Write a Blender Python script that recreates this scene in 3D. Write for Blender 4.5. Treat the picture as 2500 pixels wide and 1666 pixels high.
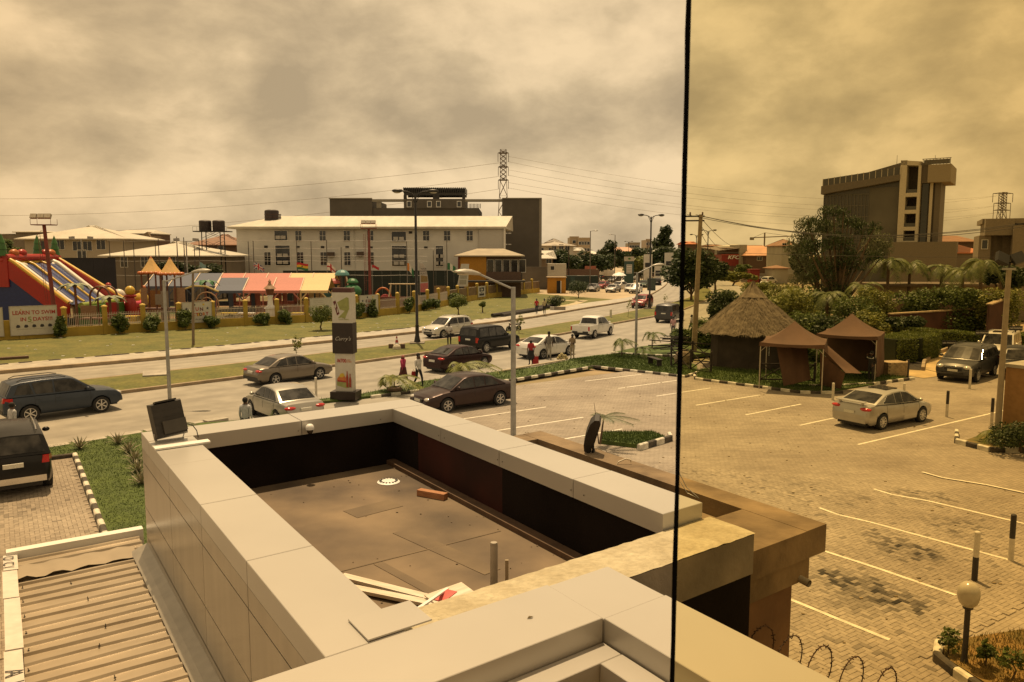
import bpy, bmesh, math, random
from mathutils import Vector, Matrix
random.seed(11)
for o in list(bpy.data.objects): bpy.data.objects.remove(o)
SC = bpy.context.scene
COL = SC.collection
R = math.radians
# ------------------------------------------------------------------ camera
CAMH = 7.0
PITCH = math.atan(215/1900.0)
cd = bpy.data.cameras.new('camera'); cam = bpy.data.objects.new('camera', cd); COL.objects.link(cam)
cam.location = (0, 0, CAMH); cam.rotation_euler = (R(90)-PITCH, 0, 0)
cd.sensor_width = 36; cd.lens = 1900/2500*36; cd.clip_start = .05; cd.clip_end = 6000
cd.dof.use_dof = True; cd.dof.focus_distance = 38; cd.dof.aperture_fstop = 16
SC.camera = cam
# ------------------------------------------------------------------ sky, sun, exposure
SUN_AZ, SUN_EL = R(-13), R(72)
wd = bpy.data.worlds.new('World'); SC.world = wd; wd.use_nodes = True
nt = wd.node_tree; nt.nodes.clear()
def N(t, **kw):
    n = nt.nodes.new(t)
    for k, v in kw.items(): setattr(n, k, v)
    return n
def lk(a, b): nt.links.new(a, b)
sky = N('ShaderNodeTexSky', sky_type='NISHITA', sun_disc=False, sun_elevation=SUN_EL, sun_rotation=SUN_AZ, altitude=10, air_density=1.2, dust_density=3)
skys = N('ShaderNodeVectorMath', operation='SCALE'); skys.inputs['Scale'].default_value = .10
lk(sky.outputs[0], skys.inputs[0])
tc = N('ShaderNodeTexCoord')
def cloudnoise(scale, off, detail, rough, dist, sz):
    mp = N('ShaderNodeMapping'); mp.inputs['Location'].default_value = off; mp.inputs['Scale'].default_value = (1, 1, sz)
    lk(tc.outputs['Generated'], mp.inputs[0])
    n = N('ShaderNodeTexNoise'); n.inputs['Scale'].default_value = scale; n.inputs['Detail'].default_value = detail
    n.inputs['Roughness'].default_value = rough; n.inputs['Distortion'].default_value = dist
    lk(mp.outputs[0], n.inputs['Vector']); return n
n1 = cloudnoise(2.9, (1.7, 7.7, 0), 3, .5, .2, 1.8)
n2 = cloudnoise(6.8, (4.6, 3.3, 3), 8, .57, .12, 1.8)
n0 = N('ShaderNodeMath', operation='MULTIPLY'); lk(n1.outputs[0], n0.inputs[0]); n0.inputs[1].default_value = .75
mixn = N('ShaderNodeMath', operation='MULTIPLY_ADD'); lk(n2.outputs[0], mixn.inputs[0]); mixn.inputs[1].default_value = .75; lk(n0.outputs[0], mixn.inputs[2])
rp = N('ShaderNodeValToRGB'); lk(mixn.outputs[0], rp.inputs[0])
el = rp.color_ramp.elements
el[0].position = .60; el[0].color = (.56, .553, .54, 1); el[1].position = .90; el[1].color = (1.12, 1.10, 1.06, 1)
for p, c in ((.69, (.70, .69, .665, 1)), (.755, (.82, .81, .775, 1)), (.82, (.98, .965, .93, 1))):
    e = el.new(p); e.color = c
mx = N('ShaderNodeMixRGB'); mx.inputs[0].default_value = .93; lk(skys.outputs[0], mx.inputs[1]); lk(rp.outputs[0], mx.inputs[2])
bg = N('ShaderNodeBackground'); bg.inputs['Strength'].default_value = .82; lk(mx.outputs[0], bg.inputs[0])
wo = N('ShaderNodeOutputWorld'); lk(bg.outputs[0], wo.inputs[0])
sl = bpy.data.lights.new('sun', 'SUN'); sun = bpy.data.objects.new('sun', sl); COL.objects.link(sun)
sl.energy = 5.0; sl.angle = R(.55); sl.color = (1, .955, .88)
sdir = Vector((math.cos(SUN_EL)*math.sin(SUN_AZ), math.cos(SUN_EL)*math.cos(SUN_AZ), math.sin(SUN_EL)))
sun.rotation_euler = sdir.to_track_quat('Z', 'Y').to_euler(); sun.location = (0, 0, 60)
vs = SC.view_settings; vs.view_transform = 'Standard'; vs.look = 'None'; vs.gamma = 1; vs.use_curve_mapping = False; vs.exposure = .16
SC.render.engine = 'CYCLES'
SC.cycles.max_bounces = 5; SC.cycles.diffuse_bounces = 2; SC.cycles.glossy_bounces = 3; SC.cycles.transparent_max_bounces = 12
SC.cycles.use_denoising = True; SC.cycles.caustics_reflective = False; SC.cycles.caustics_refractive = False

# ------------------------------------------------------------------ frames
F_, CX_, CY_ = 1900.0, 1250.0, 833.0
def G(px, py, z=0.0):
    "where the line of sight measured at (px,py) in the photograph meets the level z"
    u = (px-CX_)/F_; v = (CY_-py)/F_
    d = (u, math.cos(PITCH)+v*math.sin(PITCH), -math.sin(PITCH)+v*math.cos(PITCH))
    t = (z-CAMH)/d[2]
    return Vector((d[0]*t, d[1]*t, z))
def D(px, py, Y):
    "the same line of sight at the distance Y"
    u = (px-CX_)/F_; v = (CY_-py)/F_
    d = (u, math.cos(PITCH)+v*math.sin(PITCH), -math.sin(PITCH)+v*math.cos(PITCH))
    t = Y/d[1]
    return Vector((d[0]*t, Y, CAMH+d[2]*t))
SITE = R(33.5)
SA = Vector((-math.sin(SITE), math.cos(SITE), 0)); SB = Vector((math.cos(SITE), math.sin(SITE), 0))
def W(a, b, z=0.0):
    "site grid (a across the road, b along it) to world"
    p = SA*a+SB*b; p.z = z; return p
def K(a, b, z=0.0):
    "the same for the low building, whose cross walls run slightly askew"
    return W(a+.06*(b-1.4), b, z)

# ------------------------------------------------------------------ object helpers
def tag(o, label=None, cat=None, group=None, kind=None):
    if label: o['label'] = label
    if cat: o['category'] = cat
    if group: o['group'] = group
    if kind: o['kind'] = kind
    return o
def thing(name, label, cat, loc=(0, 0, 0), rz=0.0, group=None):
    o = bpy.data.objects.new(name, None); COL.objects.link(o)
    o.location = loc; o.rotation_euler = (0, 0, rz); o.empty_display_size = .2
    return tag(o, label, cat, group)
def put(name, me, parent=None, mat=None, loc=None, rot=None, scale=None):
    o = bpy.data.objects.new(name, me); COL.objects.link(o)
    if parent is not None: o.parent = parent
    if loc is not None: o.location = loc
    if rot is not None: o.rotation_euler = rot
    if scale is not None: o.scale = scale
    if mat is not None:
        if len(me.materials) == 0: me.materials.append(None)
        o.material_slots[0].link = 'OBJECT'; o.material_slots[0].material = mat
    return o
class MB:
    def __init__(s): s.v = []; s.f = []
    def add(s, vs, fs):
        n = len(s.v); s.v += [tuple(p) for p in vs]; s.f += [tuple(i+n for i in f) for f in fs]; return s
    def quad(s, *p): return s.add(p, [tuple(range(len(p)))])
    def box(s, x0, x1, y0, y1, z0, z1, M=None):
        vs = [Vector(p) for p in ((x0,y0,z0),(x1,y0,z0),(x1,y1,z0),(x0,y1,z0),(x0,y0,z1),(x1,y0,z1),(x1,y1,z1),(x0,y1,z1))]
        if M is not None: vs = [M @ p for p in vs]
        return s.add(vs, [(0,3,2,1),(4,5,6,7),(0,1,5,4),(1,2,6,5),(2,3,7,6),(3,0,4,7)])
    def cbox(s, c, d, M=None): return s.box(c[0]-d[0]/2, c[0]+d[0]/2, c[1]-d[1]/2, c[1]+d[1]/2, c[2]-d[2]/2, c[2]+d[2]/2, M)
    def hexa(s, lo, hi):
        n = len(lo); vs = list(lo)+list(hi)
        return s.add(vs, [tuple(range(n))[::-1], tuple(range(n, 2*n))]+[(i, (i+1) % n, n+(i+1) % n, n+i) for i in range(n)])
    def prism(s, poly, z0, z1):
        "poly: xy points"
        return s.hexa([(p[0], p[1], z0) for p in poly], [(p[0], p[1], z1) for p in poly])
    def yprism(s, poly, y0, y1):
        "poly: xz points"
        return s.hexa([(p[0], y1, p[1]) for p in poly], [(p[0], y0, p[1]) for p in poly])
    def beam(s, p0, p1, w, h, up=(0, 0, 1)):
        p0 = Vector(p0); p1 = Vector(p1); d = (p1-p0); L = d.length
        if L < 1e-6: return s
        d /= L; u = Vector(up)
        x = d.cross(u)
        if x.length < 1e-4: x = d.cross(Vector((1, 0, 0)))
        x.normalize(); y = x.cross(d)
        lo = [p0+x*i*w/2+y*j*h/2 for i, j in ((-1,-1),(1,-1),(1,1),(-1,1))]
        return s.hexa(lo, [p+d*L for p in lo])
    def cyl(s, p0, p1, r0, r1=None, n=8, cap=True):
        r1 = r0 if r1 is None else r1
        return s.tube([p0, p1], [r0, r1], n, cap)
    def tube(s, pts, r, n=6, cap=True):
        pts = [Vector(p) for p in pts]; m = len(pts)
        rr = r if isinstance(r, (list, tuple)) else [r]*m
        base = len(s.v); prev = None
        for i, p in enumerate(pts):
            d = (pts[min(i+1, m-1)]-pts[max(i-1, 0)])
            d = d.normalized() if d.length > 1e-9 else Vector((0, 0, 1))
            if prev is None:
                x = d.cross(Vector((0, 0, 1)))
                if x.length < 1e-3: x = d.cross(Vector((1, 0, 0)))
            else:
                x = prev-d*prev.dot(d)
                if x.length < 1e-4: x = d.cross(Vector((1, 0, 0)))
            x.normalize(); prev = x; y = d.cross(x)
            for k in range(n):
                t = 2*math.pi*k/n; s.v.append(tuple(p+(x*math.cos(t)+y*math.sin(t))*rr[i]))
        for i in range(m-1):
            for k in range(n):
                a = base+i*n+k; b = base+i*n+(k+1) % n
                s.f.append((a, b, b+n, a+n))
        if cap:
            s.f.append(tuple(base+k for k in range(n))[::-1]); s.f.append(tuple(base+(m-1)*n+k for k in range(n)))
        return s
    def lathe(s, prof, n=12, c=(0, 0, 0), axis='z'):
        base = len(s.v)
        for r, h in prof:
            for k in range(n):
                t = 2*math.pi*k/n
                p = (r*math.cos(t), r*math.sin(t), h) if axis == 'z' else (r*math.cos(t), h, r*math.sin(t)) if axis == 'y' else (h, r*math.cos(t), r*math.sin(t))
                s.v.append((p[0]+c[0], p[1]+c[1], p[2]+c[2]))
        for i in range(len(prof)-1):
            for k in range(n):
                a = base+i*n+k; b = base+i*n+(k+1) % n
                s.f.append((a, b, b+n, a+n) if axis != 'y' else (a, a+n, b+n, b))
        return s
    def sph(s, c, r, n=12, m=8):
        r = (r, r, r) if not isinstance(r, (tuple, list)) else r
        base = len(s.v)
        for i in range(m+1):
            ph = math.pi*i/m
            for k in range(n):
                t = 2*math.pi*k/n
                s.v.append((c[0]+r[0]*math.sin(ph)*math.cos(t), c[1]+r[1]*math.sin(ph)*math.sin(t), c[2]-r[2]*math.cos(ph)))
        for i in range(m):
            for k in range(n):
                a = base+i*n+k; b = base+i*n+(k+1) % n
                s.f.append((a, b, b+n, a+n))
        return s
    def xform(s, M): s.v = [tuple(M @ Vector(p)) for p in s.v]; return s
    def mesh(s, name='m', smooth=None):
        me = bpy.data.meshes.new(name); me.from_pydata(s.v, [], s.f); me.update()
        if smooth is not None:
            me.polygons.foreach_set('use_smooth', [True]*len(me.polygons)); me.set_sharp_from_angle(angle=R(smooth))
        return me
    def build(s, name, mat, parent=None, smooth=None, kind=None, loc=None, rot=None):
        me = s.mesh(name, smooth); me.materials.append(mat)
        o = bpy.data.objects.new(name, me); COL.objects.link(o)
        if parent is not None: o.parent = parent
        if loc is not None: o.location = loc
        if rot is not None: o.rotation_euler = rot
        if kind: o['kind'] = kind
        return o
def struct(name, mb, mat, smooth=None, parent=None): return mb.build(name, mat, parent, smooth, kind='structure' if parent is None else None)
def copy_tree(o, parent=None):
    c = o.copy(); COL.objects.link(c)
    if parent is not None: c.parent = parent
    for ch in list(o.children): copy_tree(ch, c)
    return c
def text(body, size, mat, parent, M, name='lettering', align='CENTER', depth=.004, sx=1.0, shear=0.0, off=0.0):
    cu = bpy.data.curves.new(name, 'FONT'); cu.body = body; cu.size = size; cu.align_x = align; cu.align_y = 'CENTER'; cu.extrude = depth; cu.shear = shear; cu.offset = off; cu.resolution_u = 3
    tmp = bpy.data.objects.new('tmp', cu); me = bpy.data.meshes.new_from_object(tmp); bpy.data.objects.remove(tmp); bpy.data.curves.remove(cu)
    me.materials.clear(); me.materials.append(mat); o = bpy.data.objects.new(name, me); COL.objects.link(o); o.parent = parent
    o.matrix_local = M @ Matrix.Diagonal((sx, 1, 1, 1)); return o
def face_m(o, n, up=(0, 0, 1)):
    "frame with x right, y up, z = outward normal n"
    n = Vector(n).normalized(); u = Vector(up); x = u.cross(n).normalized(); y = n.cross(x)
    return Matrix(((x.x, y.x, n.x, o[0]), (x.y, y.y, n.y, o[1]), (x.z, y.z, n.z, o[2]), (0, 0, 0, 1)))
def interp(tab):
    xs = [p[0] for p in tab]; ys = [p[1] for p in tab]; n = len(xs)
    m = []
    for i in range(n):
        a = max(i-1, 0); b = min(i+1, n-1); m.append((ys[b]-ys[a])/(xs[b]-xs[a]))
    def f(x):
        if x <= xs[0]: return ys[0]+m[0]*(x-xs[0])
        if x >= xs[-1]: return ys[-1]+m[-1]*(x-xs[-1])
        i = 0
        while xs[i+1] < x: i += 1
        h = xs[i+1]-xs[i]; t = (x-xs[i])/h
        return (2*t**3-3*t*t+1)*ys[i]+(t**3-2*t*t+t)*h*m[i]+(-2*t**3+3*t*t)*ys[i+1]+(t**3-t*t)*h*m[i+1]
    return f

# ------------------------------------------------------------------ materials (all procedural)
MATS = {}
def mat(name, col, rough=.6, metal=0.0, var=.12, scale=6.0, bump=0.0, bscale=40.0, coat=0.0, col2=None, spec=.5, det=5, emit=0.0, var2=0.0, scale2=1.0, trans=0.0, coords='Object', contrast=.3, aniso=None):
    if name in MATS: return MATS[name]
    m = bpy.data.materials.new(name); m.use_nodes = True; t = m.node_tree; ns = t.nodes; b = ns['Principled BSDF']
    c = Vector(col[:3]); c2 = Vector(col2) if col2 else c*(1-var); c1 = c if col2 else c*(1+var)
    tc = ns.new('ShaderNodeTexCoord'); nz = ns.new('ShaderNodeTexNoise'); nz.inputs['Scale'].default_value = scale; nz.inputs['Detail'].default_value = det
    vec = tc.outputs[coords]
    if aniso:
        mp = ns.new('ShaderNodeMapping'); mp.inputs['Scale'].default_value = aniso; t.links.new(vec, mp.inputs[0]); vec = mp.outputs[0]
    t.links.new(vec, nz.inputs['Vector'])
    rp = ns.new('ShaderNodeValToRGB'); rp.color_ramp.elements[0].position = .5-contrast/2; rp.color_ramp.elements[1].position = .5+contrast/2
    rp.color_ramp.elements[0].color = (*c2, 1); rp.color_ramp.elements[1].color = (*c1, 1)
    t.links.new(nz.outputs[0], rp.inputs[0]); out = rp.outputs[0]
    if var2:
        n2 = ns.new('ShaderNodeTexNoise'); n2.inputs['Scale'].default_value = scale2; n2.inputs['Detail'].default_value = 4; t.links.new(tc.outputs[coords], n2.inputs['Vector'])
        mr = ns.new('ShaderNodeMapRange'); mr.inputs[1].default_value = .3; mr.inputs[2].default_value = .7; mr.inputs[3].default_value = 1-var2; mr.inputs[4].default_value = 1+var2
        t.links.new(n2.outputs[0], mr.inputs[0]); mm = ns.new('ShaderNodeVectorMath'); mm.operation = 'SCALE'
        t.links.new(out, mm.inputs[0]); t.links.new(mr.outputs[0], mm.inputs['Scale']); out = mm.outputs[0]
    t.links.new(out, b.inputs['Base Color'])
    b.inputs['Roughness'].default_value = rough; b.inputs['Metallic'].default_value = metal; b.inputs['Specular IOR Level'].default_value = spec
    if coat: b.inputs['Coat Weight'].default_value = coat; b.inputs['Coat Roughness'].default_value = .06
    if bump:
        nb = ns.new('ShaderNodeTexNoise'); nb.inputs['Scale'].default_value = bscale; nb.inputs['Detail'].default_value = 4; t.links.new(vec, nb.inputs['Vector'])
        bp = ns.new('ShaderNodeBump'); bp.inputs['Strength'].default_value = bump; bp.inputs['Distance'].default_value = .02
        t.links.new(nb.outputs[0], bp.inputs['Height']); t.links.new(bp.outputs[0], b.inputs['Normal'])
    if emit: b.inputs['Emission Color'].default_value = (*c, 1); b.inputs['Emission Strength'].default_value = emit
    if trans:
        tr = ns.new('ShaderNodeBsdfTranslucent'); t.links.new(out, tr.inputs['Color']); ms = ns.new('ShaderNodeMixShader'); ms.inputs[0].default_value = trans
        o = ns['Material Output']; t.links.new(b.outputs[0], ms.inputs[1]); t.links.new(tr.outputs[0], ms.inputs[2]); t.links.new(ms.outputs[0], o.inputs['Surface'])
    MATS[name] = m; return m
def paint(name, col, metal=.25, rough=.32): return mat('paint_'+name, col, rough, metal, var=.05, scale=2.5, coat=.5 if max(col) > .1 else .16, spec=.5 if max(col) > .1 else .25)
def plain(name, col, rough=.6, **k): return mat(name, col, rough, **k)
GLASS = mat('dark_glass', (.02, .022, .022), .06, 0, var=.3, scale=1.2, spec=.7)
CARGLASS = mat('car_glass', (.045, .043, .04), .05, 0, col2=(.006, .006, .006), scale=2.6, det=3, spec=.5, contrast=.25)
TYRE = mat('tyre_rubber', (.016, .016, .017), .85, var=.2, scale=20, bump=.2)
RIM = mat('alloy', (.55, .55, .56), .3, .85, var=.06)
BLACKP = mat('black_plastic', (.015, .015, .016), .5, var=.25, scale=9)
CHROME = mat('chrome', (.6, .6, .6), .15, 1, var=.03)
REDLAMP = mat('red_lamp', (.42, .012, .012), .15, var=.2, coat=.6)
CLEARLAMP = mat('clear_lamp', (.6, .58, .52), .12, .3, var=.15, coat=.8)
PLATE = mat('plate', (.6, .6, .55), .5, var=.12, scale=30)
WHITE = mat('white_paint', (.72, .72, .70), .5, var=.06, scale=3, var2=.06, scale2=.6)
DARKSTEEL = mat('dark_steel', (.03, .028, .026), .45, .5, var=.2)
STEEL = mat('galvanised', (.33, .33, .32), .45, .5, var=.12, scale=5)
CONC = mat('concrete', (.36, .335, .29), .9, var=.14, scale=2.2, bump=.35, bscale=30, var2=.12, scale2=.35)
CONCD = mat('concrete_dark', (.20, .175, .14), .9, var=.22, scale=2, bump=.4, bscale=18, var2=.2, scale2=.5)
WOODP = mat('weathered_pole', (.20, .155, .11), .85, var=.25, scale=6, bump=.3, aniso=(6, 6, .6))
YELLOW = mat('ochre_wall', (.37, .26, .04), .8, var=.12, scale=1.3, bump=.15, bscale=12, var2=.14, scale2=.3)
LEAFS = {}
def leafmat(k):
    cols = {'mid': ((.14, .18, .045), (.05, .075, .018)), 'dark': ((.07, .095, .03), (.022, .036, .012)), 'yel': ((.26, .26, .06), (.10, .12, .028)),
            'palm': ((.16, .18, .05), (.05, .07, .018)), 'grey': ((.20, .21, .12), (.09, .10, .05)), 'dry': ((.22, .17, .07), (.11, .08, .03)), 'trim': ((.16, .19, .035), (.07, .095, .018))}
    c1, c2 = cols[k]
    return mat('leaf_'+k, c1, .5, col2=c2, scale=2.2, det=6, trans=.28, contrast=.34, spec=.35, var2=.22, scale2=9)
# ------------------------------------------------------------------ people: posed bodies made first, reused with their own clothes
def body_mesh(name, pose):
    P = {'pel': (0,0,.93), 'sp': (0,0,1.10), 'ch': (0,0,1.30), 'nk': (0,.005,1.47), 'hd': (0,.02,1.58), 'tp': (0,.01,1.70),
         'sl': (-.17,0,1.40), 'sr': (.17,0,1.40), 'el': (-.22,-.02,1.13), 'er': (.22,-.02,1.13), 'wl': (-.23,.05,.90), 'wr': (.23,.05,.90),
         'hl': (-.09,0,.89), 'hr': (.09,0,.89), 'kl': (-.10,.02,.50), 'kr': (.10,.02,.50), 'al': (-.10,-.02,.09), 'ar': (.10,-.02,.09), 'tl': (-.11,.14,.04), 'tr': (.11,.14,.04)}
    P.update(pose)
    rad = {'pel': .145, 'sp': .125, 'ch': .145, 'nk': .058, 'hd': .092, 'tp': .066, 'sl': .068, 'sr': .068, 'el': .045, 'er': .045, 'wl': .03, 'wr': .03,
           'hl': .092, 'hr': .092, 'kl': .062, 'kr': .062, 'al': .042, 'ar': .042, 'tl': .034, 'tr': .034}
    E = [('pel','sp'),('sp','ch'),('ch','nk'),('nk','hd'),('hd','tp'),('ch','sl'),('sl','el'),('el','wl'),('ch','sr'),('sr','er'),('er','wr'),('pel','hl'),('hl','kl'),('kl','al'),('al','tl'),('pel','hr'),('hr','kr'),('kr','ar'),('ar','tr')]
    for s, w, e in (('l','wl','el'), ('r','wr','er')):
        d = (Vector(P[w])-Vector(P[e])).normalized(); side = Vector((-1 if s == 'l' else 1, 0, 0)); fw = Vector((0, 1, 0))
        pm = 'p'+s; P[pm] = tuple(Vector(P[w])+d*.06); rad[pm] = .03; E.append((w, pm))
        for k, (o, ln) in enumerate(((-.027,.075),(-.009,.088),(.009,.083),(.027,.066))):
            q = 'f%s%d' % (s, k); P[q] = tuple(Vector(P[pm])+d*ln+fw*o+fw*.01); rad[q] = .009; E.append((pm, q))
        q = 't_'+s; P[q] = tuple(Vector(P[w])+d*.05+fw*.055-side*.01); rad[q] = .010; E.append((w, q))
    keys = list(P); idx = {k: i for i, k in enumerate(keys)}
    me = bpy.data.meshes.new('tmp'); me.from_pydata([P[k] for k in keys], [(idx[a], idx[b]) for a, b in E], [])
    ob = bpy.data.objects.new('tmp', me); COL.objects.link(ob)
    bpy.context.view_layer.objects.active = ob
    md = ob.modifiers.new('s', 'SKIN'); md.use_smooth_shade = True
    for i, k in enumerate(keys):
        sv = me.skin_vertices[0].data[i]; sv.radius = (rad[k]*(1.12 if k in ('pel','ch','sp') else 1), rad[k]*(.82 if k in ('pel','ch','sp') else 1.0)); sv.use_root = (k == 'pel')
    sb = ob.modifiers.new('d', 'SUBSURF'); sb.levels = 1; sb.render_levels = 1
    dg = bpy.context.evaluated_depsgraph_get(); out = bpy.data.meshes.new_from_object(ob.evaluated_get(dg)); out.name = name
    bpy.data.objects.remove(ob)
    reg = {}
    for a, b in E:
        if 'hd' in (a, b) or b == 'tp': r = 0
        elif (a, b) in (('pel','sp'),('sp','ch'),('ch','nk'),('ch','sl'),('ch','sr')) : r = 1
        elif a in ('sl','sr'): r = 4
        elif a in ('el','er'): r = 5
        elif a in ('wl','wr','pl','pr'): r = 0
        elif a in ('al','ar'): r = 3
        else: r = 2
        reg[(a, b)] = r
    segs = [(Vector(P[a]), Vector(P[b]), reg[(a, b)]) for a, b in E]
    for k in range(6): out.materials.append(None)
    for p in out.polygons:
        c = p.center; best = (9, 0)
        for a, b, r in segs:
            ab = b-a; t = max(0, min(1, (c-a).dot(ab)/max(ab.dot(ab), 1e-9))); d = (c-(a+ab*t)).length
            if d < best[0]: best = (d, r)
        p.material_index = best[1]; p.use_smooth = True
    return out
POSE = {
 'stand': body_mesh('stand', {}),
 'walk': body_mesh('walk', {'kl': (-.09,.20,.52), 'al': (-.09,.24,.10), 'tl': (-.09,.40,.09), 'kr': (.09,-.04,.50), 'ar': (.09,-.34,.16), 'tr': (.10,-.22,.05), 'el': (-.22,-.14,1.15), 'wl': (-.21,-.10,.90), 'er': (.22,.08,1.14), 'wr': (.20,.25,.95)}),
 'hold': body_mesh('hold', {'el': (-.23,.02,1.13), 'wl': (-.10,.24,1.12), 'er': (.23,.02,1.13), 'wr': (.10,.24,1.10)}),
 'raise': body_mesh('raise', {'er': (.30,.06,1.28), 'wr': (.16,.16,1.50), 'el': (-.26,-.04,1.16), 'wl': (-.20,.10,1.00)}),
 'sit': body_mesh('sit', {'pel': (0,0,.62), 'sp': (0,.03,.80), 'ch': (0,.06,1.0), 'nk': (0,.09,1.17), 'hd': (0,.12,1.28), 'tp': (0,.11,1.40), 'sl': (-.17,.06,1.10), 'sr': (.17,.06,1.10), 'el': (-.25,.25,.92), 'er': (.25,.25,.92), 'wl': (-.25,.48,.98), 'wr': (.25,.48,.98),
     'hl': (-.1,.02,.60), 'hr': (.1,.02,.60), 'kl': (-.17,.42,.58), 'kr': (.17,.42,.58), 'al': (-.17,.30,.18), 'ar': (.17,.30,.18), 'tl': (-.17,.44,.14), 'tr': (.17,.44,.14)}),
}
SKIN = mat('skin', (.075, .04, .026), .5, var=.1); HAIR = mat('hair', (.008, .007, .006), .8, var=.3)
def cloth(n, c): return mat('cloth_'+n, c, .85, var=.15, scale=9, bump=.3, bscale=25)
SHOE = mat('shoe', (.02, .016, .014), .5)
def person(label, loc, rz, pose='stand', shirt=('white', (.6, .6, .6)), legs=('black', (.02, .02, .022)), h=1.72, bare_legs=False, short=True, shoe=SHOE, group=None, hair=True, headc=None):
    t = thing('person', label, 'person', loc, rz, group); s = h/1.72
    me = POSE[pose]; o = bpy.data.objects.new('body', me); COL.objects.link(o); o.parent = t; o.scale = (s, s, s)
    sh = cloth(*shirt); lg = cloth(*legs)
    for i, m in enumerate((SKIN, sh, lg, shoe, sh, SKIN if short else sh)):
        o.material_slots[i].link = 'OBJECT'; o.material_slots[i].material = m
    hp = (0, .02, 1.60) if pose != 'sit' else (0, .12, 1.30)
    mb = MB(); mb.sph((hp[0]*s, (hp[1]-.022)*s, (hp[2]+.035)*s), (.098*s, .108*s, .108*s), 10, 7)
    if hair: mb.build('hair', headc or HAIR, o, 60)
    e = MB()
    for k in (-1, 1): e.sph((k*.035*s, (hp[1]+.085)*s, hp[2]*s), .012*s, 6, 4)
    e.build('eye_pair', WHITE, o)
    nz = MB(); nz.sph((0, (hp[1]+.098)*s, (hp[2]-.03)*s), (.014*s, .02*s, .022*s), 6, 5); nz.build('nose', SKIN, o)
    return t
# ================================================================== THE SETTING: ground, roads, lawns, kerbs
near_e = interp([(-60,20),(-20,27.5),(1.25,31.9),(13.8,35.2),(20,37.6),(30,40.2),(39.5,42.6),(46,45.6),(60,53),(80,66),(100,83),(134,117),(182,165),(240,222),(320,300)])
med_n = interp([(-60,28),(-20,37.5),(4.8,42.7),(19.7,46.5),(29.9,49.8),(40,52.9),(49.4,57.6),(65,64.8),(79,74),(100,90),(134,124),(182,172),(240,229),(320,307)])
med_f = interp([(-60,33),(-20,43),(5,48.2),(13,50),(22.5,52.9),(33.4,56.1),(39.3,57.8),(46.4,61.2),(54,64.3),(66,71),(79,78.4),(100,94),(134,128),(182,176),(240,233),(320,311)])
far_k = interp([(-60,39),(-20,49.5),(0,53.7),(9,55.1),(22.3,58.6),(31,61.2),(37.5,64),(46.3,67.6),(59.6,75),(78,85.5),(97.4,101),(134,135),(182,186),(240,250),(320,335)])
walk_f = interp([(-60,42.5),(-20,53),(0,57),(9.5,58.7),(23.4,62.2),(33,65),(40,68.1),(51,73),(66,82.6),(82.6,91.2),(97.4,104.2),(134,138),(182,189),(240,253),(320,338)])
wall_a = interp([(-40,72),(0,73.2),(12,74.2),(17,75),(25,75.4),(31.5,77.3),(40.7,82),(56.5,96.2),(82,113)])
GRASS = mat('lawn', (.155, .14, .032), .9, col2=(.066, .08, .013), scale=.55, det=9, bump=.6, bscale=14, var2=.28, scale2=5, contrast=.5, coords='Object')
GRASSN = mat('lawn_lush', (.075, .11, .018), .9, col2=(.035, .06, .01), scale=1.4, det=9, bump=.6, bscale=25, var2=.3, scale2=9, contrast=.5)
ROAD = mat('road_concrete', (.275, .255, .215), .85, var=.13, scale=.30, bump=.12, bscale=50, var2=.13, scale2=1.1, det=9, contrast=.5)
EARTH = mat('earth', (.30, .22, .13), .95, col2=(.15, .14, .06), scale=.06, det=10, bump=.4, bscale=3, var2=.2, scale2=.9, contrast=.35)
KERBC = mat('kerb_concrete', (.30, .235, .16), .9, var=.2, scale=1.6, bump=.3, bscale=20)
WALKC = mat('sidewalk_concrete', (.36, .335, .285), .9, var=.13, scale=.8, bump=.25, bscale=24, var2=.12, scale2=3)
def frange(a, b, n): return [a+(b-a)*i/n for i in range(n+1)]
def sheet(fa, fb, b0, b1, n, z, cross=1, crown=0):
    mb = MB(); bs = frange(b0, b1, n)
    for b in bs:
        for j in range(cross+1):
            t = j/cross; mb.v.append(tuple(W(fa(b)+(fb(b)-fa(b))*t, b, z+crown*4*t*(1-t))))
    c = cross+1
    for i in range(n):
        for j in range(cross): mb.f.append((i*c+j, (i+1)*c+j, (i+1)*c+j+1, i*c+j+1))
    return mb
def ridge(fa, b0, b1, n, w, z0, z1, mb=None):
    "a kerb of width w standing on the line fa"
    mb = mb or MB(); base = len(mb.v)
    for b in frange(b0, b1, n):
        a = fa(b)
        for da, z in ((0, z0), (0, z1-.015), (.02, z1), (w-.02, z1), (w, z1-.015), (w, z0)): mb.v.append(tuple(W(a+da, b, z)))
    for i in range(n):
        for j in range(5): mb.f.append((base+i*6+j, base+(i+1)*6+j, base+(i+1)*6+j+1, base+i*6+j+1))
    return mb
g = MB(); g.quad((-3500, -400, -.12), (3500, -400, -.12), (3500, 4500, -.12), (-3500, 4500, -.12)); struct('ground', g, EARTH)
def worn(o, n, cross, paths):
    "wheel paths, patches and sandy edges as a per-point tone"
    rw = random.Random(n); vals = []
    for i in range(n+1):
        for j in range(cross+1):
            t = j/cross; v = 1.0
            for c in paths: v -= .15*math.exp(-((t-c)/.035)**2)*(1+.3*math.sin(i*.6+c*9))
            v += .10*math.exp(-(t/.10)**2)+.08*math.exp(-((1-t)/.06)**2)+rw.uniform(-.035, .035); vals.append(v)
    at = o.data.attributes.new('tone', 'FLOAT', 'POINT'); at.data.foreach_set('value', vals)
_t = ROAD.node_tree; _a = _t.nodes.new('ShaderNodeAttribute'); _a.attribute_name = 'tone'; _b = _t.nodes['Principled BSDF']; _f = _b.inputs['Base Color'].links[0].from_socket
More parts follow.
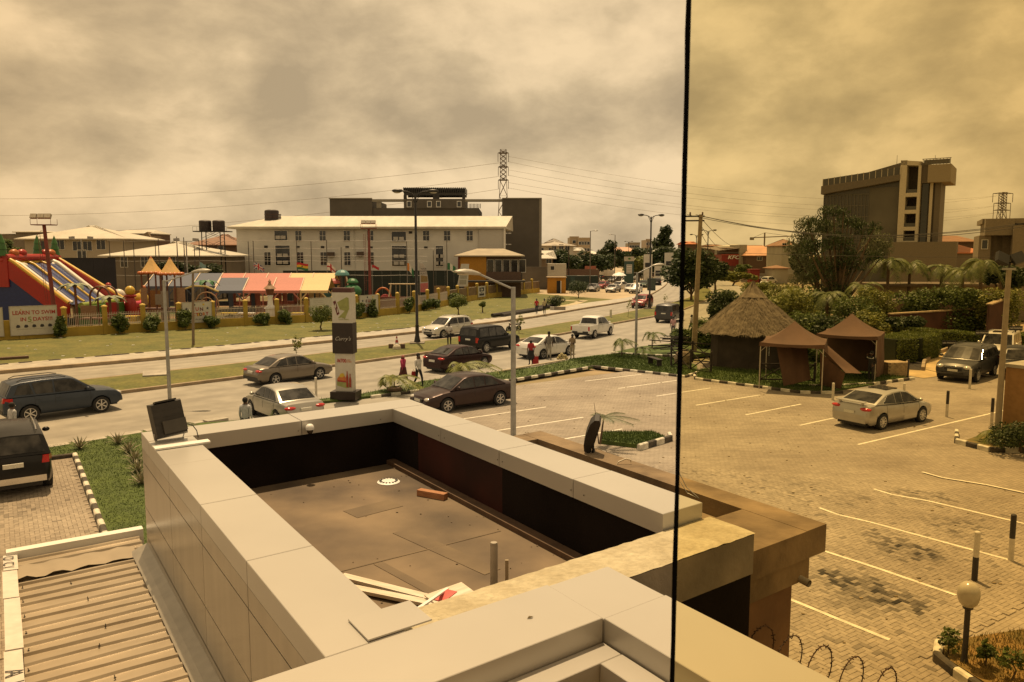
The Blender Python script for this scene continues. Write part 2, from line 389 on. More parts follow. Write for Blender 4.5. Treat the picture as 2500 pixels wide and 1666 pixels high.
_m = _t.nodes.new('ShaderNodeVectorMath'); _m.operation = 'SCALE'; _t.links.new(_f, _m.inputs[0]); _t.links.new(_a.outputs['Fac'], _m.inputs['Scale']); _t.links.new(_m.outputs[0], _b.inputs['Base Color'])
worn(struct('road', sheet(lambda b: near_e(b)-3, lambda b: med_n(b)+.2, -60, 320, 240, 0.0, 40), ROAD), 240, 40, (.38, .50, .66, .79))
worn(struct('road', sheet(lambda b: med_f(b)-.2, lambda b: far_k(b)+.1, -60, 320, 240, 0.002, 30), ROAD), 240, 30, (.2, .42, .6, .82))
med = struct('median', sheet(lambda b: med_n(b)+.2, lambda b: med_f(b)-.2, -60, 175, 120, .15, 3, .12), GRASS)
struct('kerb', ridge(med_n, -60, 175, 110, .22, -.02, .17), KERBC)
struct('kerb', ridge(lambda b: med_f(b)-.22, -60, 175, 110, .22, -.02, .17), KERBC)
struct('kerb', ridge(lambda b: far_k(b), -60, 175, 110, .25, -.02, .22), KERBC)
pvm = struct('sidewalk', sheet(lambda b: far_k(b)+.25, lambda b: walk_f(b), -60, 175, 120, .20), WALKC)
SLOT = mat('drain_slot', (.03, .025, .02), .95)
db = -24.0; sidx = 0
slot_me = None
while db < 46:
    a0 = walk_f(db); L_ = random.uniform(.35, .7) if sidx % 6 else 1.6
    m = MB(); m.box(-L_/2, L_/2, -.28, .16, 0, .02)
    th = math.atan2(walk_f(db+1)-walk_f(db-1), 2)
    m.build('drain_slot', SLOT, pvm, loc=W(a0-.12, db, .203), rot=(0, 0, SITE+th))
    db += random.uniform(1.0, 1.6); sidx += 1
lawn = struct('lawn', sheet(walk_f, lambda b: wall_a(b)-.1, -40, 76, 70, .17, 6), GRASS)
# bare trodden path over the far end of the lawn
pm = MB()
for a0, b0, a1, b1, w in ((86, 69, 94.5, 68.5, .8), (77, 57.5, 88, 71, .9)):
    pts = [W(a0+(a1-a0)*t/6+random.uniform(-.3, .3), b0+(b1-b0)*t/6, .179) for t in range(7)]
    n = (pts[-1]-pts[0]).cross(Vector((0, 0, 1))).normalized()
    for i in range(6): pm.quad(pts[i]-n*w*.6, pts[i+1]-n*w*.7, pts[i+1]+n*w*.7, pts[i]+n*w*.6)
struct('path', pm, mat('trodden_sand', (.42, .35, .22), .95, var=.15, scale=1.5))
struct('playground_ground', sheet(lambda b: wall_a(b)+.25, lambda b: wall_a(b)+45, -45, 82, 40, .05, 3), mat('play_turf', (.055, .075, .02), .95, col2=(.20, .12, .06), scale=.16, det=6, contrast=.25))
struct('forecourt_ground', sheet(lambda b: far_k(b)+2, lambda b: far_k(b)+60, 70, 260, 30, .03, 2), mat('sandy_ground', (.38, .30, .19), .95, var=.2, scale=.12, bump=.3, bscale=6))

# car park of interlocking pavers
def paver_mat():
    m = bpy.data.materials.new('paver'); m.use_nodes = True; t = m.node_tree; ns = t.nodes; b = ns['Principled BSDF']
    at = ns.new('ShaderNodeAttribute'); at.attribute_name = 'tone'
    tc = ns.new('ShaderNodeTexCoord')
    n1 = ns.new('ShaderNodeTexNoise'); n1.inputs['Scale'].default_value = .33; n1.inputs['Detail'].default_value = 8
    n2 = ns.new('ShaderNodeTexNoise'); n2.inputs['Scale'].default_value = 9; n2.inputs['Detail'].default_value = 5
    for n in (n1, n2): t.links.new(tc.outputs['Object'], n.inputs['Vector'])
    r1 = ns.new('ShaderNodeValToRGB'); r1.color_ramp.elements[0].position = .33; r1.color_ramp.elements[1].position = .66
    r1.color_ramp.elements[0].color = (.24, .203, .16, 1); r1.color_ramp.elements[1].color = (.34, .295, .235, 1)
    t.links.new(n1.outputs[0], r1.inputs[0])
    mr = ns.new('ShaderNodeMapRange'); mr.inputs[1].default_value = .25; mr.inputs[2].default_value = .75; mr.inputs[3].default_value = .82; mr.inputs[4].default_value = 1.15; t.links.new(n2.outputs[0], mr.inputs[0])
    mu = ns.new('ShaderNodeMath'); mu.operation = 'MULTIPLY'; t.links.new(mr.outputs[0], mu.inputs[0]); t.links.new(at.outputs['Fac'], mu.inputs[1])
    vm = ns.new('ShaderNodeVectorMath'); vm.operation = 'SCALE'; t.links.new(r1.outputs[0], vm.inputs[0]); t.links.new(mu.outputs[0], vm.inputs['Scale'])
    # oil stains: shaped spots where cars stand
    t.links.new(vm.outputs[0], b.inputs['Base Color']); b.inputs['Roughness'].default_value = .9
    return m
PAVER = paver_mat()
def brick_ground():
    m = bpy.data.materials.new('paver_far'); m.use_nodes = True; t = m.node_tree; ns = t.nodes; b = ns['Principled BSDF']
    tc = ns.new('ShaderNodeTexCoord'); mp = ns.new('ShaderNodeMapping'); mp.inputs['Rotation'].default_value = (0, 0, -SITE); t.links.new(tc.outputs['Object'], mp.inputs[0])
    br = ns.new('ShaderNodeTexBrick'); br.inputs['Scale'].default_value = 1; br.inputs['Brick Width'].default_value = .22; br.inputs['Row Height'].default_value = .11; br.inputs['Mortar Size'].default_value = .007
    br.inputs['Color1'].default_value = (1.06, 1.06, 1.06, 1); br.inputs['Color2'].default_value = (.9, .9, .9, 1); br.inputs['Mortar'].default_value = (.62, .6, .58, 1); t.links.new(mp.outputs[0], br.inputs['Vector'])
    n1 = ns.new('ShaderNodeTexNoise'); n1.inputs['Scale'].default_value = .33; n1.inputs['Detail'].default_value = 8; t.links.new(tc.outputs['Object'], n1.inputs['Vector'])
    r1 = ns.new('ShaderNodeValToRGB'); r1.color_ramp.elements[0].position = .33; r1.color_ramp.elements[1].position = .66
    r1.color_ramp.elements[0].color = (.237, .20, .158, 1); r1.color_ramp.elements[1].color = (.34, .295, .235, 1); t.links.new(n1.outputs[0], r1.inputs[0])
    n3 = ns.new('ShaderNodeTexNoise'); n3.inputs['Scale'].default_value = 1.6; n3.inputs['Detail'].default_value = 8; n3.inputs['Roughness'].default_value = .75
    ml = ns.new('ShaderNodeMapping'); ml.inputs['Rotation'].default_value = (0, 0, -SITE); ml.inputs['Scale'].default_value = (.45, 1.8, 1); t.links.new(tc.outputs['Object'], ml.inputs[0]); t.links.new(ml.outputs[0], n3.inputs['Vector'])
    m3 = ns.new('ShaderNodeMapRange'); m3.inputs[1].default_value = .3; m3.inputs[2].default_value = .62; m3.inputs[3].default_value = .78; m3.inputs[4].default_value = 1.06; t.links.new(n3.outputs[0], m3.inputs[0])
    mx = ns.new('ShaderNodeMixRGB'); mx.blend_type = 'MULTIPLY'; mx.inputs[0].default_value = 1; t.links.new(r1.outputs[0], mx.inputs[1]); t.links.new(br.outputs[0], mx.inputs[2])
    vm = ns.new('ShaderNodeVectorMath'); vm.operation = 'SCALE'; t.links.new(mx.outputs[0], vm.inputs[0]); t.links.new(m3.outputs[0], vm.inputs['Scale'])
    bp = ns.new('ShaderNodeBump'); bp.inputs['Strength'].default_value = .5; bp.inputs['Distance'].default_value = .01; t.links.new(br.outputs['Fac'], bp.inputs['Height']); bp.invert = True
    t.links.new(bp.outputs[0], b.inputs['Normal']); t.links.new(vm.outputs[0], b.inputs['Base Color']); b.inputs['Roughness'].default_value = .9
    return m
PAVF = brick_ground()
pk = MB()
pk.quad(W(-2, -14, .012), W(-2, 75, .012), W(37.2, 75, .012), W(31.6, -14, .012)); park = struct('car_park_pavement', pk, PAVF)
# the nearest pavers: herringbone blocks, each with its bevelled edge and joint
def herring(regions, u=.105):
    mb = MB(); tones = []; cells = []
    stains = [(W(9.74, 14.7), .45, .95), (W(9.35, 14.8), .5, .9), (W(8.9, 14.85), .62, .95), (W(8.45, 14.75), .5, .8), (W(7.95, 14.7), .45, .9), (W(9.5, 17.6), .6, .95), (W(9.8, 17.3), .45, .8), (W(9.75, 20.1), .8, .6), (W(11.7, 22.1), .9, .5), (W(11.2, 25.8), .9, .6), (W(10.4, 17.9), .5, .6), (W(8.6, 13.9), .5, .4), (W(13.6, 19.5), 1.2, .3), (W(24.5, -.6), 1.2, .45), (W(20, .5), 1.0, .3)]
    rs = random.Random(5)
    for (a0, a1, b0, b1, test) in regions:
        ni = int((a1-a0)/u); nj = int((b1-b0)/u)
        for i in range(ni):
            for j in range(nj):
                k = (i-j) % 4
                if k == 0: sa, sb = 2, 1
                elif k == 3: sa, sb = 1, 2
                else: continue
                oi, oj = i, j
                A0 = a0+oi*u; B0 = b0+oj*u
                c = W(A0+sa*u/2, B0+sb*u/2)
                if not test(A0, B0, c): continue
                tone = rs.uniform(.87, 1.09)*(1 if rs.random() > .03 else .62)
                for s, r, d in stains:
                    q = (c-s).length
                    if q < r*1.5: tone *= 1-d*min(1, 1.7*(1-q/(r*1.5)))*rs.choice((.0, .1, .3, .5, .9))
                cells.append(((c-Vector((0, 0, 0))).length, A0, B0, sa*u, sb*u, tone))
    return cells
def seen(a, b, c):
    # only where the camera's place can look on it, outside beds and buildings
    if c.y < 2: return False
    x = c.x/c.y
    return -.74 < x < .74
def test_r(a, b, c):
    if not seen(a, b, c): return False
    if a < 6.6 and b > 12.9 and b < 20: return False
    return c.length < 25.5
def test_l(a, b, c): return seen(a, b, c) and c.length < 30
cells = herring([(5.0, 22.5, 8.4, 29.0, test_r), (15.5, 30.0, -4.2, 1.72, test_l)])
cells.sort(key=lambda q: q[0])
def paver_geo(mb, A0, B0, la, lb, g=.0022, h=.035, ch=.006):
    z0 = .0; 
    q = [(A0+g, B0+g), (A0+la-g, B0+g), (A0+la-g, B0+lb-g), (A0+g, B0+lb-g)]
    q2 = [(A0+g+ch, B0+g+ch), (A0+la-g-ch, B0+g+ch), (A0+la-g-ch, B0+lb-g-ch), (A0+g+ch, B0+lb-g-ch)]
    lo = [W(a, b, .013) for a, b in q]; mi = [W(a, b, h-.006) for a, b in q]; hi = [W(a, b, h) for a, b in q2]
    n = len(mb.v); mb.v += [tuple(p) for p in lo+mi+hi]
    for s in (0, 4):
        for k in range(4): mb.f.append((n+s+(k+1) % 4, n+s+k, n+s+4+k, n+s+4+(k+1) % 4))
    mb.f.append((n+11, n+10, n+9, n+8))
    return 9
def tone_attr(me, vals):
    at = me.attributes.new('tone', 'FLOAT', 'FACE'); at.data.foreach_set('value', vals)
big = MB(); tv = []
for q in cells[300:]:
    n = paver_geo(big, *q[1:5], h=.034+random.uniform(-.003, .003)); tv += [q[5]]*n
me = big.mesh('pavers'); tone_attr(me, tv); me.materials.append(PAVER)
o = bpy.data.objects.new('pavers', me); COL.objects.link(o); o.parent = park; o['kind'] = 'stuff'
for q in cells[:300]:
    mb = MB(); n = paver_geo(mb, *q[1:5], h=.034+random.uniform(-.003, .003)); me = mb.mesh('paver'); tone_attr(me, [q[5]]*n); me.materials.append(PAVER)
    o = bpy.data.objects.new('paver', me); COL.objects.link(o); o.parent = park
LINE = mat('bay_line', (.66, .62, .52), .8, var=.14, scale=5, var2=.12, scale2=30)
def bay_line(pts, w=.1, z=.016):
    mb = MB()
    for i in range(len(pts)-1):
        p = Vector(pts[i]); q = Vector(pts[i+1]); n = (q-p).cross(Vector((0, 0, 1))).normalized()*w/2
        mb.quad((p.x-n.x, p.y-n.y, z), (q.x-n.x, q.y-n.y, z), (q.x+n.x, q.y+n.y, z), (p.x+n.x, p.y+n.y, z))
    mb.build('bay_line', LINE, park)
for a0, a1, b0, b1 in ((32.95, 33.05, 26.6, 30.9), (30.2, 30.35, 26.6, 31), (27.5, 27.65, 26.7, 30.7), (24.8, 24.9, 26.6, 31.2), (22.1, 22.3, 26.8, 30.9), (19.5, 19.6, 27.0, 29.4), (30.8, 31, 15.5, 20.7), (28.1, 28.3, 14.6, 20.6), (25.5, 25.6, 14.8, 20.6), (22.9, 23, 16.2, 20.5), (19.6, 19.6, 30.5, 33.0), (16.3, 16.4, 26.0, 40.0)):
    bay_line([W(a0, b0), W((a0+a1)/2, (b0+b1)/2), W(a1, b1)])
for pts in (((13.0, 24.35), (12.3, 24.25), (11.2, 24.6), (8, 24.9)), ((12.8, 21.35), (12.2, 21.3), (11.3, 21.6), (8, 21.9)), ((12.64, 18.5), (12.0, 18.42), (11.2, 18.6), (8.0, 18.9)), ((11.3, 15.8), (9.4, 15.95), (7.7, 16.0)), ((9.6, 13.0), (8.3, 13.05), (7.4, 13.1))):
    bay_line([W(*p) for p in pts], .095, .040)

# kerbs of painted black and white blocks, and the beds they hold
KW = mat('kerb_white', (.60, .57, .48), .85, var=.18, scale=6, bump=.3, bscale=20, var2=.2, scale2=2); KB = mat('kerb_black', (.035, .032, .03), .85, col2=(.09, .075, .055), scale=5, bump=.3, bscale=20)
def kerb_line(pts, blk=.5, w=.14, h=.15, first=0, name='kerb'):
    root = bpy.data.objects.new(name, None); COL.objects.link(root); root['kind'] = 'structure'
    k = first; acc = 0
    for i in range(len(pts)-1):
        p = Vector(pts[i]); q = Vector(pts[i+1]); L = (q-p).length; n = max(1, round(L/blk)); d = (q-p)/n
        ang = math.atan2(d.y, d.x)
        for j in range(n):
            c = p+d*(j+.5); l = d.length-.012
            mb = MB(); hh = h+random.uniform(-.008, .008)
            prof = [(-w/2, 0), (w/2, 0), (w/2, hh-.03), (w/2-.03, hh), (-w/2+.03, hh), (-w/2, hh-.03)]
            mb.hexa([(-l/2, y, z) for y, z in prof][::-1], [(l/2, y, z) for y, z in prof][::-1])
            mb.build('kerb_block', (KW, KB)[k % 2], root, loc=(c.x, c.y, .0), rot=(0, 0, ang+random.uniform(-.015, .015))); k += 1
    return root
def bed(name, poly, z, m, parent=None):
    mb = MB(); mb.prism([(p.x, p.y) for p in poly], -.02, z); return struct(name, mb, m)
kerb_line([W(20.6, 1.86), W(30.2, 1.9)], .5, .15, .17)
kerb_line([W(30.2, 1.9), W(30.1, -3)], .8, .13, .15, 1)
bed('lawn', [W(18, 1.95), W(18, 9), W(32.6, 9), W(33.2, 6), W(32.1, 1.3), W(30.9, -4), W(30.25, -4), W(30.3, 1.95)], .10, GRASSN)
# white slab edging between lawn and road, with gaps
es = bpy.data.objects.new('kerb', None); COL.objects.link(es); es['kind'] = 'structure'
bb = -5.0
while bb < 7.5:
    l = random.uniform(.9, 1.2); a = near_e(bb+l/2)+.12; th = math.atan2(near_e(bb+1)-near_e(bb-1), 2)
    mb = MB(); mb.box(-l/2, l/2, -.22, .22, -.02, .11); mb.build('kerb_slab', WALKC, es, loc=W(a, bb+l/2), rot=(0, 0, SITE+th)); bb += l+.12
bed('grass_strip', [W(34.6, 9.5), W(34.9, 17), W(35.25, 23.6), W(36.5, 30.1), W(39.6, 30.6), W(38.3, 27), W(38.0, 24), W(37.4, 19), W(35.5, 14.5), W(35.2, 9.5)], .12, GRASSN)
kerb_line([W(34.75, 14.8), W(34.95, 17.5), W(35.2, 23.6), W(36.6, 30.2)], .55)
bed('grass_strip', [W(36.5, 30.35), W(32.8, 31.5), W(31.0, 32.2), W(31.55, 33.9), W(33.6, 36.0), W(36.2, 37), W(40.3, 36.2), W(40.6, 33.8), W(39.9, 30.8)], .11, GRASSN)
kerb_line([W(36.6, 30.3), W(30.8, 32.1), W(31.5, 33.9)], .5, first=1)
bed('grass_bed', [W(40.6, 35.2), W(38.2, 36.6), W(36.6, 38.6), W(36.5, 43.5), W(42.2, 44.2), W(42.0, 39.0)], .2, GRASSN)
kerb_line([W(40.6, 35.1), W(37.9, 36.6), W(36.5, 38.6)], .5, h=.24)
bed('grass_bed', [W(29.9, 32.15), W(24.1, 33.35), W(23.5, 34.0), W(23.4, 42.0), W(31.5, 43.0), W(33.5, 40.0), W(32.0, 34.2)], .10, GRASSN)
kerb_line([W(31.2, 33.2), W(29.95, 32.05), W(24.1, 33.25), W(23.45, 34.0), W(22.9, 35.0)], .5, first=1)
kerb_line([W(25.0, 35.2), W(24.2, 36.2), W(23.5, 38.6), W(23.3, 42.2)], .5, h=.17)
# small traffic islands
bed('grass_island', [W(20.3, 18.9), W(20.7, 20.6), W(21.6, 20.8), W(22.6, 19.1), W(21.6, 18.2)], .16, GRASSN)
kerb_line([W(20.1, 18.7), W(20.5, 20.7), W(20.9, 21.0)], .5, h=.24)
bed('flower_bed', [W(14.2, 29.3), W(13.0, 29.0), W(12.2, 30.2), W(11.9, 34.0), W(14.6, 34.0)], .14, mat('dry_bed', (.20, .14, .05), .95, col2=(.06, .075, .02), scale=2, det=8, bump=.7, bscale=15))
kerb_line([W(15.2, 30.8), W(14.4, 29.2), W(13.1, 28.9), W(12.2, 30.1)], .5, h=.2)
bed('flower_bed', [W(6.62, 13.9), W(6.6, 13.4), W(6.3, 13.05), W(5.4, 12.75), W(4.2, 13.4), W(4.6, 16.8), W(5.9, 16.0)], .16, mat('bed_earth', (.24, .15, .05), .95, col2=(.11, .085, .025), scale=3, det=8, bump=.8, bscale=18))
kerb_line([W(6.75, 13.55), W(6.55, 13.1), W(6.1, 12.85), W(5.2, 12.5), W(4.4, 12.6)], .36, .14, .2)
kr = MB(); kr.box(-.5, .5, -.35, .35, -.02, .18); kr.build('kerb_slab', WALKC, None, kind='structure', loc=W(11.2, 28.9), rot=(0, 0, SITE))
# exit drive curving away at the right, with its channel
mb = MB(); DR = [(23.2, 43.0, 23, 47), (26.2, 43.6, 24.8, 49), (29.5, 45.8, 27, 52), (32, 50, 28.5, 56), (34, 56, 30, 62)]
for i in range(4):
    p, q = DR[i], DR[i+1]; mb.quad(W(p[0], p[1], .03), W(p[2], p[3], .03), W(q[2], q[3], .03), W(q[0], q[1], .03))
struct('drive', mb, mat('sandy_drive', (.46, .34, .17), .95, var=.2, scale=.8, bump=.3, bscale=10))
# drain channel curving beside the drive
CH = [G(2232, 905), G(2236, 888), G(2262, 868), G(2310, 850), G(2370, 838), G(2430, 828)]
m1 = MB(); m2 = MB()
for i in range(5):
    p, q = CH[i], CH[i+1]; n = (q-p).cross(Vector((0, 0, 1))).normalized()
    m1.quad(p-n*.35+Vector((0, 0, .036)), q-n*.35+Vector((0, 0, .036)), q+n*.35+Vector((0, 0, .036)), p+n*.35+Vector((0, 0, .036)))
    for s in (-1, 1): m2.beam(p+n*s*.45+Vector((0, 0, .12)), q+n*s*.45+Vector((0, 0, .12)), .18, .26)
struct('drain_channel', m1, SLOT); struct('kerb', m2, KERBC)
rg = random.Random(6); gm = MB()
for _ in range(420):
    a, b = rg.uniform(7, 34), rg.uniform(10, 32); q = W(a, b, .04 if (W(a, b)).length < 25 else .016); r_ = rg.uniform(.008, .03); gm.cbox((q.x, q.y, q.z+r_*.2), (r_*2.5, r_*1.4, r_*.5), Matrix.Rotation(0, 4, 'Z'))
tag(gm.build('grit', mat('park_grit', (.2, .15, .08), .95, var=.5, scale=3)), 'scattered leaves and grit on the car park', 'grit', kind='stuff')
# ================================================================== THE LOW BUILDING under the window
ACP = mat('aluminium_panel', (.455, .44, .405), .36, .3, var=.055, scale=1.1, det=8, var2=.035, scale2=.35, spec=.5, contrast=.6, bump=.04, bscale=1.5)
ACPW = mat('aluminium_wall', (.36, .335, .29), .28, .5, var=.13, scale=2.2, det=11, var2=.06, scale2=.4, aniso=(3, 3, .35), contrast=.5, bump=.07, bscale=.8)
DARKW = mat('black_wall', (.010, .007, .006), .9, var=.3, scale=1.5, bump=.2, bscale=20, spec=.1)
MEMB = mat('roof_membrane', (.19, .138, .082), .75, col2=(.065, .046, .03), scale=.9, det=12, bump=.5, bscale=3, var2=.4, scale2=.5, contrast=.36)
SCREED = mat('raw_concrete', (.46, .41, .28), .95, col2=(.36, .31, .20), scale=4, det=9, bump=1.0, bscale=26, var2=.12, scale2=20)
REND = mat('brown_render', (.20, .115, .06), .9, col2=(.13, .07, .035), scale=1.2, bump=.2, bscale=15, var2=.15, scale2=4)
LEDGE = mat('ledge_render', (.23, .165, .095), .92, col2=(.115, .08, .045), scale=2.2, det=9, bump=.5, bscale=16, var2=.25, scale2=.8)
bld = thing('low_building', 'flat roofed low building with beige metal parapet in the foreground', 'building', K(6.5, 3.2, 0))
OFF = Matrix.Translation(-bld.location)
def kb(mb, a0, a1, b0, b1, z0, z1, ch=0.0):
    if ch:
        lo = [K(a0, b0, z0), K(a0, b1, z0), K(a1, b1, z0), K(a1, b0, z0)]; mi = [K(a0, b0, z1-ch), K(a0, b1, z1-ch), K(a1, b1, z1-ch), K(a1, b0, z1-ch)]
        hi = [K(a0+ch, b0+ch, z1), K(a0+ch, b1-ch, z1), K(a1-ch, b1-ch, z1), K(a1-ch, b0+ch, z1)]
        n = len(mb.v); mb.v += [tuple(p) for p in lo+mi+hi]
        mb.f += [(n, n+1, n+2, n+3)[::-1], (n+8, n+9, n+10, n+11)]
        for s in (0, 4):
            for k in range(4): mb.f.append((n+s+k, n+s+(k+1) % 4, n+s+4+(k+1) % 4, n+s+4+k))
        mb.f[-9-1:] = mb.f[-9-1:]
        return mb
    return mb.hexa([K(a0, b0, z0), K(a0, b1, z0), K(a1, b1, z0), K(a1, b0, z0)], [K(a0, b0, z1), K(a0, b1, z1), K(a1, b1, z1), K(a1, b0, z1)])
def part(name, m, *boxes, root=None, smooth=None, ch=0.0, off=None):
    mb = MB()
    for bx in boxes: kb(mb, *bx, ch=ch)
    mb.xform(off if off is not None else OFF); return mb.build(name, m, root if root is not None else bld, smooth)
ZT = 4.8; gp = .005
# coping panels (each folded sheet lies a hair differently)
for a0, a1 in ((8.58, 10.37), (7.06, 8.58), (5.55, 7.06), (3.935, 5.55)):
    dz = random.uniform(-.002, .002); part('coping_panel', ACP, (a0+gp, a1-gp if a1 < 10 else 9.82, 1.38, 1.88, ZT-.19, ZT-.004+dz), ch=.004)
for b0, b1 in ((1.38, 3.25), (3.25, 5.115)): part('coping_panel', ACP, (9.83, 10.37, b0+(gp if b0 > 2 else 0), b1-(gp if b1 < 5 else 0), ZT-.19, ZT), ch=.004)
for a0, a1 in ((8.4, 9.83), (7.02, 8.4), (5.67, 7.02), (4.43, 5.67)): part('coping_panel', ACP, (a0+gp, a1-gp, 4.60, 5.11, ZT-.19, ZT-.003+random.uniform(-.002, .002)), ch=.004)
part('coping_panel', ACP, (3.36, 3.93, -1.2, 2.945, ZT-.17, ZT), ch=.004)
part('coping_panel', ACP, (3.362, 3.93, 2.955, 3.50, ZT-.17, ZT-.012), ch=.004)
part('coping_panel', ACP, (.6, 3.355, 2.955, 3.50, ZT-.17, ZT-.004), ch=.004)
part('coping_panel', ACP, (.6, 3.18, 2.77, 2.945, ZT-.32, ZT-.15), ch=.004)
part('coping_panel', ACP, (3.185, 3.352, .2, 2.945, ZT-.32, ZT-.152), ch=.004)
part('inner_wall', ACPW, (3.2, 3.35, .2, 2.9, 3.9, ZT-.322)); part('inner_wall', ACPW, (.6, 3.19, 2.79, 2.94, 3.9, ZT-.322))
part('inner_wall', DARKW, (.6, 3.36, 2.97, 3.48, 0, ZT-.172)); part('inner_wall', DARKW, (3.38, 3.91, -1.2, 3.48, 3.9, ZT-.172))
part('roof_floor', MEMB, (.2, 3.3, .2, 2.9, 3.7, 3.9))
part('cover_flap', ACP, (3.945, 4.25, 1.64, 2.06, ZT+.004, ZT+.014))
part('inner_wall', DARKW, (9.86, 10.3, 1.8, 5.0, 3.2, ZT-.192)); part('inner_wall', DARKW, (4.35, 7.0, 4.63, 5.05, 0, ZT-.192)); part('inner_wall', mat('red_reflection', (.045, .010, .007), .7, col2=(.02, .006, .005), scale=1.2, det=8, spec=.2), (7.0, 9.1, 4.63, 5.05, 0, ZT-.192)); part('inner_wall', DARKW, (9.1, 9.86, 4.63, 5.05, 0, ZT-.192)); part('inner_wall', REND, (4.0, 9.86, 1.46, 1.86, 3.2, ZT-.192))  # dark red stretch: the window glass reflection painted into the wall colour
part('skirt_strip', mat('bitumen_brown', (.09, .052, .028), .8, var=.2), (4.4, 9.86, 4.50, 4.63, 4.0, 4.06))
part('roof_floor', MEMB, (4.2, 9.9, 1.8, 4.7, 3.7, 4.0))
mbc = MB()
# raw concrete beam with ragged arris
na, nb = 5, 40
for j in range(nb+1):
    b = 1.9+(5.2-1.9)*j/nb
    for i in range(na+1):
        a = 3.92+.5*i/na
        e = random.uniform(-.006, .006) if i in (0, na) else 0
        mbc.v.append(tuple(K(a+e, b, 4.66+random.uniform(-.003, .003)-(.006 if i in (0, na) else 0))))
for j in range(nb):
    for i in range(na):
        q = j*(na+1)+i; mbc.f.append((q, q+na+1, q+na+2, q+1))
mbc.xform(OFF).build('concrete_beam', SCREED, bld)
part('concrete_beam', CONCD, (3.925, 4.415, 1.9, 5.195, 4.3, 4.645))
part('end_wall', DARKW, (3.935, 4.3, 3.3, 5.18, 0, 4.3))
part('outer_wall', REND, (4.3, 10.3, 5.055, 5.12, 0, 4.55))
part('far_wall', ACPW, (10.3, 10.36, 1.45, 5.1, 0, ZT-.192))
# left face: rows of cassette panels
core = part('wall_core', DARKW, (3.4, 10.34, 1.415, 1.46, 0, ZT-.2))
cols = [3.36, 3.93, 5.55, 7.06, 8.58, 10.368]
for z0, z1 in ((4.44, 4.605), (3.865, 4.43), (3.30, 3.855), (2.6, 3.29)):
    for i in range(5): part('cladding_panel', ACPW, (cols[i]+.005, cols[i+1]-.005 if i < 4 else cols[i+1], 1.381, 1.414, z0, z1))
# ledge with trough on the right side, column and spout
part('ledge_rim', LEDGE, (4.0, 8.65, 6.1, 6.42, 4.18, 4.45)); part('ledge_rim', LEDGE, (4.0, 4.75, 5.21, 6.1, 4.18, 4.447)); part('ledge_rim', LEDGE, (8.3, 8.65, 5.13, 6.1, 4.18, 4.447))
part('ledge_floor', LEDGE, (4.75, 8.3, 5.13, 6.1, 4.05, 4.26)); part('ledge_floor', LEDGE, (4.75, 8.3, 5.13, 5.75, 4.262, 4.42))
part('ledge_beam', LEDGE, (4.04, 8.55, 5.21, 6.22, 3.95, 4.178))
part('column', REND, (4.06, 4.5, 5.21, 5.98, 0, 3.948))
sp = MB(); p = K(4.2, 6.08, 4.0); sp.tube([p, p+(-SA)*.26+Vector((0, 0, -.03))], .035, 12, False); sp.tube([p, p+(-SA)*.258+Vector((0, 0, -.03))], .028, 12, False); sp.xform(OFF).build('water_spout', CONC, bld, 40)
# thin strips and a patch of nearly the membrane's colour, lying on it
STRIPM = mat('floor_strip', (.175, .128, .075), .8, col2=(.085, .062, .04), scale=1.6, det=10, bump=.3, bscale=5, contrast=.5)
def thin_strip(a, b, la, lb, rot, z=4.004, th=.006):
    mb = MB(); mb.box(-la/2, la/2, -lb/2, lb/2, 0, th); q = K(a, b, z)-bld.location; mb.build('floor_strip', STRIPM, bld, loc=q, rot=(0, 0, SITE+math.pi/2+rot))
for v in ((8.2, 3.55, .32, .62, .15, 4.0015, .003), (5.9, 3.05, 1.6, .10, .15, 4.0016, .003), (6.6, 3.62, 1.5, .2, .17, 4.0017, .003)): thin_strip(*v)
for a in (6.72,): thin_strip(a, 3.15, .02, 2.5, .04, 4.0012, .0035)

# lean-to roof on the left
CORR = mat('corrugated_sheet', (.335, .285, .215), .42, .25, var=.05, scale=1.0, var2=.06, scale2=5)
lean = thing('metal_roof', 'beige corrugated metal lean-to roof beside the clad wall', 'roof', W(8, .6, 3.2)); LO = Matrix.Translation(-lean.location)
def wb(mb, a0, a1, b0, b1, z0, z1): return mb.hexa([W(a0, b0, z0), W(a0, b1, z0), W(a1, b1, z0), W(a1, b0, z0)], [W(a0, b0, z1), W(a0, b1, z1), W(a1, b1, z1), W(a1, b0, z1)])
mb = MB(); a = 5.2; prof = []
k = 0
while a < 11.0:
    pt = .205+random.uniform(-.004, .004)
    hgt = .024+random.uniform(-.004, .004)
    prof += [(a, 0), (a+pt-.075, 0.0), (a+pt-.058, hgt), (a+pt-.026, hgt)]; a += pt
nb = 9
for i, (a, z) in enumerate(prof):
    for j in range(nb+1):
        b = .0+1.36*j/nb; wob = .006*math.sin(b*5+i*.7)+random.uniform(-.002, .002)
        mb.v.append(tuple(W(a+wob, b, 3.27+z+.02*(b/1.36)+random.uniform(-.0015, .0015))))
for i in range(len(prof)-1):
    for j in range(nb): q = i*(nb+1)+j; mb.f.append((q, q+nb+1, q+nb+2, q+1))
mb.xform(LO).build('corrugated_sheet', CORR, lean, 20)
mb = MB()
for j in range(15):
    b = .0+1.24*j/14
    for i, (a, z) in enumerate(((10.16+.03*math.sin(j*1.9)+random.uniform(-.01, .01), 3.318), (10.26, 3.326), (10.44+.02*math.sin(j*1.3), 3.336), (10.58+.01*math.sin(j*2.1), 3.322))): mb.v.append(tuple(W(a, b, z+.012*math.sin(j*1.7))))
for j in range(14):
    for i in range(3): q = j*4+i; mb.f.append((q, q+4, q+5, q+1))
mb.xform(LO).build('ridge_flashing', CORR, lean, 30)
mb = MB(); fl = []
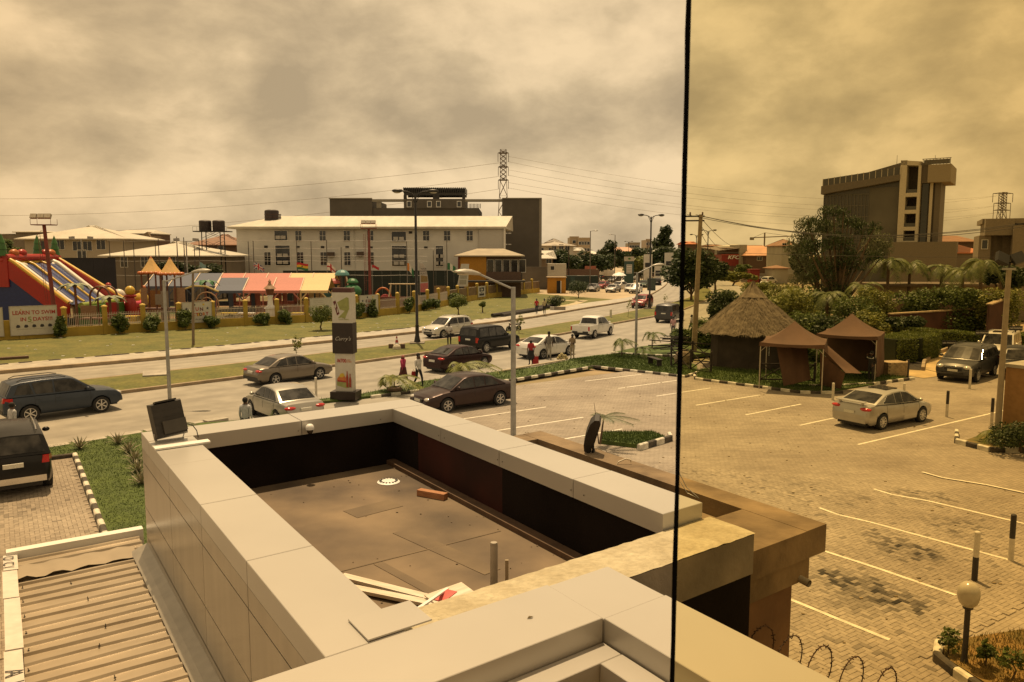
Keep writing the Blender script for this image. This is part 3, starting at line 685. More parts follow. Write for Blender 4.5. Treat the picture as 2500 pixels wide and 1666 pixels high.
for a in frange(4.5, 10.34, 14): fl.append([W(a, 1.19+random.uniform(-.01, .01), 3.318), W(a, 1.27, 3.36), W(a, 1.374, 3.40), W(a, 1.377, 3.47)])
for i in range(14):
    for j in range(3): mb.quad(fl[i][j], fl[i+1][j], fl[i+1][j+1], fl[i][j+1])
mb.xform(LO).build('wall_flashing', ACPW, lean, 20)
mb = MB(); wb(mb, 10.96, 11.10, -.1, 1.42, 3.18, 3.385); mb.xform(LO).build('far_fascia', WHITE, lean)
FASB = mat('fascia_board', (.56, .54, .51), .6, var=.06, scale=3, var2=.05, scale2=12)
bz = 3.35
for a0, a1, db_ in ((10.42, 10.97, .012), (9.55, 10.41, .0), (8.25, 9.54, .006), (6.9, 8.235, -.006), (5.3, 6.88, 0)):
    mb = MB(); mb.hexa([W(a0, -.145+db_, 3.05), W(a0, -.0+db_, 3.05), W(a1, -.0+db_, 3.05), W(a1, -.145+db_, 3.05)], [W(a0, -.145+db_, bz+.012), W(a0, -.0+db_, bz), W(a1, -.0+db_, bz-.006), W(a1, -.145+db_, bz+.004)])
    mb.xform(LO).build('fascia_board', FASB, lean)
INK = mat('grey_ink', (.05, .05, .055), .7)
for ch_, a, sz in (('C', 10.62, .16), ('O', 10.82, .16), ('I', 10.50, .16), ('A', 7.75, .2), ('L', 7.42, .2), ('I', 7.55, .2)):
    M = Matrix.Translation(W(a, -.085, bz+.016)-lean.location) @ Matrix.Rotation(SITE-math.pi/2, 4, 'Z'); text(ch_, sz, INK, lean, M, depth=.001)
scr = MB()
for a, b in [(9.9-.41*i, .035) for i in range(9)]+[(9.2, .62), (8.4, .7), (9.75, .5), (10.4, .42), (10.42, .68), (8.0, .6), (7.3, .66)]:
    p = W(a, b, 3.27); d = Vector((random.uniform(-.01, .01), random.uniform(-.01, .01), .055)); scr.cyl(p, p+d, .004, .004, 5); scr.cyl(p+d*.5, p+d*.56, .012, .012, 6)
scr.xform(LO).build('screws', DARKSTEEL, lean, kind='stuff')

# ------------------------------------------------------------------ things on and around that roof
BODYF = mat('floodlight_body', (.018, .016, .014), .45, var=.25, scale=6); 
t = thing('floodlight', 'square black floodlight on the near parapet corner above the road', 'floodlight', K(9.72, 1.60, ZT), SITE+R(4))
mb = MB(); Mx = Matrix.Translation((0, .03, .255)) @ Matrix.Rotation(R(-14), 4, 'X') @ Matrix.Rotation(R(-6), 4, 'Y')
mb.hexa([Mx @ Vector(p) for p in ((-.17,-.05,-.19),(.17,-.05,-.19),(.17,-.05,.19),(-.17,-.05,.19))], [Mx @ Vector(p) for p in ((-.19,.05,-.21),(.19,.05,-.21),(.19,.05,.21),(-.19,.05,.21))]); mb.build('housing', BODYF, t)
mb = MB(); mb.box(-.09, .17, -.085, -.05, -.17, -.02, Mx); mb.build('gear_box', mat('floodlight_gear', (.05, .045, .038), .5), t)
mb = MB(); mb.box(-.19, .19, .052, .06, -.2, .2, Mx); mb.build('lens', GLASS, t)
mb = MB()
for z in (-.13, -.05, .03, .11): mb.box(-.165, .165, -.058, -.0505, z, z+.012, Mx)
mb.box(-.12, .12, -.06, .04, .205, .225, Mx); mb.build('cooling_fins', BODYF, t)
mb = MB(); mb.beam((-.17, .0, .10), (-.15, .02, .012), .03, .008); mb.beam((.19, .0, .14), (.15, .02, .012), .03, .008); mb.box(-.16, .16, 0, .04, .002, .014); mb.build('bracket', STEEL, t)
mb = MB(); mb.tube([(.19, -.02, .18), (.25, -.04, .16), (.29, -.06, .09), (.30, -.08, .006)], .006, 6); mb.build('cable', BLACKP, t)
t = MB(); kb(t, 9.30, 9.44, 1.37, 1.97, ZT+.002, ZT+.022); o = t.build('loose_trim', WHITE); tag(o, 'white metal trim strip lying across the parapet corner below the floodlight', 'trim strip')
t = thing('floodlight', 'tall rounded black floodlight standing on the concrete ledge of the low building', 'floodlight', W(7.62, 6.3, 4.45), SITE+R(62))
mb = MB(); Mx = Matrix.Translation((0, 0, .33)) @ Matrix.Rotation(R(16), 4, 'X')
pr = [(-.04, -.3), (.06, -.3), (.10, -.2), (.115, 0), (.10, .2), (.05, .29), (-.02, .31), (-.05, .27)]
mb.hexa([Mx @ Vector((-.16, y, z)) for y, z in pr], [Mx @ Vector((.16, y, z)) for y, z in pr]); mb.build('housing', BODYF, t, 40); t.scale = (.62, .78, .78); t.rotation_euler = (0, R(-13), SITE+R(48))
mb = MB(); mb.box(-.15, .15, -.062, -.052, -.26, .25, Mx); mb.build('lens', GLASS, t)
mb = MB(); mb.beam((-.13, 0, .18), (-.1, 0, 0), .03, .01); mb.beam((.13, 0, .18), (.1, 0, 0), .03, .01); mb.box(-.12, .12, -.03, .03, .002, .014); mb.build('bracket', DARKSTEEL, t)
mb = MB(); mb.tube([(.1, 0, .02), (.2, -.05, -.01), (.3, -.12, -.08), (.33, -.18, -.2)], .008, 6); mb.build('cable', mat('grey_cable', (.4, .36, .28), .6), t)
cb_ = MB(); p = W(7.0, 6.1, 4.28); cb_.tube([p, p+Vector((.02, .01, .12)), p+Vector((.07, .02, .2)), p+Vector((.16, .03, .235)), p+Vector((.22, .03, .22)), p+Vector((.222, .03, .19))], .009, 7)
tag(cb_.build('conduit_loop', mat('cream_conduit', (.55, .48, .34), .5)), 'bent cream cable conduit rising out of the ledge trough', 'conduit')
wr = MB(); p = W(5.6, 6.1, 4.4); wr.tube([p, p+Vector((-.12, .1, .1)), p+Vector((-.2, .17, .26))], .005, 5); wr.tube([p, p+Vector((-.1, .14, .02)), p+Vector((-.16, .22, .12))], .004, 5)
tag(wr.build('loose_wire', STEEL), 'two thin loose wires sticking up from the ledge trough', 'wire')
t = thing('dome_camera', 'small white dome camera on the inner face of the far parapet', 'camera', K(9.815, 3.33, 4.69), SITE+math.pi)
mb = MB(); mb.box(-.012, .012, -.02, .05, -.02, .02); mb.build('bracket', WHITE, t)
mb = MB(); mb.lathe([(.0, .075), (.03, .07), (.05, .05), (.056, .02), (.056, 0), (.04, -.005)], 16, (0, .075, 0)); mb.build('cap', WHITE, t, 50)
mb = MB(); mb.sph((0, .075, -.01), (.042, .042, .055), 14, 8); mb.build('dome', mat('smoked_dome', (.03, .02, .015), .1), t, 60)
t = thing('vent_cover', 'round white slotted vent cover lying on the roof floor', 'vent cover', K(9.05, 4.15, 4.003), .3)
mb = MB(); mb.lathe([(0, .02), (.085, .022), (.135, .014), (.15, .004), (.15, 0), (0, 0)], 28); mb.build('disc', WHITE, t, 30)
for k in range(16):
    a = k*math.pi/8; mb = MB(); mb.box(.088, .122, -.011, .011, .0185, .0235, Matrix.Rotation(a, 4, 'Z')); mb.build('slot', SLOT, t)
t = thing('timber_block', 'short reddish timber block lying on the roof floor by the right parapet', 'timber', K(8.15, 4.33, 4.003), SITE-R(62))
mb = MB(); mb.box(-.2, .2, -.045, .045, 0, .075); mb.build('block', mat('raw_timber', (.42, .21, .10), .8, col2=(.30, .13, .06), scale=8, aniso=(1, 8, 8), bump=.2), t)
def slab(name, label, cat, a, b, z, l, w, th, rot, m, tilt=0):
    mb = MB(); mb.box(-l/2, l/2, -w/2, w/2, 0, th); o = mb.build(name, m, None, loc=K(a, b, z), rot=(tilt, 0, rot)); return tag(o, label, cat)
PLY = mat('white_board', (.66, .60, .50), .6, col2=(.5, .43, .33), scale=3, det=8, aniso=(1, 9, 9))
for i, (da, lb) in enumerate(((0, 'upper of two long scuffed white planks lying on the roof floor'), (-.1, 'lower of two long scuffed white planks lying on the roof floor'))):
    p0 = G(835, 1412-da*240, 4.02); p1 = G(1090, 1474-da*110, 4.03); d = p1-p0; mb = MB(); mb.box(-d.length/2, d.length/2, -.042, .042, 0, .03)
    tag(mb.build('plank', PLY, None, loc=(p0+p1)/2, rot=(0, 0, math.atan2(d.y, d.x))), lb, 'plank', 'white planks on the roof floor')
slab('board_offcut', 'pale board offcut with red print leaning at the concrete beam', 'board', 5.5, 3.12, 4.05, .4, .34, .012, SITE+R(8), PLY, R(8))
slab('sign_scrap', 'red printed scrap of sign board on the roof floor', 'board', 5.42, 2.98, 4.14, .22, .1, .008, SITE+R(30), mat('red_print', (.55, .10, .09), .5))
mb = MB(); p0 = G(1016, 1490, 4.5); p1 = G(1095, 1435, 4.06); mb.beam(p0, p1, .03, .012); tag(mb.build('trim_strip', WHITE), 'thin white edge trim leaning against the concrete beam', 'trim strip')
t = thing('vent_pipe', 'grey plastic vent pipe standing up from the roof beside the beam', 'pipe', G(1206, 1440, 4.0))
mb = MB(); mb.lathe([(.034, 0), (.034, .42), (.03, .44), (.0, .444)], 14); mb.build('pipe', mat('pvc', (.34, .30, .24), .5), t, 40)
mb = MB(); mb.box(.1, .13, .03, .05, 0, .26); mb.build('stub', mat('pvc_stub', (.36, .29, .19), .6), t)
leafb = MB(); leafb.add([(0, 0, 0), (.03, .01, .006), (.04, .03, .002), (.012, .022, .008)], [(0, 1, 2, 3)]); 
tag(leafb.build('fallen_leaf', leafmat('dry'), None, loc=K(3.62, 2.55, ZT+.003)), 'dry curled leaf lying on the near parapet coping', 'leaf')
# grit and scraps on the roof, fixings and a stray cable
rg = random.Random(4); gm = MB()
for _ in range(60):
    a, b, z = rg.uniform(4.6, 9.8), 4.5-2.4*rg.random()**2, 4.004
    q = K(a, b, z); r_ = rg.uniform(.003, .007); gm.cbox((q.x, q.y, q.z+r_*.4), (r_*2*rg.uniform(.6, 2), r_*2, r_), None)
tag(gm.build('grit', mat('grit', (.16, .12, .08), .9, var=.4, scale=30)), 'scattered grit and scraps on the low building roof', 'grit', kind='stuff')
fx = MB()
for a in (5.7, 5.5, 7.05, 6.95, 8.45, 8.3): q = K(a, 4.596, ZT-.12); fx.sph((q.x, q.y, q.z), .006, 6, 4)
for b in (1.98, 3.2, 3.32, 4.4): q = K(9.826, b, ZT-.13); fx.sph((q.x, q.y, q.z), .006, 6, 4)
fx.xform(OFF).build('fixings', DARKSTEEL, bld, kind='stuff')
# razor wire coil along the next yard wall
bwm = mat('rusty_wire', (.06, .03, .018), .7, .4, var=.3); mb = MB(); pts = []
base = W(4.25, 5.35, 3.30)
for i in range(190):
    t_ = i/189; th = t_*2*math.pi*5; c = base+(-SA*1.0+SB*.25)*(t_*1.25)
    pts.append(c+Vector((math.cos(th)*.28*SB.x, math.cos(th)*.28*SB.y, math.sin(th)*.3+.16)))
mb.tube(pts, .005, 5)
for i in range(1, 189):
    p = pts[i]; d = Vector((random.uniform(-1, 1), random.uniform(-1, 1), random.uniform(-1, 1))).normalized()*.022; mb.cyl(p-d, p+d, .0045, .0045, 4)
tag(mb.build('razor_wire', bwm), 'rusty coil of barbed wire beside the brown column', 'barbed wire')
mb = MB(); mb.hexa([W(4.0, 5.3, 0), W(4.0, 5.5, 0), W(1.2, 6.0, 0), W(1.2, 5.8, 0)], [W(4.0, 5.3, 2.9), W(4.0, 5.5, 2.9), W(1.2, 6.0, 2.9), W(1.2, 5.8, 2.9)]); tag(mb.build('yard_wall', REND), 'brown rendered yard wall carrying the barbed wire', 'wall')

# ------------------------------------------------------------------ the window the view is taken through: two tinted panes and their black seal
win = thing('window', 'tinted glass window with two panes joined by a black seal', 'window', (.32, 1.0, 5.6))
def tint(name, T, th):
    m = bpy.data.materials.new(name); m.use_nodes = True; t = m.node_tree; t.nodes.clear()
    ab = [-math.log(x) for x in T]; mxa = max(ab); va = t.nodes.new('ShaderNodeVolumeAbsorption')
    va.inputs['Color'].default_value = (1-ab[0]/mxa, 1-ab[1]/mxa, 1-ab[2]/mxa, 1); va.inputs['Density'].default_value = mxa/th
    oo = t.nodes.new('ShaderNodeOutputMaterial'); t.links.new(va.outputs[0], oo.inputs['Volume']); return m
TH = .012
# the joint stands where the seal is seen
gx = D(1664, 833, 1.0)
GXT = gx.x
mb = MB(); mb.box(-3.2, GXT-.32-.0021, 0, TH, -.2, 3.2); mb.build('pane', tint('tinted_glass', (.93, .71, .44), TH), win)
mb = MB(); mb.box(GXT-.32+.0021, 3.4, 0, TH, -.2, 3.2); mb.build('pane', tint('tinted_glass_amber', (.86, .61, .27), TH), win)
mb = MB(); prev = None
for i in range(61):
    z = -.2+3.4*i/60; l = .0026+.0016*random.random()**3+.0005*math.sin(i*1.3); r_ = .0027; x0 = GXT-.32
    ring = [(x0-l, .004, z), (x0+r_, .004, z), (x0+r_, .008, z), (x0-l, .008, z)]
    n = len(mb.v); mb.v += ring
    if i: 
        for k in range(4): mb.f.append((n-4+k, n-4+(k+1) % 4, n+(k+1) % 4, n+k))
mb.build('seal', mat('black_silicone', (.004, .003, .002), 1.0, var=.2, spec=0.0), win)
mb = MB(); mb.box(-3.3, 3.5, -.06, .08, -.35, -.2); mb.box(-3.3, 3.5, -.06, .08, 3.2, 3.4); mb.build('frame', DARKSTEEL, win)
# ================================================================== VEHICLES
# hull: (x, top z, half-width factor) rear to front; cabin: roof profile (x,z) rear base -> front base; win: side windows (x,z)
CS = {
 'sedan': dict(L=4.7, w=.90, wb=2.70, r=.325, zb=.24, belt=.95,
   hull=[(-2.35,.60,.80),(-2.30,.80,.88),(-2.22,.96,.92),(-2.0,.99,.96),(-1.5,1.0,.99),(-.5,.97,1),(.5,.95,1),(1.1,.94,.99),(1.6,.87,.97),(2.05,.77,.93),(2.25,.68,.88),(2.33,.55,.80),(2.36,.42,.76)],
   cab=[(-1.72,.985),(-1.02,1.38),(-.6,1.45),(-.1,1.475),(.25,1.45),(.45,1.40),(1.22,.93)], wr=.76,
   win=[[(-1.33,1.0),(-.92,1.33),(-.62,1.37),(-.62,1.0)],[(-.56,1.0),(-.56,1.375),(-.06,1.40),(-.06,.99)],[(0.0,.99),(0.0,1.40),(.30,1.375),(.42,1.34),(.98,.985)]], seams=[-1.15,-.03,1.05]),
 'coupe': dict(L=4.55, w=.90, wb=2.65, r=.33, zb=.22, belt=.95,
   hull=[(-2.28,.62,.80),(-2.24,.86,.88),(-2.15,1.02,.92),(-1.9,1.05,.96),(-1.4,1.03,.99),(-.5,.98,1),(.5,.95,1),(1.1,.93,.99),(1.6,.85,.97),(2.0,.75,.92),(2.18,.66,.86),(2.26,.52,.78),(2.28,.40,.74)],
   cab=[(-1.80,1.03),(-1.0,1.37),(-.55,1.44),(-.05,1.46),(.3,1.42),(.5,1.36),(1.32,.92)], wr=.74,
   win=[[(-1.30,1.06),(-.95,1.31),(-.5,1.37),(-.5,1.0)],[(-.44,1.0),(-.44,1.375),(-.02,1.385),(-.02,.985)],[(.04,.985),(.04,1.385),(.34,1.35),(.48,1.30),(1.06,.97)]], seams=[-1.1,.01,1.1]),
 'suv': dict(L=4.6, w=.91, wb=2.66, r=.35, zb=.30, belt=1.08,
   hull=[(-2.28,.60,.82),(-2.26,.9,.90),(-2.20,1.06,.93),(-2.0,1.10,.97),(-1.0,1.09,1),(0,1.07,1),(.6,1.06,1),(1.1,1.05,.99),(1.6,1.0,.97),(2.0,.92,.93),(2.2,.80,.88),(2.28,.62,.82),(2.30,.45,.78)],
   cab=[(-2.18,1.08),(-1.92,1.58),(-1.6,1.66),(-.8,1.70),(0,1.69),(.25,1.65),(.40,1.60),(1.18,1.05)], wr=.76,
   win=[[(-1.88,1.17),(-1.70,1.52),(-1.30,1.57),(-1.18,1.14)],[(-1.10,1.13),(-1.20,1.58),(-.45,1.60),(-.45,1.12)],[(-.38,1.12),(-.38,1.60),(.16,1.585),(.34,1.54),(.92,1.10)]], seams=[-1.15,-.41,.95]),
 'boxy': dict(L=4.83, w=.96, wb=2.88, r=.38, zb=.34, belt=1.12,
   hull=[(-2.38,.60,.90),(-2.37,.95,.95),(-2.34,1.10,.96),(-2.1,1.13,.98),(-1.0,1.13,1),(0,1.12,1),(.7,1.11,1),(1.15,1.10,.99),(1.7,1.08,.98),(2.1,1.02,.96),(2.3,.92,.93),(2.38,.70,.9),(2.40,.48,.86)],
   cab=[(-2.34,1.11),(-2.24,1.72),(-2.1,1.84),(-1.2,1.87),(-.3,1.87),(.25,1.83),(.42,1.78),(1.02,1.10)], wr=.82,
   win=[[(-2.10,1.20),(-2.02,1.73),(-1.18,1.76),(-1.18,1.20)],[(-1.10,1.19),(-1.10,1.74),(-.40,1.74),(-.40,1.17)],[(-.33,1.17),(-.33,1.74),(.20,1.72),(.38,1.68),(.84,1.16)]], seams=[-1.14,-.36,.9]),
 'pickup': dict(L=5.25, w=.90, wb=3.08, r=.37, zb=.38, belt=1.10,
   hull=[(-2.60,.62,.86),(-2.58,.70,.90),(-2.5,.72,.92),(-1.15,.72,.95),(-1.05,.74,.95),(-1.0,1.08,.97),(-.5,1.09,1),(.5,1.08,1),(1.15,1.07,.99),(1.8,1.03,.97),(2.2,.95,.93),(2.45,.82,.88),(2.56,.62,.82),(2.60,.48,.78)],
   cab=[(-1.02,1.08),(-.86,1.62),(-.7,1.70),(-.2,1.75),(.4,1.72),(.62,1.66),(.74,1.60),(1.38,1.07)], wr=.76,
   win=[[(-.80,1.16),(-.68,1.60),(-.12,1.64),(-.12,1.14)],[(-.05,1.14),(-.05,1.64),(.52,1.60),(.66,1.55),(1.12,1.12)]], seams=[-.92,-.08,1.15]),
}
def prof(tab, x, k):
    for i in range(len(tab)-1):
        if x <= tab[i+1][0]:
            t = (x-tab[i][0])/(tab[i+1][0]-tab[i][0]); t = max(0, min(1, t)); return tab[i][k]+(tab[i+1][k]-tab[i][k])*t
    return tab[-1][k]
SEC = ((.0, .90), (.08, .965), (.45, 1.0), (.78, .99), (.93, .955), (1.0, .86))
WC = {}
def wheel_meshes(r, spokes):
    key = (r, spokes)
    if key in WC: return WC[key]
    t = MB(); t.lathe([(r*.64, -.10), (r*.92, -.105), (r, -.075), (r*1.0, .075), (r*.92, .105), (r*.66, .10), (r*.64, -.10)], 24, axis='y'); tm = t.mesh('tyre', 50)
    d = MB(); d.lathe([(r*.66, .09), (r*.62, .05), (.0, .045)], 20, axis='y'); dm = d.mesh('wheel_disc', 40)
    s = MB()
    s.lathe([(r*.68, .085), (r*.655, .105), (r*.60, .105), (r*.585, .07)], 24, axis='y'); s.lathe([(0, .10), (r*.12, .10), (r*.15, .06)], 10, axis='y')
    for k in range(spokes):
        M = Matrix.Rotation(2*math.pi*k/spokes, 4, 'Y'); s.hexa([M @ Vector(p) for p in ((-.022, .06, r*.1), (.022, .06, r*.1), (.032, .06, r*.62), (-.032, .06, r*.62))], [M @ Vector(p) for p in ((-.018, .098, r*.1), (.018, .098, r*.1), (.024, .104, r*.62), (-.024, .104, r*.62))])
    sm = s.mesh('rim', 40); WC[key] = (tm, dm, sm); return WC[key]
CC = {}
def car_parts(st):
    if st in CC: return CC[st]
    c = CS[st]; L, w, wb, r, zb = c['L'], c['w'], c['wb'], c['r'], c['zb']; H = c['hull']; ax = (-wb/2-.02, wb/2+.03)
    ra = r+.055
    xs = set([h[0] for h in H]); xs |= set(frange(-L/2+.12, L/2-.12, 30))
    for a in ax: xs |= set(a+ra*math.cos(math.pi*k/12) for k in range(13))
    xs = sorted(x for x in xs if H[0][0] <= x <= H[-1][0])
    mb = MB(); n = 2*len(SEC)+1; clad = MB()
    def sec(x):
        zt = prof(H, x, 1); hw = w*prof(H, x, 2); z0 = zb+(.10 if abs(x) > L/2-.25 else 0)
        arch = z0
        for a in ax:
            q = ra*ra-(x-a)**2
            if q > 0: arch = max(arch, r+math.sqrt(q))
        pts = []
        for f, y in SEC: pts.append((hw*y, max(z0+(zt-z0)*f, min(arch, zt-.02))))
        return pts, zt
    for x in xs:
        pts, zt = sec(x)
        ring = [(x, -y, z) for y, z in pts]+[(x, 0, zt+.022)]+[(x, y, z) for y, z in pts[::-1]]
        mb.v += ring
    for i in range(len(xs)-1):
        for k in range(n-1): q = i*n+k; mb.f.append((q, q+1, q+n+1, q+n))
    mb.f.append(tuple(range(n))); mb.f.append(tuple(range((len(xs)-1)*n, len(xs)*n))[::-1])
    out = {'body': mb.mesh('body', 38)}
    u = MB(); u.box(-L/2+.18, L/2-.2, -w*.70, w*.70, zb-.05, zb+.32); out['underbody'] = u.mesh('underbody')
    # cabin shell
    cab = c['cab']; belt = c['belt']; zr = max(z for x, z in cab); wbelt = w*.955; wroof = w*c['wr']
    def yw(z): return wbelt+(wroof-wbelt)*max(0, (z-belt))/(zr-belt)
    cm = MB(); m = len(cab)
    for i, (x, z) in enumerate(cab):
        y = yw(z); e = .035 if 0 < i < m-1 else 0
        cm.v += [(x, -yw(z-e), z-e), (x, -y*.93, z), (x, 0, z+(.03 if e else .015)), (x, y*.93, z), (x, yw(z-e), z-e)]
    for i in range(m-1):
        for k in range(4): q = i*5+k; cm.f.append((q, q+1, q+6, q+5))
    cm.f.append(tuple(i*5 for i in range(m))); cm.f.append(tuple(i*5+4 for i in range(m))[::-1])
    out['cabin'] = cm.mesh('cabin', 30)
    ws = []
    for poly in c['win']:
        for s in (-1, 1):
            g = MB(); a = [(x, s*(yw(z)+.001), z) for x, z in poly]; b = [(x, s*(yw(z)+.011), z) for x, z in poly]; g.hexa(a, b); ws.append(g.mesh('side_window'))
    out['windows'] = ws
    def slope(p, q, s0, s1, fy):
        P = Vector((p[0], 0, p[1])); Q = Vector((q[0], 0, q[1])); d = Q-P; nn = Vector((-d.z, 0, d.x)); nn = -nn if nn.z < 0 else nn; nn.normalize()
        lo, hi = P+d*s0, P+d*s1; g = MB(); pts = []
        for b in (lo, hi):
            yb = yw(b.z)*fy; pts.append([(b+nn*.003+Vector((0, k*yb, .018*(1-k*k)*1.1))) for k in (-1, -.5, 0, .5, 1)])
        for i in range(4): g.hexa([pts[0][i], pts[0][i+1], pts[1][i+1], pts[1][i]], [v+nn*.012 for v in (pts[0][i], pts[0][i+1], pts[1][i+1], pts[1][i])])
        return g.mesh('glass', 40)
    out['windscreen'] = slope(cab[-1], cab[-2], .06, .95, .9); out['rear_window'] = slope(cab[0], cab[1], .12 if st != 'boxy' else .2, .94, .86)
    # seams, lamps, trim
    sm = MB()
    for x in c['seams']:
        pts, zt = sec(x)
        for s in (-1, 1): sm.tube([(x, s*(y+.001), z) for y, z in pts if z > zb+.08], .006, 4)
    out['door_seams'] = sm.mesh('door_seams')
    hl = []; tl = []
    xf, xr = H[-1][0], H[0][0]; zf = prof(H, xf-.2, 1)
    tall = st in ('suv', 'boxy', 'pickup')
    for s in (-1, 1):
        g = MB(); g.sph((xf-.20, s*w*.66, zf-.10), (.20, .20, .085 if not tall else .11), 12, 8); hl.append(g.mesh('headlight', 60))
        g = MB()
        if st == 'pickup': g.box(xr-.01, xr+.08, s*w*.88-.06, s*w*.88+.06, .70, 1.02)
        elif st == 'boxy': g.box(xr-.012, xr+.14, s*w*.86-.085, s*w*.86+.085, .78, 1.14)
        elif st == 'suv': g.hexa([(xr-.012, s*w*.70, .88), (xr-.012, s*w*.885, .88), (xr+.34, s*w*.985, .92), (xr+.3, s*w*.7, .92)], [(xr+.03, s*w*.74, 1.07), (xr+.03, s*w*.90, 1.07), (xr+.34, s*w*.975, 1.04), (xr+.3, s*w*.7, 1.04)])
        else: g.sph((xr+.14, s*w*.70, prof(H, xr+.12, 1)-.13), (.16, .25, .082), 12, 8)
        tl.append(g.mesh('tail_light', 60))
    out['headlight'] = hl; out['tail_light'] = tl
    g = MB(); g.box(xf-.05, xf+.012, -w*.42, w*.42, zf-.22, zf-.10); g.box(xf-.06, xf+.008, -w*.55, w*.55, zb+.12, zb+.24); out['grille'] = g.mesh('grille')
    g = MB(); g.box(xf-.03, xf+.02, -.23, .23, zb+.26, zb+.37); out['plate_f'] = g.mesh('number_plate')
    zp = {'sedan': .74, 'coupe': .72, 'suv': .88, 'boxy': .98, 'pickup': .60}[st]; g = MB(); g.box(xr-.02, xr+.05, -.23, .23, zp-.055, zp+.055); out['plate_r'] = g.mesh('number_plate')
    mr = []
    for s in (-1, 1):
        g = MB(); g.sph((c['win'][-1][-1][0]-.10, s*(w+.09), c['win'][-1][-1][1]+.06), (.07, .105, .07), 10, 7); mr.append(g.mesh('mirror', 60))
    out['mirror'] = mr
    g = MB()
    for x in c['seams'][:-1]:
        for s in (-1, 1): pts, zt = sec(x+.16); g.box(x+.08, x+.24, s*(pts[3][0])-.012, s*(pts[3][0])+.012, pts[3][1]-.03, pts[3][1]-.005)
    out['handles'] = g.mesh('door_handles')
    if st in ('suv', 'boxy'):
        g = MB()
        for s in (-1, 1): g.tube([(-1.7 if st == 'suv' else -1.9, s*wroof*.86, zr-.03), (-1.5, s*wroof*.86, zr+.05), (-.2, s*wroof*.86, zr+.06), (.1, s*wroof*.86, zr+.0)], .018, 6)
        out['roof_rails'] = g.mesh('roof_rails', 40)
    if st == 'pickup':
        g = []
        for s in (-1, 1): q = MB(); q.box(-2.58, -1.02, s*w*.92-.04, s*w*.92+.04, .70, 1.09); g.append(q.mesh('bed_side'))
        q = MB(); q.box(-2.60, -2.53, -w*.88, w*.88, .70, 1.09); g.append(q.mesh('tailgate')); out['bed'] = g
    lo = MB(); lo.box(xr-.012, xr+.1, -w*.80, w*.80, zb+.1, zb+.26); out['rear_skirt'] = lo.mesh('bumper_skirt')
    CC[st] = out; return out
def vehicle(name, label, cat, st, col, loc, rz, group=None, spokes=7, trim=None, spare=False, simple=False, sunroof=False, rails=None, spoiler=False, scale=1.0, stripes=None):
    t = thing(name, label, cat, loc, rz, group); P = car_parts(st); c = CS[st]; t.scale = (scale,)*3
    P_ = col; tr = trim or col
    body = put('body', P['body'], t, P_); put('underbody', P['underbody'], t, BLACKP)
    cb = put('cabin', P['cabin'], t, P_)
    for m in P['windows']: put('side_window', m, cb, CARGLASS)
    put('windscreen', P['windscreen'], cb, CARGLASS); put('rear_window', P['rear_window'], cb, CARGLASS)
    for m in P['headlight']: put('headlight', m, t, CLEARLAMP)
    for m in P['tail_light']: put('tail_light', m, t, REDLAMP)
    put('grille', P['grille'], t, BLACKP); put('number_plate', P['plate_f'], t, PLATE); put('number_plate', P['plate_r'], t, PLATE)
    for m in P['mirror']: put('mirror', m, t, P_)
    for x in (-c['wb']/2-.02, c['wb']/2+.03):
        for s in (-1, 1):
            tm, dm, rm = wheel_meshes(c['r'], spokes)
            w_ = put('wheel', tm, t, TYRE, (x, s*(c['w']-.10), c['r']), (0, 0, 0 if s > 0 else math.pi))
            put('wheel_disc', dm, w_, BLACKP); put('rim', rm, w_, RIM if spokes else BLACKP)
    if not simple:
        put('door_seams', P['door_seams'], body, BLACKP)['kind'] = 'stuff'; put('door_handles', P['handles'], body, tr)['kind'] = 'stuff'
        put('bumper_skirt', P['rear_skirt'], t, trim or BLACKP)
    if 'roof_rails' in P and rails is not None: put('roof_rails', P['roof_rails'], t, rails)['kind'] = 'stuff'
    if 'bed' in P:
        for k, m in enumerate(P['bed']): put(('bed_side', 'bed_side', 'tailgate')[k], m, t, P_)
    if spare:
        tm, dm, rm = wheel_meshes(c['r']*.92, 0 or 6); s_ = put('spare_wheel', tm, t, BLACKP, (-c['L']/2-.08, 0, 1.0), (0, 0, math.pi/2)); put('wheel_cover', dm, s_, P_)
    if sunroof: m = MB(); z = max(q[1] for q in c['cab'])+.025; m.box(-.5, .25, -.4, .4, z-.03, z+.012); m.build('sunroof', CARGLASS, t)
    if spoiler:
        m = MB(); z = prof(c['hull'], -c['L']/2+.2, 1); m.hexa([(-2.28, -.62, z+.09), (-2.05, -.62, z+.12), (-2.05, .62, z+.12), (-2.28, .62, z+.09)], [(-2.28, -.62, z+.115), (-2.05, -.62, z+.14), (-2.05, .62, z+.14), (-2.28, .62, z+.115)])
        for s in (-1, 1): m.box(-2.2, -2.1, s*.5-.03, s*.5+.03, z-.02, z+.11)
        m.build('spoiler', P_, t)
    return t
HB = SITE   # heading along the road, to the right
def head(f, b): return SITE+math.atan2(f(b+1.5)-f(b-1.5), 3)
PT = dict(bluegrey=paint('bluegrey', (.04, .052, .075)), black=paint('black', (.008, .008, .009), .1), tan=paint('tan', (.18, .155, .125), .45), silver=paint('silver', (.42, .405, .375), .55), plum=paint('plum', (.045, .028, .026), .4),
          maroon=paint('maroon', (.03, .012, .012), .3), white=paint('white', (.68, .67, .63), .0), pearl=paint('pearl', (.58, .56, .51), .2), red=paint('red', (.22, .012, .012), .2), grey=paint('grey', (.16, .155, .15), .5), champ=paint('champagne', (.38, .365, .325), .5), green=paint('green', (.05, .075, .055), .4), dkgrey=paint('dkgrey', (.06, .06, .06), .4))
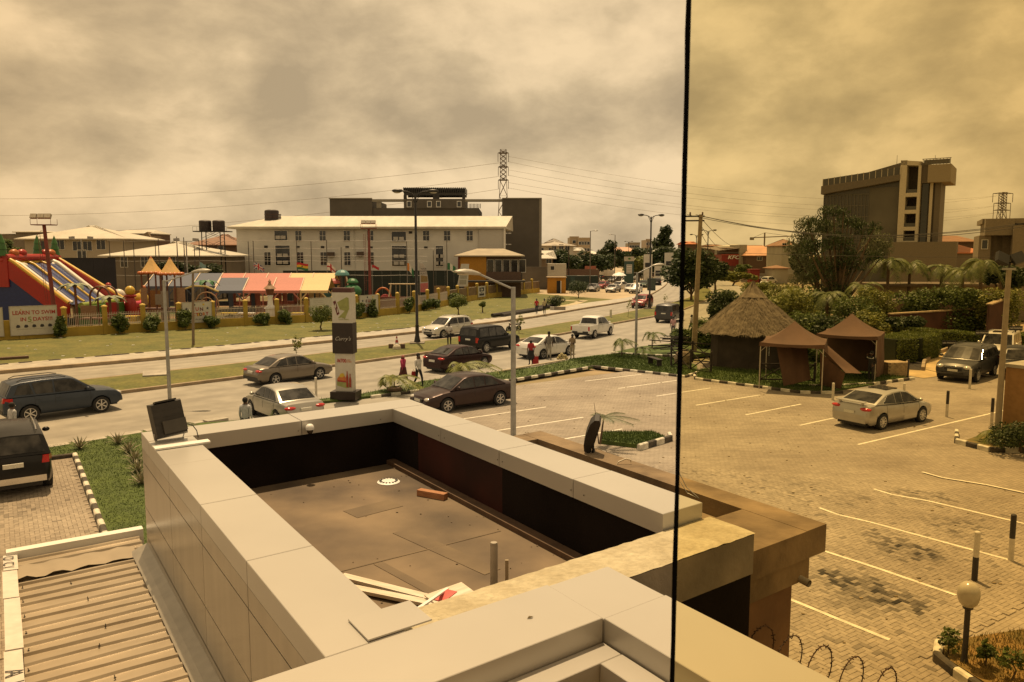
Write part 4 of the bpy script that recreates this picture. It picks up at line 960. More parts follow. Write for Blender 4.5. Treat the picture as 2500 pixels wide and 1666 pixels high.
vehicle('parked_suv', 'blue grey estate SUV with roof rails stopped at the left edge of the near lane', 'car', 'suv', PT['bluegrey'], W(38.75, 2.0), head(near_e, 2), spokes=6, rails=PT['dkgrey'], trim=None, scale=1.02)
vehicle('parked_suv', 'black SUV seen from behind parked on pavers left of the low building', 'car', 'suv', PT['black'], W(28.35, .0), SITE+math.pi/2+R(2), spokes=6, rails=CHROME, trim=CHROME, scale=1.1)
vehicle('sedan', 'bronze older sedan with alloy wheels driving along the near lane', 'car', 'sedan', PT['tan'], W(42.2, 13.2), head(med_n, 13), spokes=5, scale=1.0)
vehicle('sedan', 'pale silver sedan seen from behind parked beyond the far parapet', 'car', 'sedan', PT['champ'], W(32.7, 9.9), SITE+R(96), spokes=5, trim=PT['champ'])
vehicle('sedan', 'dark plum sedan parked nose to the left behind the lamp post', 'car', 'sedan', PT['plum'], W(30.6, 17.6), SITE+math.pi+R(3), spokes=6, scale=1.03, trim=PT['plum'])
vehicle('sedan', 'dark maroon sedan with rounded roof seen from behind on the near lane', 'car', 'coupe', PT['maroon'], W(40.9, 23.2), head(near_e, 24)+R(2), spokes=8, trim=PT['maroon'])
vehicle('suv', 'tall black boxy SUV seen from behind beside the median', 'car', 'boxy', PT['black'], W(47.6, 29.6), head(med_n, 30), spokes=8, rails=None)
vehicle('suv', 'silver white compact SUV with black bumpers coming along the far lane', 'car', 'suv', PT['pearl'], W(57.6, 31.6), head(med_f, 32)+math.pi, spokes=6, rails=PT['pearl'], trim=BLACKP)
vehicle('sedan', 'white sedan with curved roof stopped beside the pedestrians', 'car', 'coupe', PT['white'], W(42.7, 31.1), head(near_e, 31), spokes=5, trim=PT['white'])
vehicle('pickup_truck', 'white double cab pickup truck on the near lane', 'pickup truck', 'pickup', PT['white'], W(50.8, 41.9), head(med_n, 42), spokes=6)
vehicle('suv', 'dark red SUV facing the viewer at the bend by the black lamp post', 'car', 'suv', PT['red'], W(74.4, 69.4), head(med_f, 69)+math.pi+R(2), spokes=6)
vehicle('sedan', 'silver sedan with rear spoiler parked alone in the bays at the right', 'car', 'coupe', PT['silver'], W(18.0, 30.4), SITE+R(-2), spokes=9, trim=PT['silver'], spoiler=True, sunroof=True)
vehicle('parked_suv', 'dark grey SUV facing the viewer parked beside the exit drive', 'car', 'suv', PT['dkgrey'], W(22.1, 45.5), SITE+R(190), spokes=6, rails=BLACKP, trim=PT['dkgrey'], scale=1.1)
vehicle('parked_suv', 'white topped SUV parked behind the dark grey SUV', 'car', 'boxy', PT['pearl'], W(24.6, 54.6), SITE+R(196), spokes=6, rails=BLACKP, sunroof=True)
vehicle('pickup_truck', 'black off-road pickup partly cut off at the right edge', 'pickup truck', 'pickup', PT['black'], W(20.7, 48.5), SITE+R(205), spokes=6)
vehicle('suv', 'black SUV driving away at the far end of the bend', 'car', 'suv', PT['black'], W(121.5, 117.5), head(med_n, 118), spokes=6, simple=True)
vehicle('suv', 'dark SUV half hidden behind the window seal and the concrete pole', 'car', 'boxy', PT['dkgrey'], W(57.6, 57.6), head(near_e, 57), spokes=6, simple=True)
# queue and filling-station cars, far
far = [(860, 700, 'silver sedan by the trimmed round tree on the far lawn', 'sedan', 'champ', 0), (1448, 712, 'silver grey sedan nearest the far lawn among the queue', 'sedan', 'grey', 3), (1422, 703, 'pale old sedan parked beside the dark green container', 'sedan', 'champ', 2), (1473, 705, 'bright red sedan in the queue of cars', 'sedan', 'red', 2),
       (1452, 690, 'white sedan in the rear row of the queue', 'sedan', 'white', 3), (1497, 714, 'large silver sedan at the front of the queue', 'sedan', 'silver', 4), (1513, 706, 'white sedan tucked behind the large silver sedan', 'sedan', 'pearl', 5), (1530, 695, 'cream SUV in the middle of the queue', 'suv', 'pearl', 4),
       (1540, 712, 'cream hatchback tucked left of the white SUV', 'coupe', 'champ', 3), (1552, 716, 'white SUV with black grille leading the queue', 'suv', 'white', 3), (1572, 702, 'dark green sedan beside the white SUV', 'sedan', 'green', 3), (1500, 690, 'grey sedan under the white parasol', 'sedan', 'grey', 2),
       (1480, 684, 'dark grey SUV at the back of the filling station', 'suv', 'dkgrey', 0), (1570, 680, 'silver sedan farthest along the far lane', 'sedan', 'silver', 3), (1397, 676, 'black SUV parked on the bank above the container', 'suv', 'black', 9), (1407, 682, 'silver sedan parked on the bank above the container', 'sedan', 'silver', 9),
       (1462, 678, 'white hatchback at the far left of the filling station', 'coupe', 'white', 2), (1520, 681, 'grey SUV in the far row of the filling station', 'suv', 'grey', 3), (1545, 684, 'white sedan beside the price board', 'sedan', 'white', 3), (1583, 689, 'black sedan rounding the far bend', 'sedan', 'black', 3), (1592, 676, 'red hatchback far up the lane', 'coupe', 'red', 3), (1608, 664, 'tiny white car far up the lane', 'sedan', 'white', 3), (1617, 671, 'tiny silver car far up the lane', 'sedan', 'silver', 3), (1433, 694, 'dark sedan beside the slim lamp pole', 'sedan', 'dkgrey', 2), (1855, 690, 'dark sedan parked behind the thatched roof', 'sedan', 'dkgrey', 0), (1878, 694, 'white SUV parked behind the thatched roof', 'suv', 'white', 0), (1865, 706, 'pale sedan beside the thatched roof peak', 'sedan', 'pearl', 1), (1763, 671, 'white van-like SUV under the red shop wall', 'suv', 'white', 8), (1792, 670, 'white sedan under the red shop wall', 'sedan', 'white', 8)]
for px, py, lb, st, cl, k in far[1:]:
    p = G(px, py, .03); rz = SITE+{0: R(10), 1: R(40), 2: R(205), 3: R(218), 4: R(212), 5: R(200), 8: R(-20), 9: R(150)}[k]
    vehicle('parked_suv' if st == 'suv' else 'sedan', lb, 'car', st, PT[cl], p, rz, 'cars queueing and parked far along the road', 6, simple=True)
# ================================================================== BUILDINGS BEHIND THE ROAD
WINC = {}
FRM = mat('window_frame', (.62, .60, .55), .5, var=.06); 
def window(root, cx, cz, w, h, nx=2, nz=2, y=0.0, fw=.07, fm=None, name='window', rz=0.0, x=None):
    key = (round(w, 2), round(h, 2), nx, nz, fw)
    if key not in WINC:
        m = MB(); d = .07
        m.box(-w/2-fw, -w/2, -d, .02, -h/2-fw, h/2+fw); m.box(w/2, w/2+fw, -d, .02, -h/2-fw, h/2+fw); m.box(-w/2, w/2, -d, .02, h/2, h/2+fw); m.box(-w/2, w/2, -d-.05, .02, -h/2-fw, -h/2)
        for i in range(1, nx): x_ = -w/2+w*i/nx; m.box(x_-fw*.35, x_+fw*.35, -d+.01, .01, -h/2, h/2)
        for i in range(1, nz): z_ = -h/2+h*i/nz; m.box(-w/2, w/2, -d+.012, .012, z_-fw*.35, z_+fw*.35)
        g = MB(); g.box(-w/2, w/2, -.03, .0, -h/2, h/2); WINC[key] = (m.mesh('window'), g.mesh('pane'))
    a, b = WINC[key]; f = put(name, a, root, fm or FRM, (cx, y, cz), (0, 0, rz)); put('pane', b, f, GLASS); return f
def lbox(root, name, m, *bx, smooth=None):
    mb = MB()
    for b in bx: mb.box(*b)
    return mb.build(name, m, root, smooth)
def hip(x0, x1, y0, y1, ze, zr, ov=.5, inset=None, rib=0):
    ins = inset if inset is not None else (y1-y0)/2
    a = [(x0-ov, y0-ov, ze), (x1+ov, y0-ov, ze), (x1+ov, y1+ov, ze), (x0-ov, y1+ov, ze)]; ym = (y0+y1)/2; r = [(x0+ins, ym, zr), (x1-ins, ym, zr)]
    mb = MB(); mb.add(a+r+[(p[0], p[1], ze-.18) for p in a], [(0, 1, 5, 4), (1, 2, 5), (2, 3, 4, 5), (3, 0, 4), (6, 7, 1, 0), (7, 8, 2, 1), (8, 9, 3, 2), (9, 6, 0, 3), (9, 8, 7, 6)]); return mb
def ACUnit(root, x, z, y=-.3): lbox(root, 'air_conditioner', mat('ac_case', (.4, .38, .34), .5), (x-.4, x+.4, y, y+.3, z-.28, z+.28))
# --- white three storey block
Y0 = 134.0; pL = D(579, 620, Y0); pR = D(1233, 620, Y0); wbx = thing('apartment_block', 'long white three storey block with pale metal roof behind the playground', 'building', (pL.x, Y0, 0)); WD = pR.x-pL.x
def lx(px): return D(px, 620, Y0).x-pL.x
def lz(py): return D(1000, py, Y0).z
WALLW = mat('block_wall', (.52, .51, .47), .85, var=.07, scale=.4, bump=.1, bscale=10, var2=.08, scale2=.12); ROOFP = mat('pale_roof', (.47, .44, .36), .5, .15, var=.08, scale=.25, var2=.08, scale2=1.5, aniso=(3, .6, .6))
ze = lz(554)
lbox(wbx, 'wall', WALLW, (0, WD, 0, 15, 0, ze)); lbox(wbx, 'wall', mat('block_wall2', (.40, .385, .35), .85, var=.06), (WD-4.4, WD-.2, -.5, .0, 0, ze-.4))
zr = D(1000, 528, Y0+8).z; xr0 = lx(650); xr1 = lx(1234)+.9
mb = MB(); e = [(-1.2, -1.0, ze), (WD+.2, -1.0, ze), (WD+1.4, 16, ze), (-1.2, 16, ze)]; r = [(xr0, 8, zr), (xr1+.3, 8, zr)]
mb.add(e+r+[(p[0], p[1], ze-.35) for p in e], [(0, 1, 5, 4), (1, 2, 5), (2, 3, 4, 5), (3, 0, 4), (6, 7, 1, 0), (7, 8, 2, 1), (8, 9, 3, 2), (9, 6, 0, 3), (9, 8, 7, 6)]); mb.build('roof', ROOFP, wbx)
for px in (730, 789, 848, 905, 1041, 1092, 1147): window(wbx, lx(px), lz(576), 1.05, 1.65, 2, 2)
for px in (653, 733, 790, 848, 905): window(wbx, lx(px), lz(632), 1.05, 2.2, 2, 2)
for px0, px1, y0, y1 in ((672, 703, 564, 587), (673, 708, 600, 648), (957, 992, 566, 590), (957, 992, 601, 650), (1064, 1082, 601, 650)):
    x0, x1, z0, z1 = lx(px0), lx(px1), lz(y1), lz(y0); lg = lbox(wbx, 'loggia', GLASS, (x0, x1, -.04, .02, z0, z1))
    lbox(wbx, 'loggia_frame', FRM, (x0-.12, x0, -.1, .02, z0, z1), (x1, x1+.12, -.1, .02, z0, z1), (x0-.12, x1+.12, -.1, .02, z1, z1+.12), (x0-.12, x1+.12, -.1, .02, z0-.12, z0))
    n = int((z1-z0)/1.2)
    for k in range(max(1, n)):
        for j in (0, 1): ACUnit(wbx, x0+(x1-x0)*(.3+.4*j), z0+.5+k*1.2, -.35)
for px, py in ((650, 603), (728, 604), (788, 604), (848, 604), (906, 605), (1003, 568), (1040, 605)): lbox(wbx, 'vent', SLOT, (lx(px)-.3, lx(px)+.3, -.06, 0, lz(py)-.2, lz(py)+.2))
for px, py in ((809, 621), (880, 620)): lbox(wbx, 'awning_box', mat('brown_box', (.07, .045, .03), .7), (lx(px)-.55, lx(px)+.55, -.7, 0, lz(py)-.45, lz(py)+.35))
dp = MB(); dp.cyl((lx(866), -.08, 0), (lx(866), -.08, ze), .06, .06, 6); dp.build('drain_pipe', WALLW, wbx)
dp = MB(); dp.cyl((WD-.1, -.6, 0), (WD-.1, -.6, ze), .16, .16, 8); dp.build('drain_pipe', FRM, wbx)
for i, (px, lb) in enumerate(((658, 'left'), (668, 'middle'), (676, 'right'))):
    q = D(px, 530, Y0+5); r_ = .85 if i < 2 else .55
    t = thing('water_tank', '%s water tank on the pale roof of the white block' % ('dark ' + lb if i < 2 else 'small silver'), 'water tank', (q.x, Y0+5+i*.3, zr-1.6), 0, 'water tanks on the white block')
    m = MB(); m.lathe([(r_, 0), (r_, 2.3 if i < 2 else 1.7), (r_*.9, 2.45 if i < 2 else 1.85), (r_*.3, 2.6 if i < 2 else 2.0), (0, 2.6 if i < 2 else 2.0)], 14); m.build('drum', mat('tank_black', (.03, .02, .018), .6) if i < 2 else STEEL, t, 40)
    m = MB()
    for z in (.6, 1.2, 1.7): m.lathe([(r_+.03, z), (r_+.05, z+.05), (r_+.03, z+.1)], 14)
    m.build('hoop', mat('tank_brown', (.07, .035, .025), .7), t)
# --- dark slab building behind
Y1 = 156.0; q0 = D(808, 620, Y1); q1 = D(1316, 620, Y1); dk = thing('office_building', 'dark grey slab building with rooftop pergola behind the white block', 'building', (q0.x, Y1, 0)); DW = q1.x-q0.x
def ex(px): return D(px, 620, Y1).x-q0.x
def ez(py): return D(1000, py, Y1).z
DG = mat('dark_grey_render', (.075, .065, .052), .85, var=.08, scale=.15, var2=.08, scale2=.7, bump=.1, bscale=8); DG2 = mat('dark_grey_edge', (.20, .18, .14), .8, var=.1)
zt = ez(486)
lbox(dk, 'wall', DG, (0, ex(911), 0, 18, 0, zt)); lbox(dk, 'wall', DG, (ex(911), DW-12, .3, 18, 0, ez(508))); lbox(dk, 'tall_wall', DG, (ex(1226), DW, -.4, 18, 0, zt))
lbox(dk, 'stair_block', DG, (ex(988), ex(1136), -.2, 10, ez(509), zt)); lbox(dk, 'side_edge', DG2, (DW, DW+.5, -.4, 18, 0, zt)); lbox(dk, 'coping', DG2, (-.1, ex(911), -.3, .2, zt, zt+.18), (ex(1226), DW+.5, -.6, .2, zt, zt+.18))
lbox(dk, 'roof_beam', DG2, (ex(911), ex(988), 0, .8, ez(493), zt-.05)); lbox(dk, 'roof_beam', DG2, (ex(1136), ex(1226), 0, .8, ez(493), zt-.05)); lbox(dk, 'pier', DG2, (ex(921), ex(932), .2, 1.2, ez(508), ez(493)))
lbox(dk, 'roof_screen', DARKSTEEL, *[(ex(1144)+i*.28, ex(1144)+i*.28+.12, 2, 2.1, ez(508), ez(496)) for i in range(9)])
pz0, pz1 = ez(474), ez(458)
lbox(dk, 'pergola_beam', DARKSTEEL, (ex(988), ex(1136), 0, .5, pz0-.25, pz0+.25), (ex(988), ex(1136), 6, 6.5, pz0-.25, pz0+.25))
for px in (991, 1062, 1070, 1133): lbox(dk, 'pergola_post', DARKSTEEL, (ex(px)-.3, ex(px)+.3, 0, .5, zt, pz0-.25))
n = 34
for i in range(n):
    x = ex(988)+(ex(1136)-ex(988))*i/(n-1); lbox(dk, 'pergola_slat', DARKSTEEL, (x-.09, x+.09, -.1, 6.6, pz0+.26, pz1))
for px in (1001, 1050, 1072, 1122): window(dk, ex(px), ez(499), .7, 1.0, 1, 1, -.2, .1)
for py in (536, 550, 570, 597): lbox(dk, 'slit_window', FRM, (ex(1232), ex(1239), -.45, -.38, ez(py)-.08, ez(py)+.08), (ex(1241), ex(1248), -.45, -.38, ez(py)-.08, ez(py)+.08))
# --- tower at the right
def front(px0, Y, rz, pm):
    "positions along a front that starts at px0, distance Y, and runs at the angle rz"
    t0 = D(px0, 620, Y); c, s = math.cos(rz), math.sin(rz)
    def lx_(px): u = D(px, 620, Y).x/Y; return (u*Y-t0.x)/(c-u*s)
    Ym = Y+lx_(pm)*s
    return t0, lx_, lambda py: D(pm, py, Ym).z
t0, tx, tz = front(2006, 166.0, R(-34), 2210); Y2 = 166.0; tw = thing('office_tower', 'nine storey office tower with glass front and pale frame of open balconies', 'building', (t0.x, Y2, 0), R(-34))
TG = mat('tower_glass', (.06, .057, .048), .25, 0, var=.2, scale=.3, spec=.5); TW = mat('tower_white', (.52, .47, .38), .8, var=.06); TD = mat('tower_dark', (.13, .11, .085), .7, var=.1)
bp = mat('tower_panel', (.10, .093, .075), .5, 0, var=.15, scale=.2)
m = MB(); m.hexa([(0, 0, 0), (tx(2188), 0, 0), (tx(2188), 20, 0), (0, 20, 0)], [(0, 0, tz(467)), (tx(2188), 0, tz(441)), (tx(2188), 20, tz(441)), (0, 20, tz(467))]); m.build('glass_wing', TG, tw)
# glazing: recessed panes in a grid of mullions
zz0, zz1 = tz(640), tz(470); xw0, xw1 = 0, tx(2115)
nc, nr = 13, 6
for i in range(nc+1): x = xw0+(xw1-xw0)*i/nc; lbox(tw, 'mullion', bp, (x-.07, x+.07, -.18, 0, zz0, zz1))
for j in range(nr+1): z = zz0+(zz1-zz0)*j/nr; lbox(tw, 'transom', bp, (xw0, xw1, -.14, 0, z-.1, z+.1))
lbox(tw, 'spandrel_panel', bp, (tx(2115), tx(2186), -.1, 0, 0, tz(455)))
# upper terrace cantilevered, rising toward the core
mb = MB(); xa, xb = 0.0, tx(2190); za0, za1, zb0, zb1 = tz(468), tz(452), tz(441), tz(432)
mb.hexa([(xa-.3, -1.8, za0), (xb, -1.8, zb0), (xb, 17, zb0), (xa-.3, 17, za0)], [(xa-.3, -1.8, za1+.4), (xb, -1.8, zb1+.4), (xb, 17, zb1+.4), (xa-.3, 17, za1+.4)]); mb.build('terrace_slab', TD, tw)
for i in range(14):
    x = xa+(xb-xa)*i/13; z = za1+.4+(zb1-za1)*i/13; lbox(tw, 'balustrade_post', TW, (x-.05, x+.05, -1.8, -1.7, z, z+1.5))
    if i < 13: m = MB(); x2 = xa+(xb-xa)*(i+1)/13; z2 = za1+.4+(zb1-za1)*(i+1)/13; m.hexa([(x+.05, -1.78, z), (x2-.05, -1.78, z2), (x2-.05, -1.74, z2), (x+.05, -1.74, z)], [(x+.05, -1.78, z+1.4), (x2-.05, -1.78, z2+1.4), (x2-.05, -1.74, z2+1.4), (x+.05, -1.74, z+1.4)]); m.build('balustrade_pane', TG, tw)
mb = MB(); mb.hexa([(tx(2062), 2, tz(436)), (tx(2190), -1, tz(436)), (tx(2190), 15, tz(436)), (tx(2062), 15, tz(436))], [(tx(2062), 2, tz(424)), (tx(2200), -1, tz(395)), (tx(2200), 15, tz(395)), (tx(2062), 15, tz(424))]); mb.build('sloping_roof', TD, tw)
lbox(tw, 'roof_glazing', TG, (tx(2075), tx(2188), -.8, 0, tz(440), tz(424)))
# core frame with balconies
c0, c1 = tx(2190), tx(2240); fr = .55
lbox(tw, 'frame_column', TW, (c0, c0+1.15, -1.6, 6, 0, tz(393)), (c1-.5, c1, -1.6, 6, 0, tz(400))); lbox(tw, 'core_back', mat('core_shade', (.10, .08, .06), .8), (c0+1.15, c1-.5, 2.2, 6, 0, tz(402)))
mb = MB(); mb.hexa([(c0, -1.6, tz(404)), (c1, -1.6, tz(408)), (c1, 6, tz(408)), (c0, 6, tz(404))], [(c0, -1.6, tz(392.5)), (c1, -1.6, tz(398)), (c1, 6, tz(398)), (c0, 6, tz(392.5))]); mb.build('frame_head', TW, tw)
for py in (474, 515, 556, 590): lbox(tw, 'floor_slab', TW, (c0+1.15, c1-.5, -1.58, 2.2, tz(py+8), tz(py)+.1))
for py in (474, 515, 556, 590): lbox(tw, 'balcony_rail', TG, (c0+1.2, c1-.55, -1.3, -1.24, tz(py)+.1, tz(py-10)))
# rear tower with overhanging top
lbox(tw, 'stair_tower', TD, (tx(2241), tx(2288), .2, 8, 0, tz(450))); lbox(tw, 'glass_strip', GLASS, (tx(2243), tx(2258), -.1, .2, 0, tz(412))); lbox(tw, 'fin', TW, (tx(2262), tx(2269), -.5, .2, 0, tz(450))); lbox(tw, 'fin', TD, (tx(2274), tx(2288), -.3, .2, 0, tz(450)))
lbox(tw, 'overhanging_box', mat('tower_tan', (.28, .235, .165), .8, var=.05), (tx(2257), tx(2312), -2.2, 9, tz(450), tz(408))); lbox(tw, 'roof_screen', TD, (tx(2240), tx(2257), -1.0, 6, tz(450), tz(401)))
for i in range(9): x = tx(2244)+(tx(2309)-tx(2244))*i/8; lbox(tw, 'roof_rail_post', TD, (x-.05, x+.05, -2.1, -2.0, tz(408), tz(394)))
lbox(tw, 'roof_rail', TD, (tx(2242), tx(2311), -2.15, -2.05, tz(394.5), tz(393))); lbox(tw, 'roof_rail_glass', bp, (tx(2246), tx(2308), -2.07, -2.04, tz(407), tz(396)))
m = MB(); m.cyl((tx(2168), 5, tz(412)), (tx(2168), 5, tz(370)), .06, .03, 5); m.build('antenna', DARKSTEEL, tw); m = MB(); m.cyl((tx(2262), 5, tz(393)), (tx(2262), 5, tz(376)), .06, .03, 5); m.build('antenna', DARKSTEEL, tw)
lbox(tw, 'base_wall', mat('tower_base', (.17, .145, .11), .85), (tx(2178), tx(2340), -5, -1.7, 0, tz(592)))
# --- grey modern house at far right
h0, hx, hz = front(2388, 84.0, R(-27), 2440); Y3 = 84.0; hs = thing('modern_house', 'grey flat roofed modern house at the right edge behind the palms', 'building', (h0.x, Y3, 0), R(-27))
HG = mat('house_grey', (.22, .185, .135), .85, var=.08); 
lbox(hs, 'wall', HG, (0, 1.1, 0, 8, 0, hz(575)), (.8, 2.2, .6, 8, 0, hz(560))); lbox(hs, 'portal', HG, (hx(2400), hx(2470), -.8, 6, hz(575), hz(535))); lbox(hs, 'tower_wall', HG, (hx(2467), hx(2467)+7, -1.4, 8, 0, hz(552))); lbox(hs, 'wall', mat('house_grey2', (.13, .105, .075), .85), (hx(2412), hx(2467), .6, 5, 0, hz(575)))
lbox(hs, 'parapet', HG, (hx(2395), hx(2560), 1, 9, hz(545), hz(533))); window(hs, .55, hz(597), .5, .9, 1, 1, 0.0)
# --- orange roofed hall between tower and house
def shed(name, label, px0, px1, Y, ze_py, zr_py, wallm, roofm, dep=10, style='hip', cat='house', wins=(), rz=0, ins=None, ov=.5, wfm=None, wsz=(1.0, 1.2)):
    p0 = D(px0, 620, Y); p1 = D(px1, 620, Y); t = thing(name, label, cat, (p0.x, Y, 0), rz); wd_ = p1.x-p0.x; zE = D(px0, ze_py, Y).z; zR = D(px0, zr_py, Y+dep/2).z
    lbox(t, 'wall', wallm, (0, wd_, 0, dep, 0, zE-.02)); hip(0, wd_, 0, dep, zE, zR, ov, ins).build('roof', roofm, t)
    for wx, wy in wins: window(t, D(wx, 620, Y).x-p0.x, D(px0, wy, Y).z, wsz[0], wsz[1], 2, 1, fm=wfm)
    return t
CREAM = mat('cream_wall', (.38, .355, .30), .85, var=.08, scale=.4); RUST = mat('rust_roof', (.22, .11, .06), .7, var=.15, scale=.5); ORNG = mat('orange_roof', (.46, .15, .06), .6, var=.12, scale=.4); PEACH = mat('peach_roof', (.50, .26, .15), .6, var=.12, scale=.3); BRN = mat('brown_wall', (.10, .06, .04), .8, var=.15); GRY = mat('grey_block_wall', (.17, .145, .115), .9, var=.12, scale=.4); CRROOF = mat('cream_roof', (.48, .45, .38), .5, .1, var=.08, scale=.3, var2=.05, scale2=2)
shed('hall', 'low hall with bright orange roof beside the office tower', 2318, 2400, 150, 617, 597, GRY, ORNG, 14, ins=1.0); shed('hall', 'long low hall with dull red roof behind the orange one', 2290, 2385, 185, 590, 576, BRN, RUST, 14, ins=1)
# --- row along the far right street
shop = thing('shop_building', 'dark red shop building with white lettering on its wall', 'shop', D(1762, 620, 232).xy.to_3d()); s0 = D(1762, 620, 232); sx = lambda px: D(px, 620, 232).x-s0.x; sz = lambda py: D(1790, py, 232).z
REDW = mat('shop_red', (.21, .022, .018), .6, var=.1); lbox(shop, 'wall', REDW, (0, sx(1804), 0, 10, 0, sz(622))); lbox(shop, 'base_wall', BRN, (0, sx(1804), -.3, 0, 0, sz(650))); lbox(shop, 'upper_storey', BRN, (sx(1772), sx(1804), 1, 10, sz(622), sz(606))); lbox(shop, 'side_wall', mat('shop_grey', (.33, .30, .24), .8), (sx(1804), sx(1822), -.5, 10, 0, sz(598)))
text('KFC', 1.5, WHITE, shop, face_m((sx(1790), -.26, sz(629)), (0, -1, 0)), depth=.03, shear=.25, sx=1.25, off=.03)
lbox(shop, 'parapet_band', mat('shop_band', (.30, .05, .03), .6), (-.2, sx(1804), -.2, 0, sz(624), sz(621)))
sr = MB(); sr.add([(-1, -.5, sz(612)), (sx(1806), -.5, sz(606)), (sx(1806), 11, sz(603)), (-4, 11, sz(603))], [(0, 1, 2, 3)]); sr.build('roof', mat('dim_roof', (.16, .12, .09), .7), shop)
shed('warehouse', 'dark brown hall with peach coloured roof next to the red shop', 1823, 1905, 228, 624, 600, BRN, PEACH, 16, ins=2.5, wins=((1855, 632), (1884, 632)), wsz=(1.4, 1.0))
shed('house', 'yellowish house with brown gabled roof right of the peach roofed hall', 1908, 1952, 205, 600, 584, CREAM, RUST, 12, ins=2.5, wins=((1914, 600), (1938, 631)))
shed('house', 'pale house with flat white roof edge behind the street tree', 1765, 1840, 290, 602, 597, CREAM, CRROOF, 12, ins=5)
shed('house', 'small house with orange roof beyond the street trees', 1668, 1702, 300, 596, 590, BRN, ORNG, 10); shed('house', 'long low house with faded red roof beyond the red shop', 1722, 1770, 330, 601, 597, BRN, RUST, 12)
gh = shed('gatehouse', 'small gatehouse with brown roof at the end of the right street', 1890, 1925, 178, 655, 648, CREAM, RUST, 6, ins=1.5); yw_ = MB(); p0 = D(1800, 665, 186); yw_.box(0, 14, 0, .3, 0, 2.1); tag(yw_.build('boundary_wall', CREAM, None, loc=(p0.x+1, 186, 0)), 'plain cream wall before the shops at the end of the right street', 'wall')
kio = MB(); kio.box(-1.1, 1.1, 0, 2, 0, 3.1); kio.box(-1.3, 1.3, -.3, 2.2, 3.1, 3.25); tag(kio.build('kiosk', REDW, None, loc=(D(1843, 670, 182).x, 182, 0)), 'small red kiosk against the cream wall', 'kiosk')
# --- left houses
shed('house', 'large two storey house with cream hipped roof beyond the inflatable slide', 62, 306, 145, 583, 551, mat('house_wall', (.34, .30, .235), .85, var=.08), CRROOF, 13, ins=10, ov=1.2, wins=((100, 600), (148, 598), (190, 601), (215, 601), (248, 598), (110, 622), (200, 622)), wsz=(1.6, 1.7))
shed('house', 'house with broad pale hipped roof and netting poles in front', 262, 520, 118, 624, 590, GRY, CRROOF, 14, ins=9, ov=1.0, wins=((302, 640), (352, 640), (420, 640)), wsz=(1.0, 1.5))
shed('house', 'house with brown pyramid roof beside the white block', 455, 592, 150, 598, 572, BRN, RUST, 12, ins=6, ov=.6, wins=((540, 606),)); shed('house', 'far house with thin flat canopy left of the cream roofed house', 42, 100, 175, 566, 563, GRY, CRROOF, 10, ins=3)
cn = shed('house', 'half built house with ragged thatch canopy behind the cream roof', 275, 372, 165, 570, 562, BRN, CRROOF, 9, ins=1, ov=.2)
m = MB(); m.hexa([(3.5, -1, 8.6), (8.6, -1, 10.2), (8.6, 4, 10.2), (3.5, 4, 8.6)], [(3.5, -1, 8.9), (8.0, -1, 11.4), (8.0, 4, 11.4), (3.5, 4, 8.9)]); m.build('thatch_canopy', mat('dry_thatch', (.22, .16, .10), .95, var=.3, bump=.6), cn)
shed('house', 'far left grey concrete block on the skyline', -20, 22, 230, 572, 571, GRY, GRY, 10, ins=5, ov=.1, cat='building')
# water tank tower
tt = thing('tank_tower', 'steel tower carrying two black water tanks beside the white block', 'water tower', (D(522, 620, 122).x, 122, 0)); zp = D(522, 567, 122).z
for x in (-1.5, 1.5):
    for y in (-.9, .9): m = MB(); m.cyl((x, y, 0), (x*.95, y*.95, zp), .09, .08, 6); m.build('leg', DARKSTEEL, tt)
m = MB()
for z in frange(1, zp-1, 5):
    for y in (-.9, .9): m.beam((-1.5, y, z), (1.5, y, z+1.3), .05, .05); m.beam((1.5, y, z), (-1.5, y, z+1.3), .05, .05)
m.build('bracing', DARKSTEEL, tt); lbox(tt, 'platform', DARKSTEEL, (-2.6, 2.6, -1.3, 1.3, zp, zp+.15)); m = MB()
for x in frange(-2.6, 2.6, 8): m.cyl((x, -1.3, zp), (x, -1.3, zp+.8), .02, .02, 4)
m.beam((-2.6, -1.3, zp+.8), (2.6, -1.3, zp+.8), .04, .04); m.build('guard_rail', DARKSTEEL, tt)
for x in (-1.15, .95): m = MB(); m.lathe([(.92, 0), (.92, 1.5), (.8, 1.62), (.25, 1.7), (0, 1.7)], 14, (x, 0, zp+.16)); m.build('tank', mat('tank_black', (.03, .02, .018), .6), tt, 40)
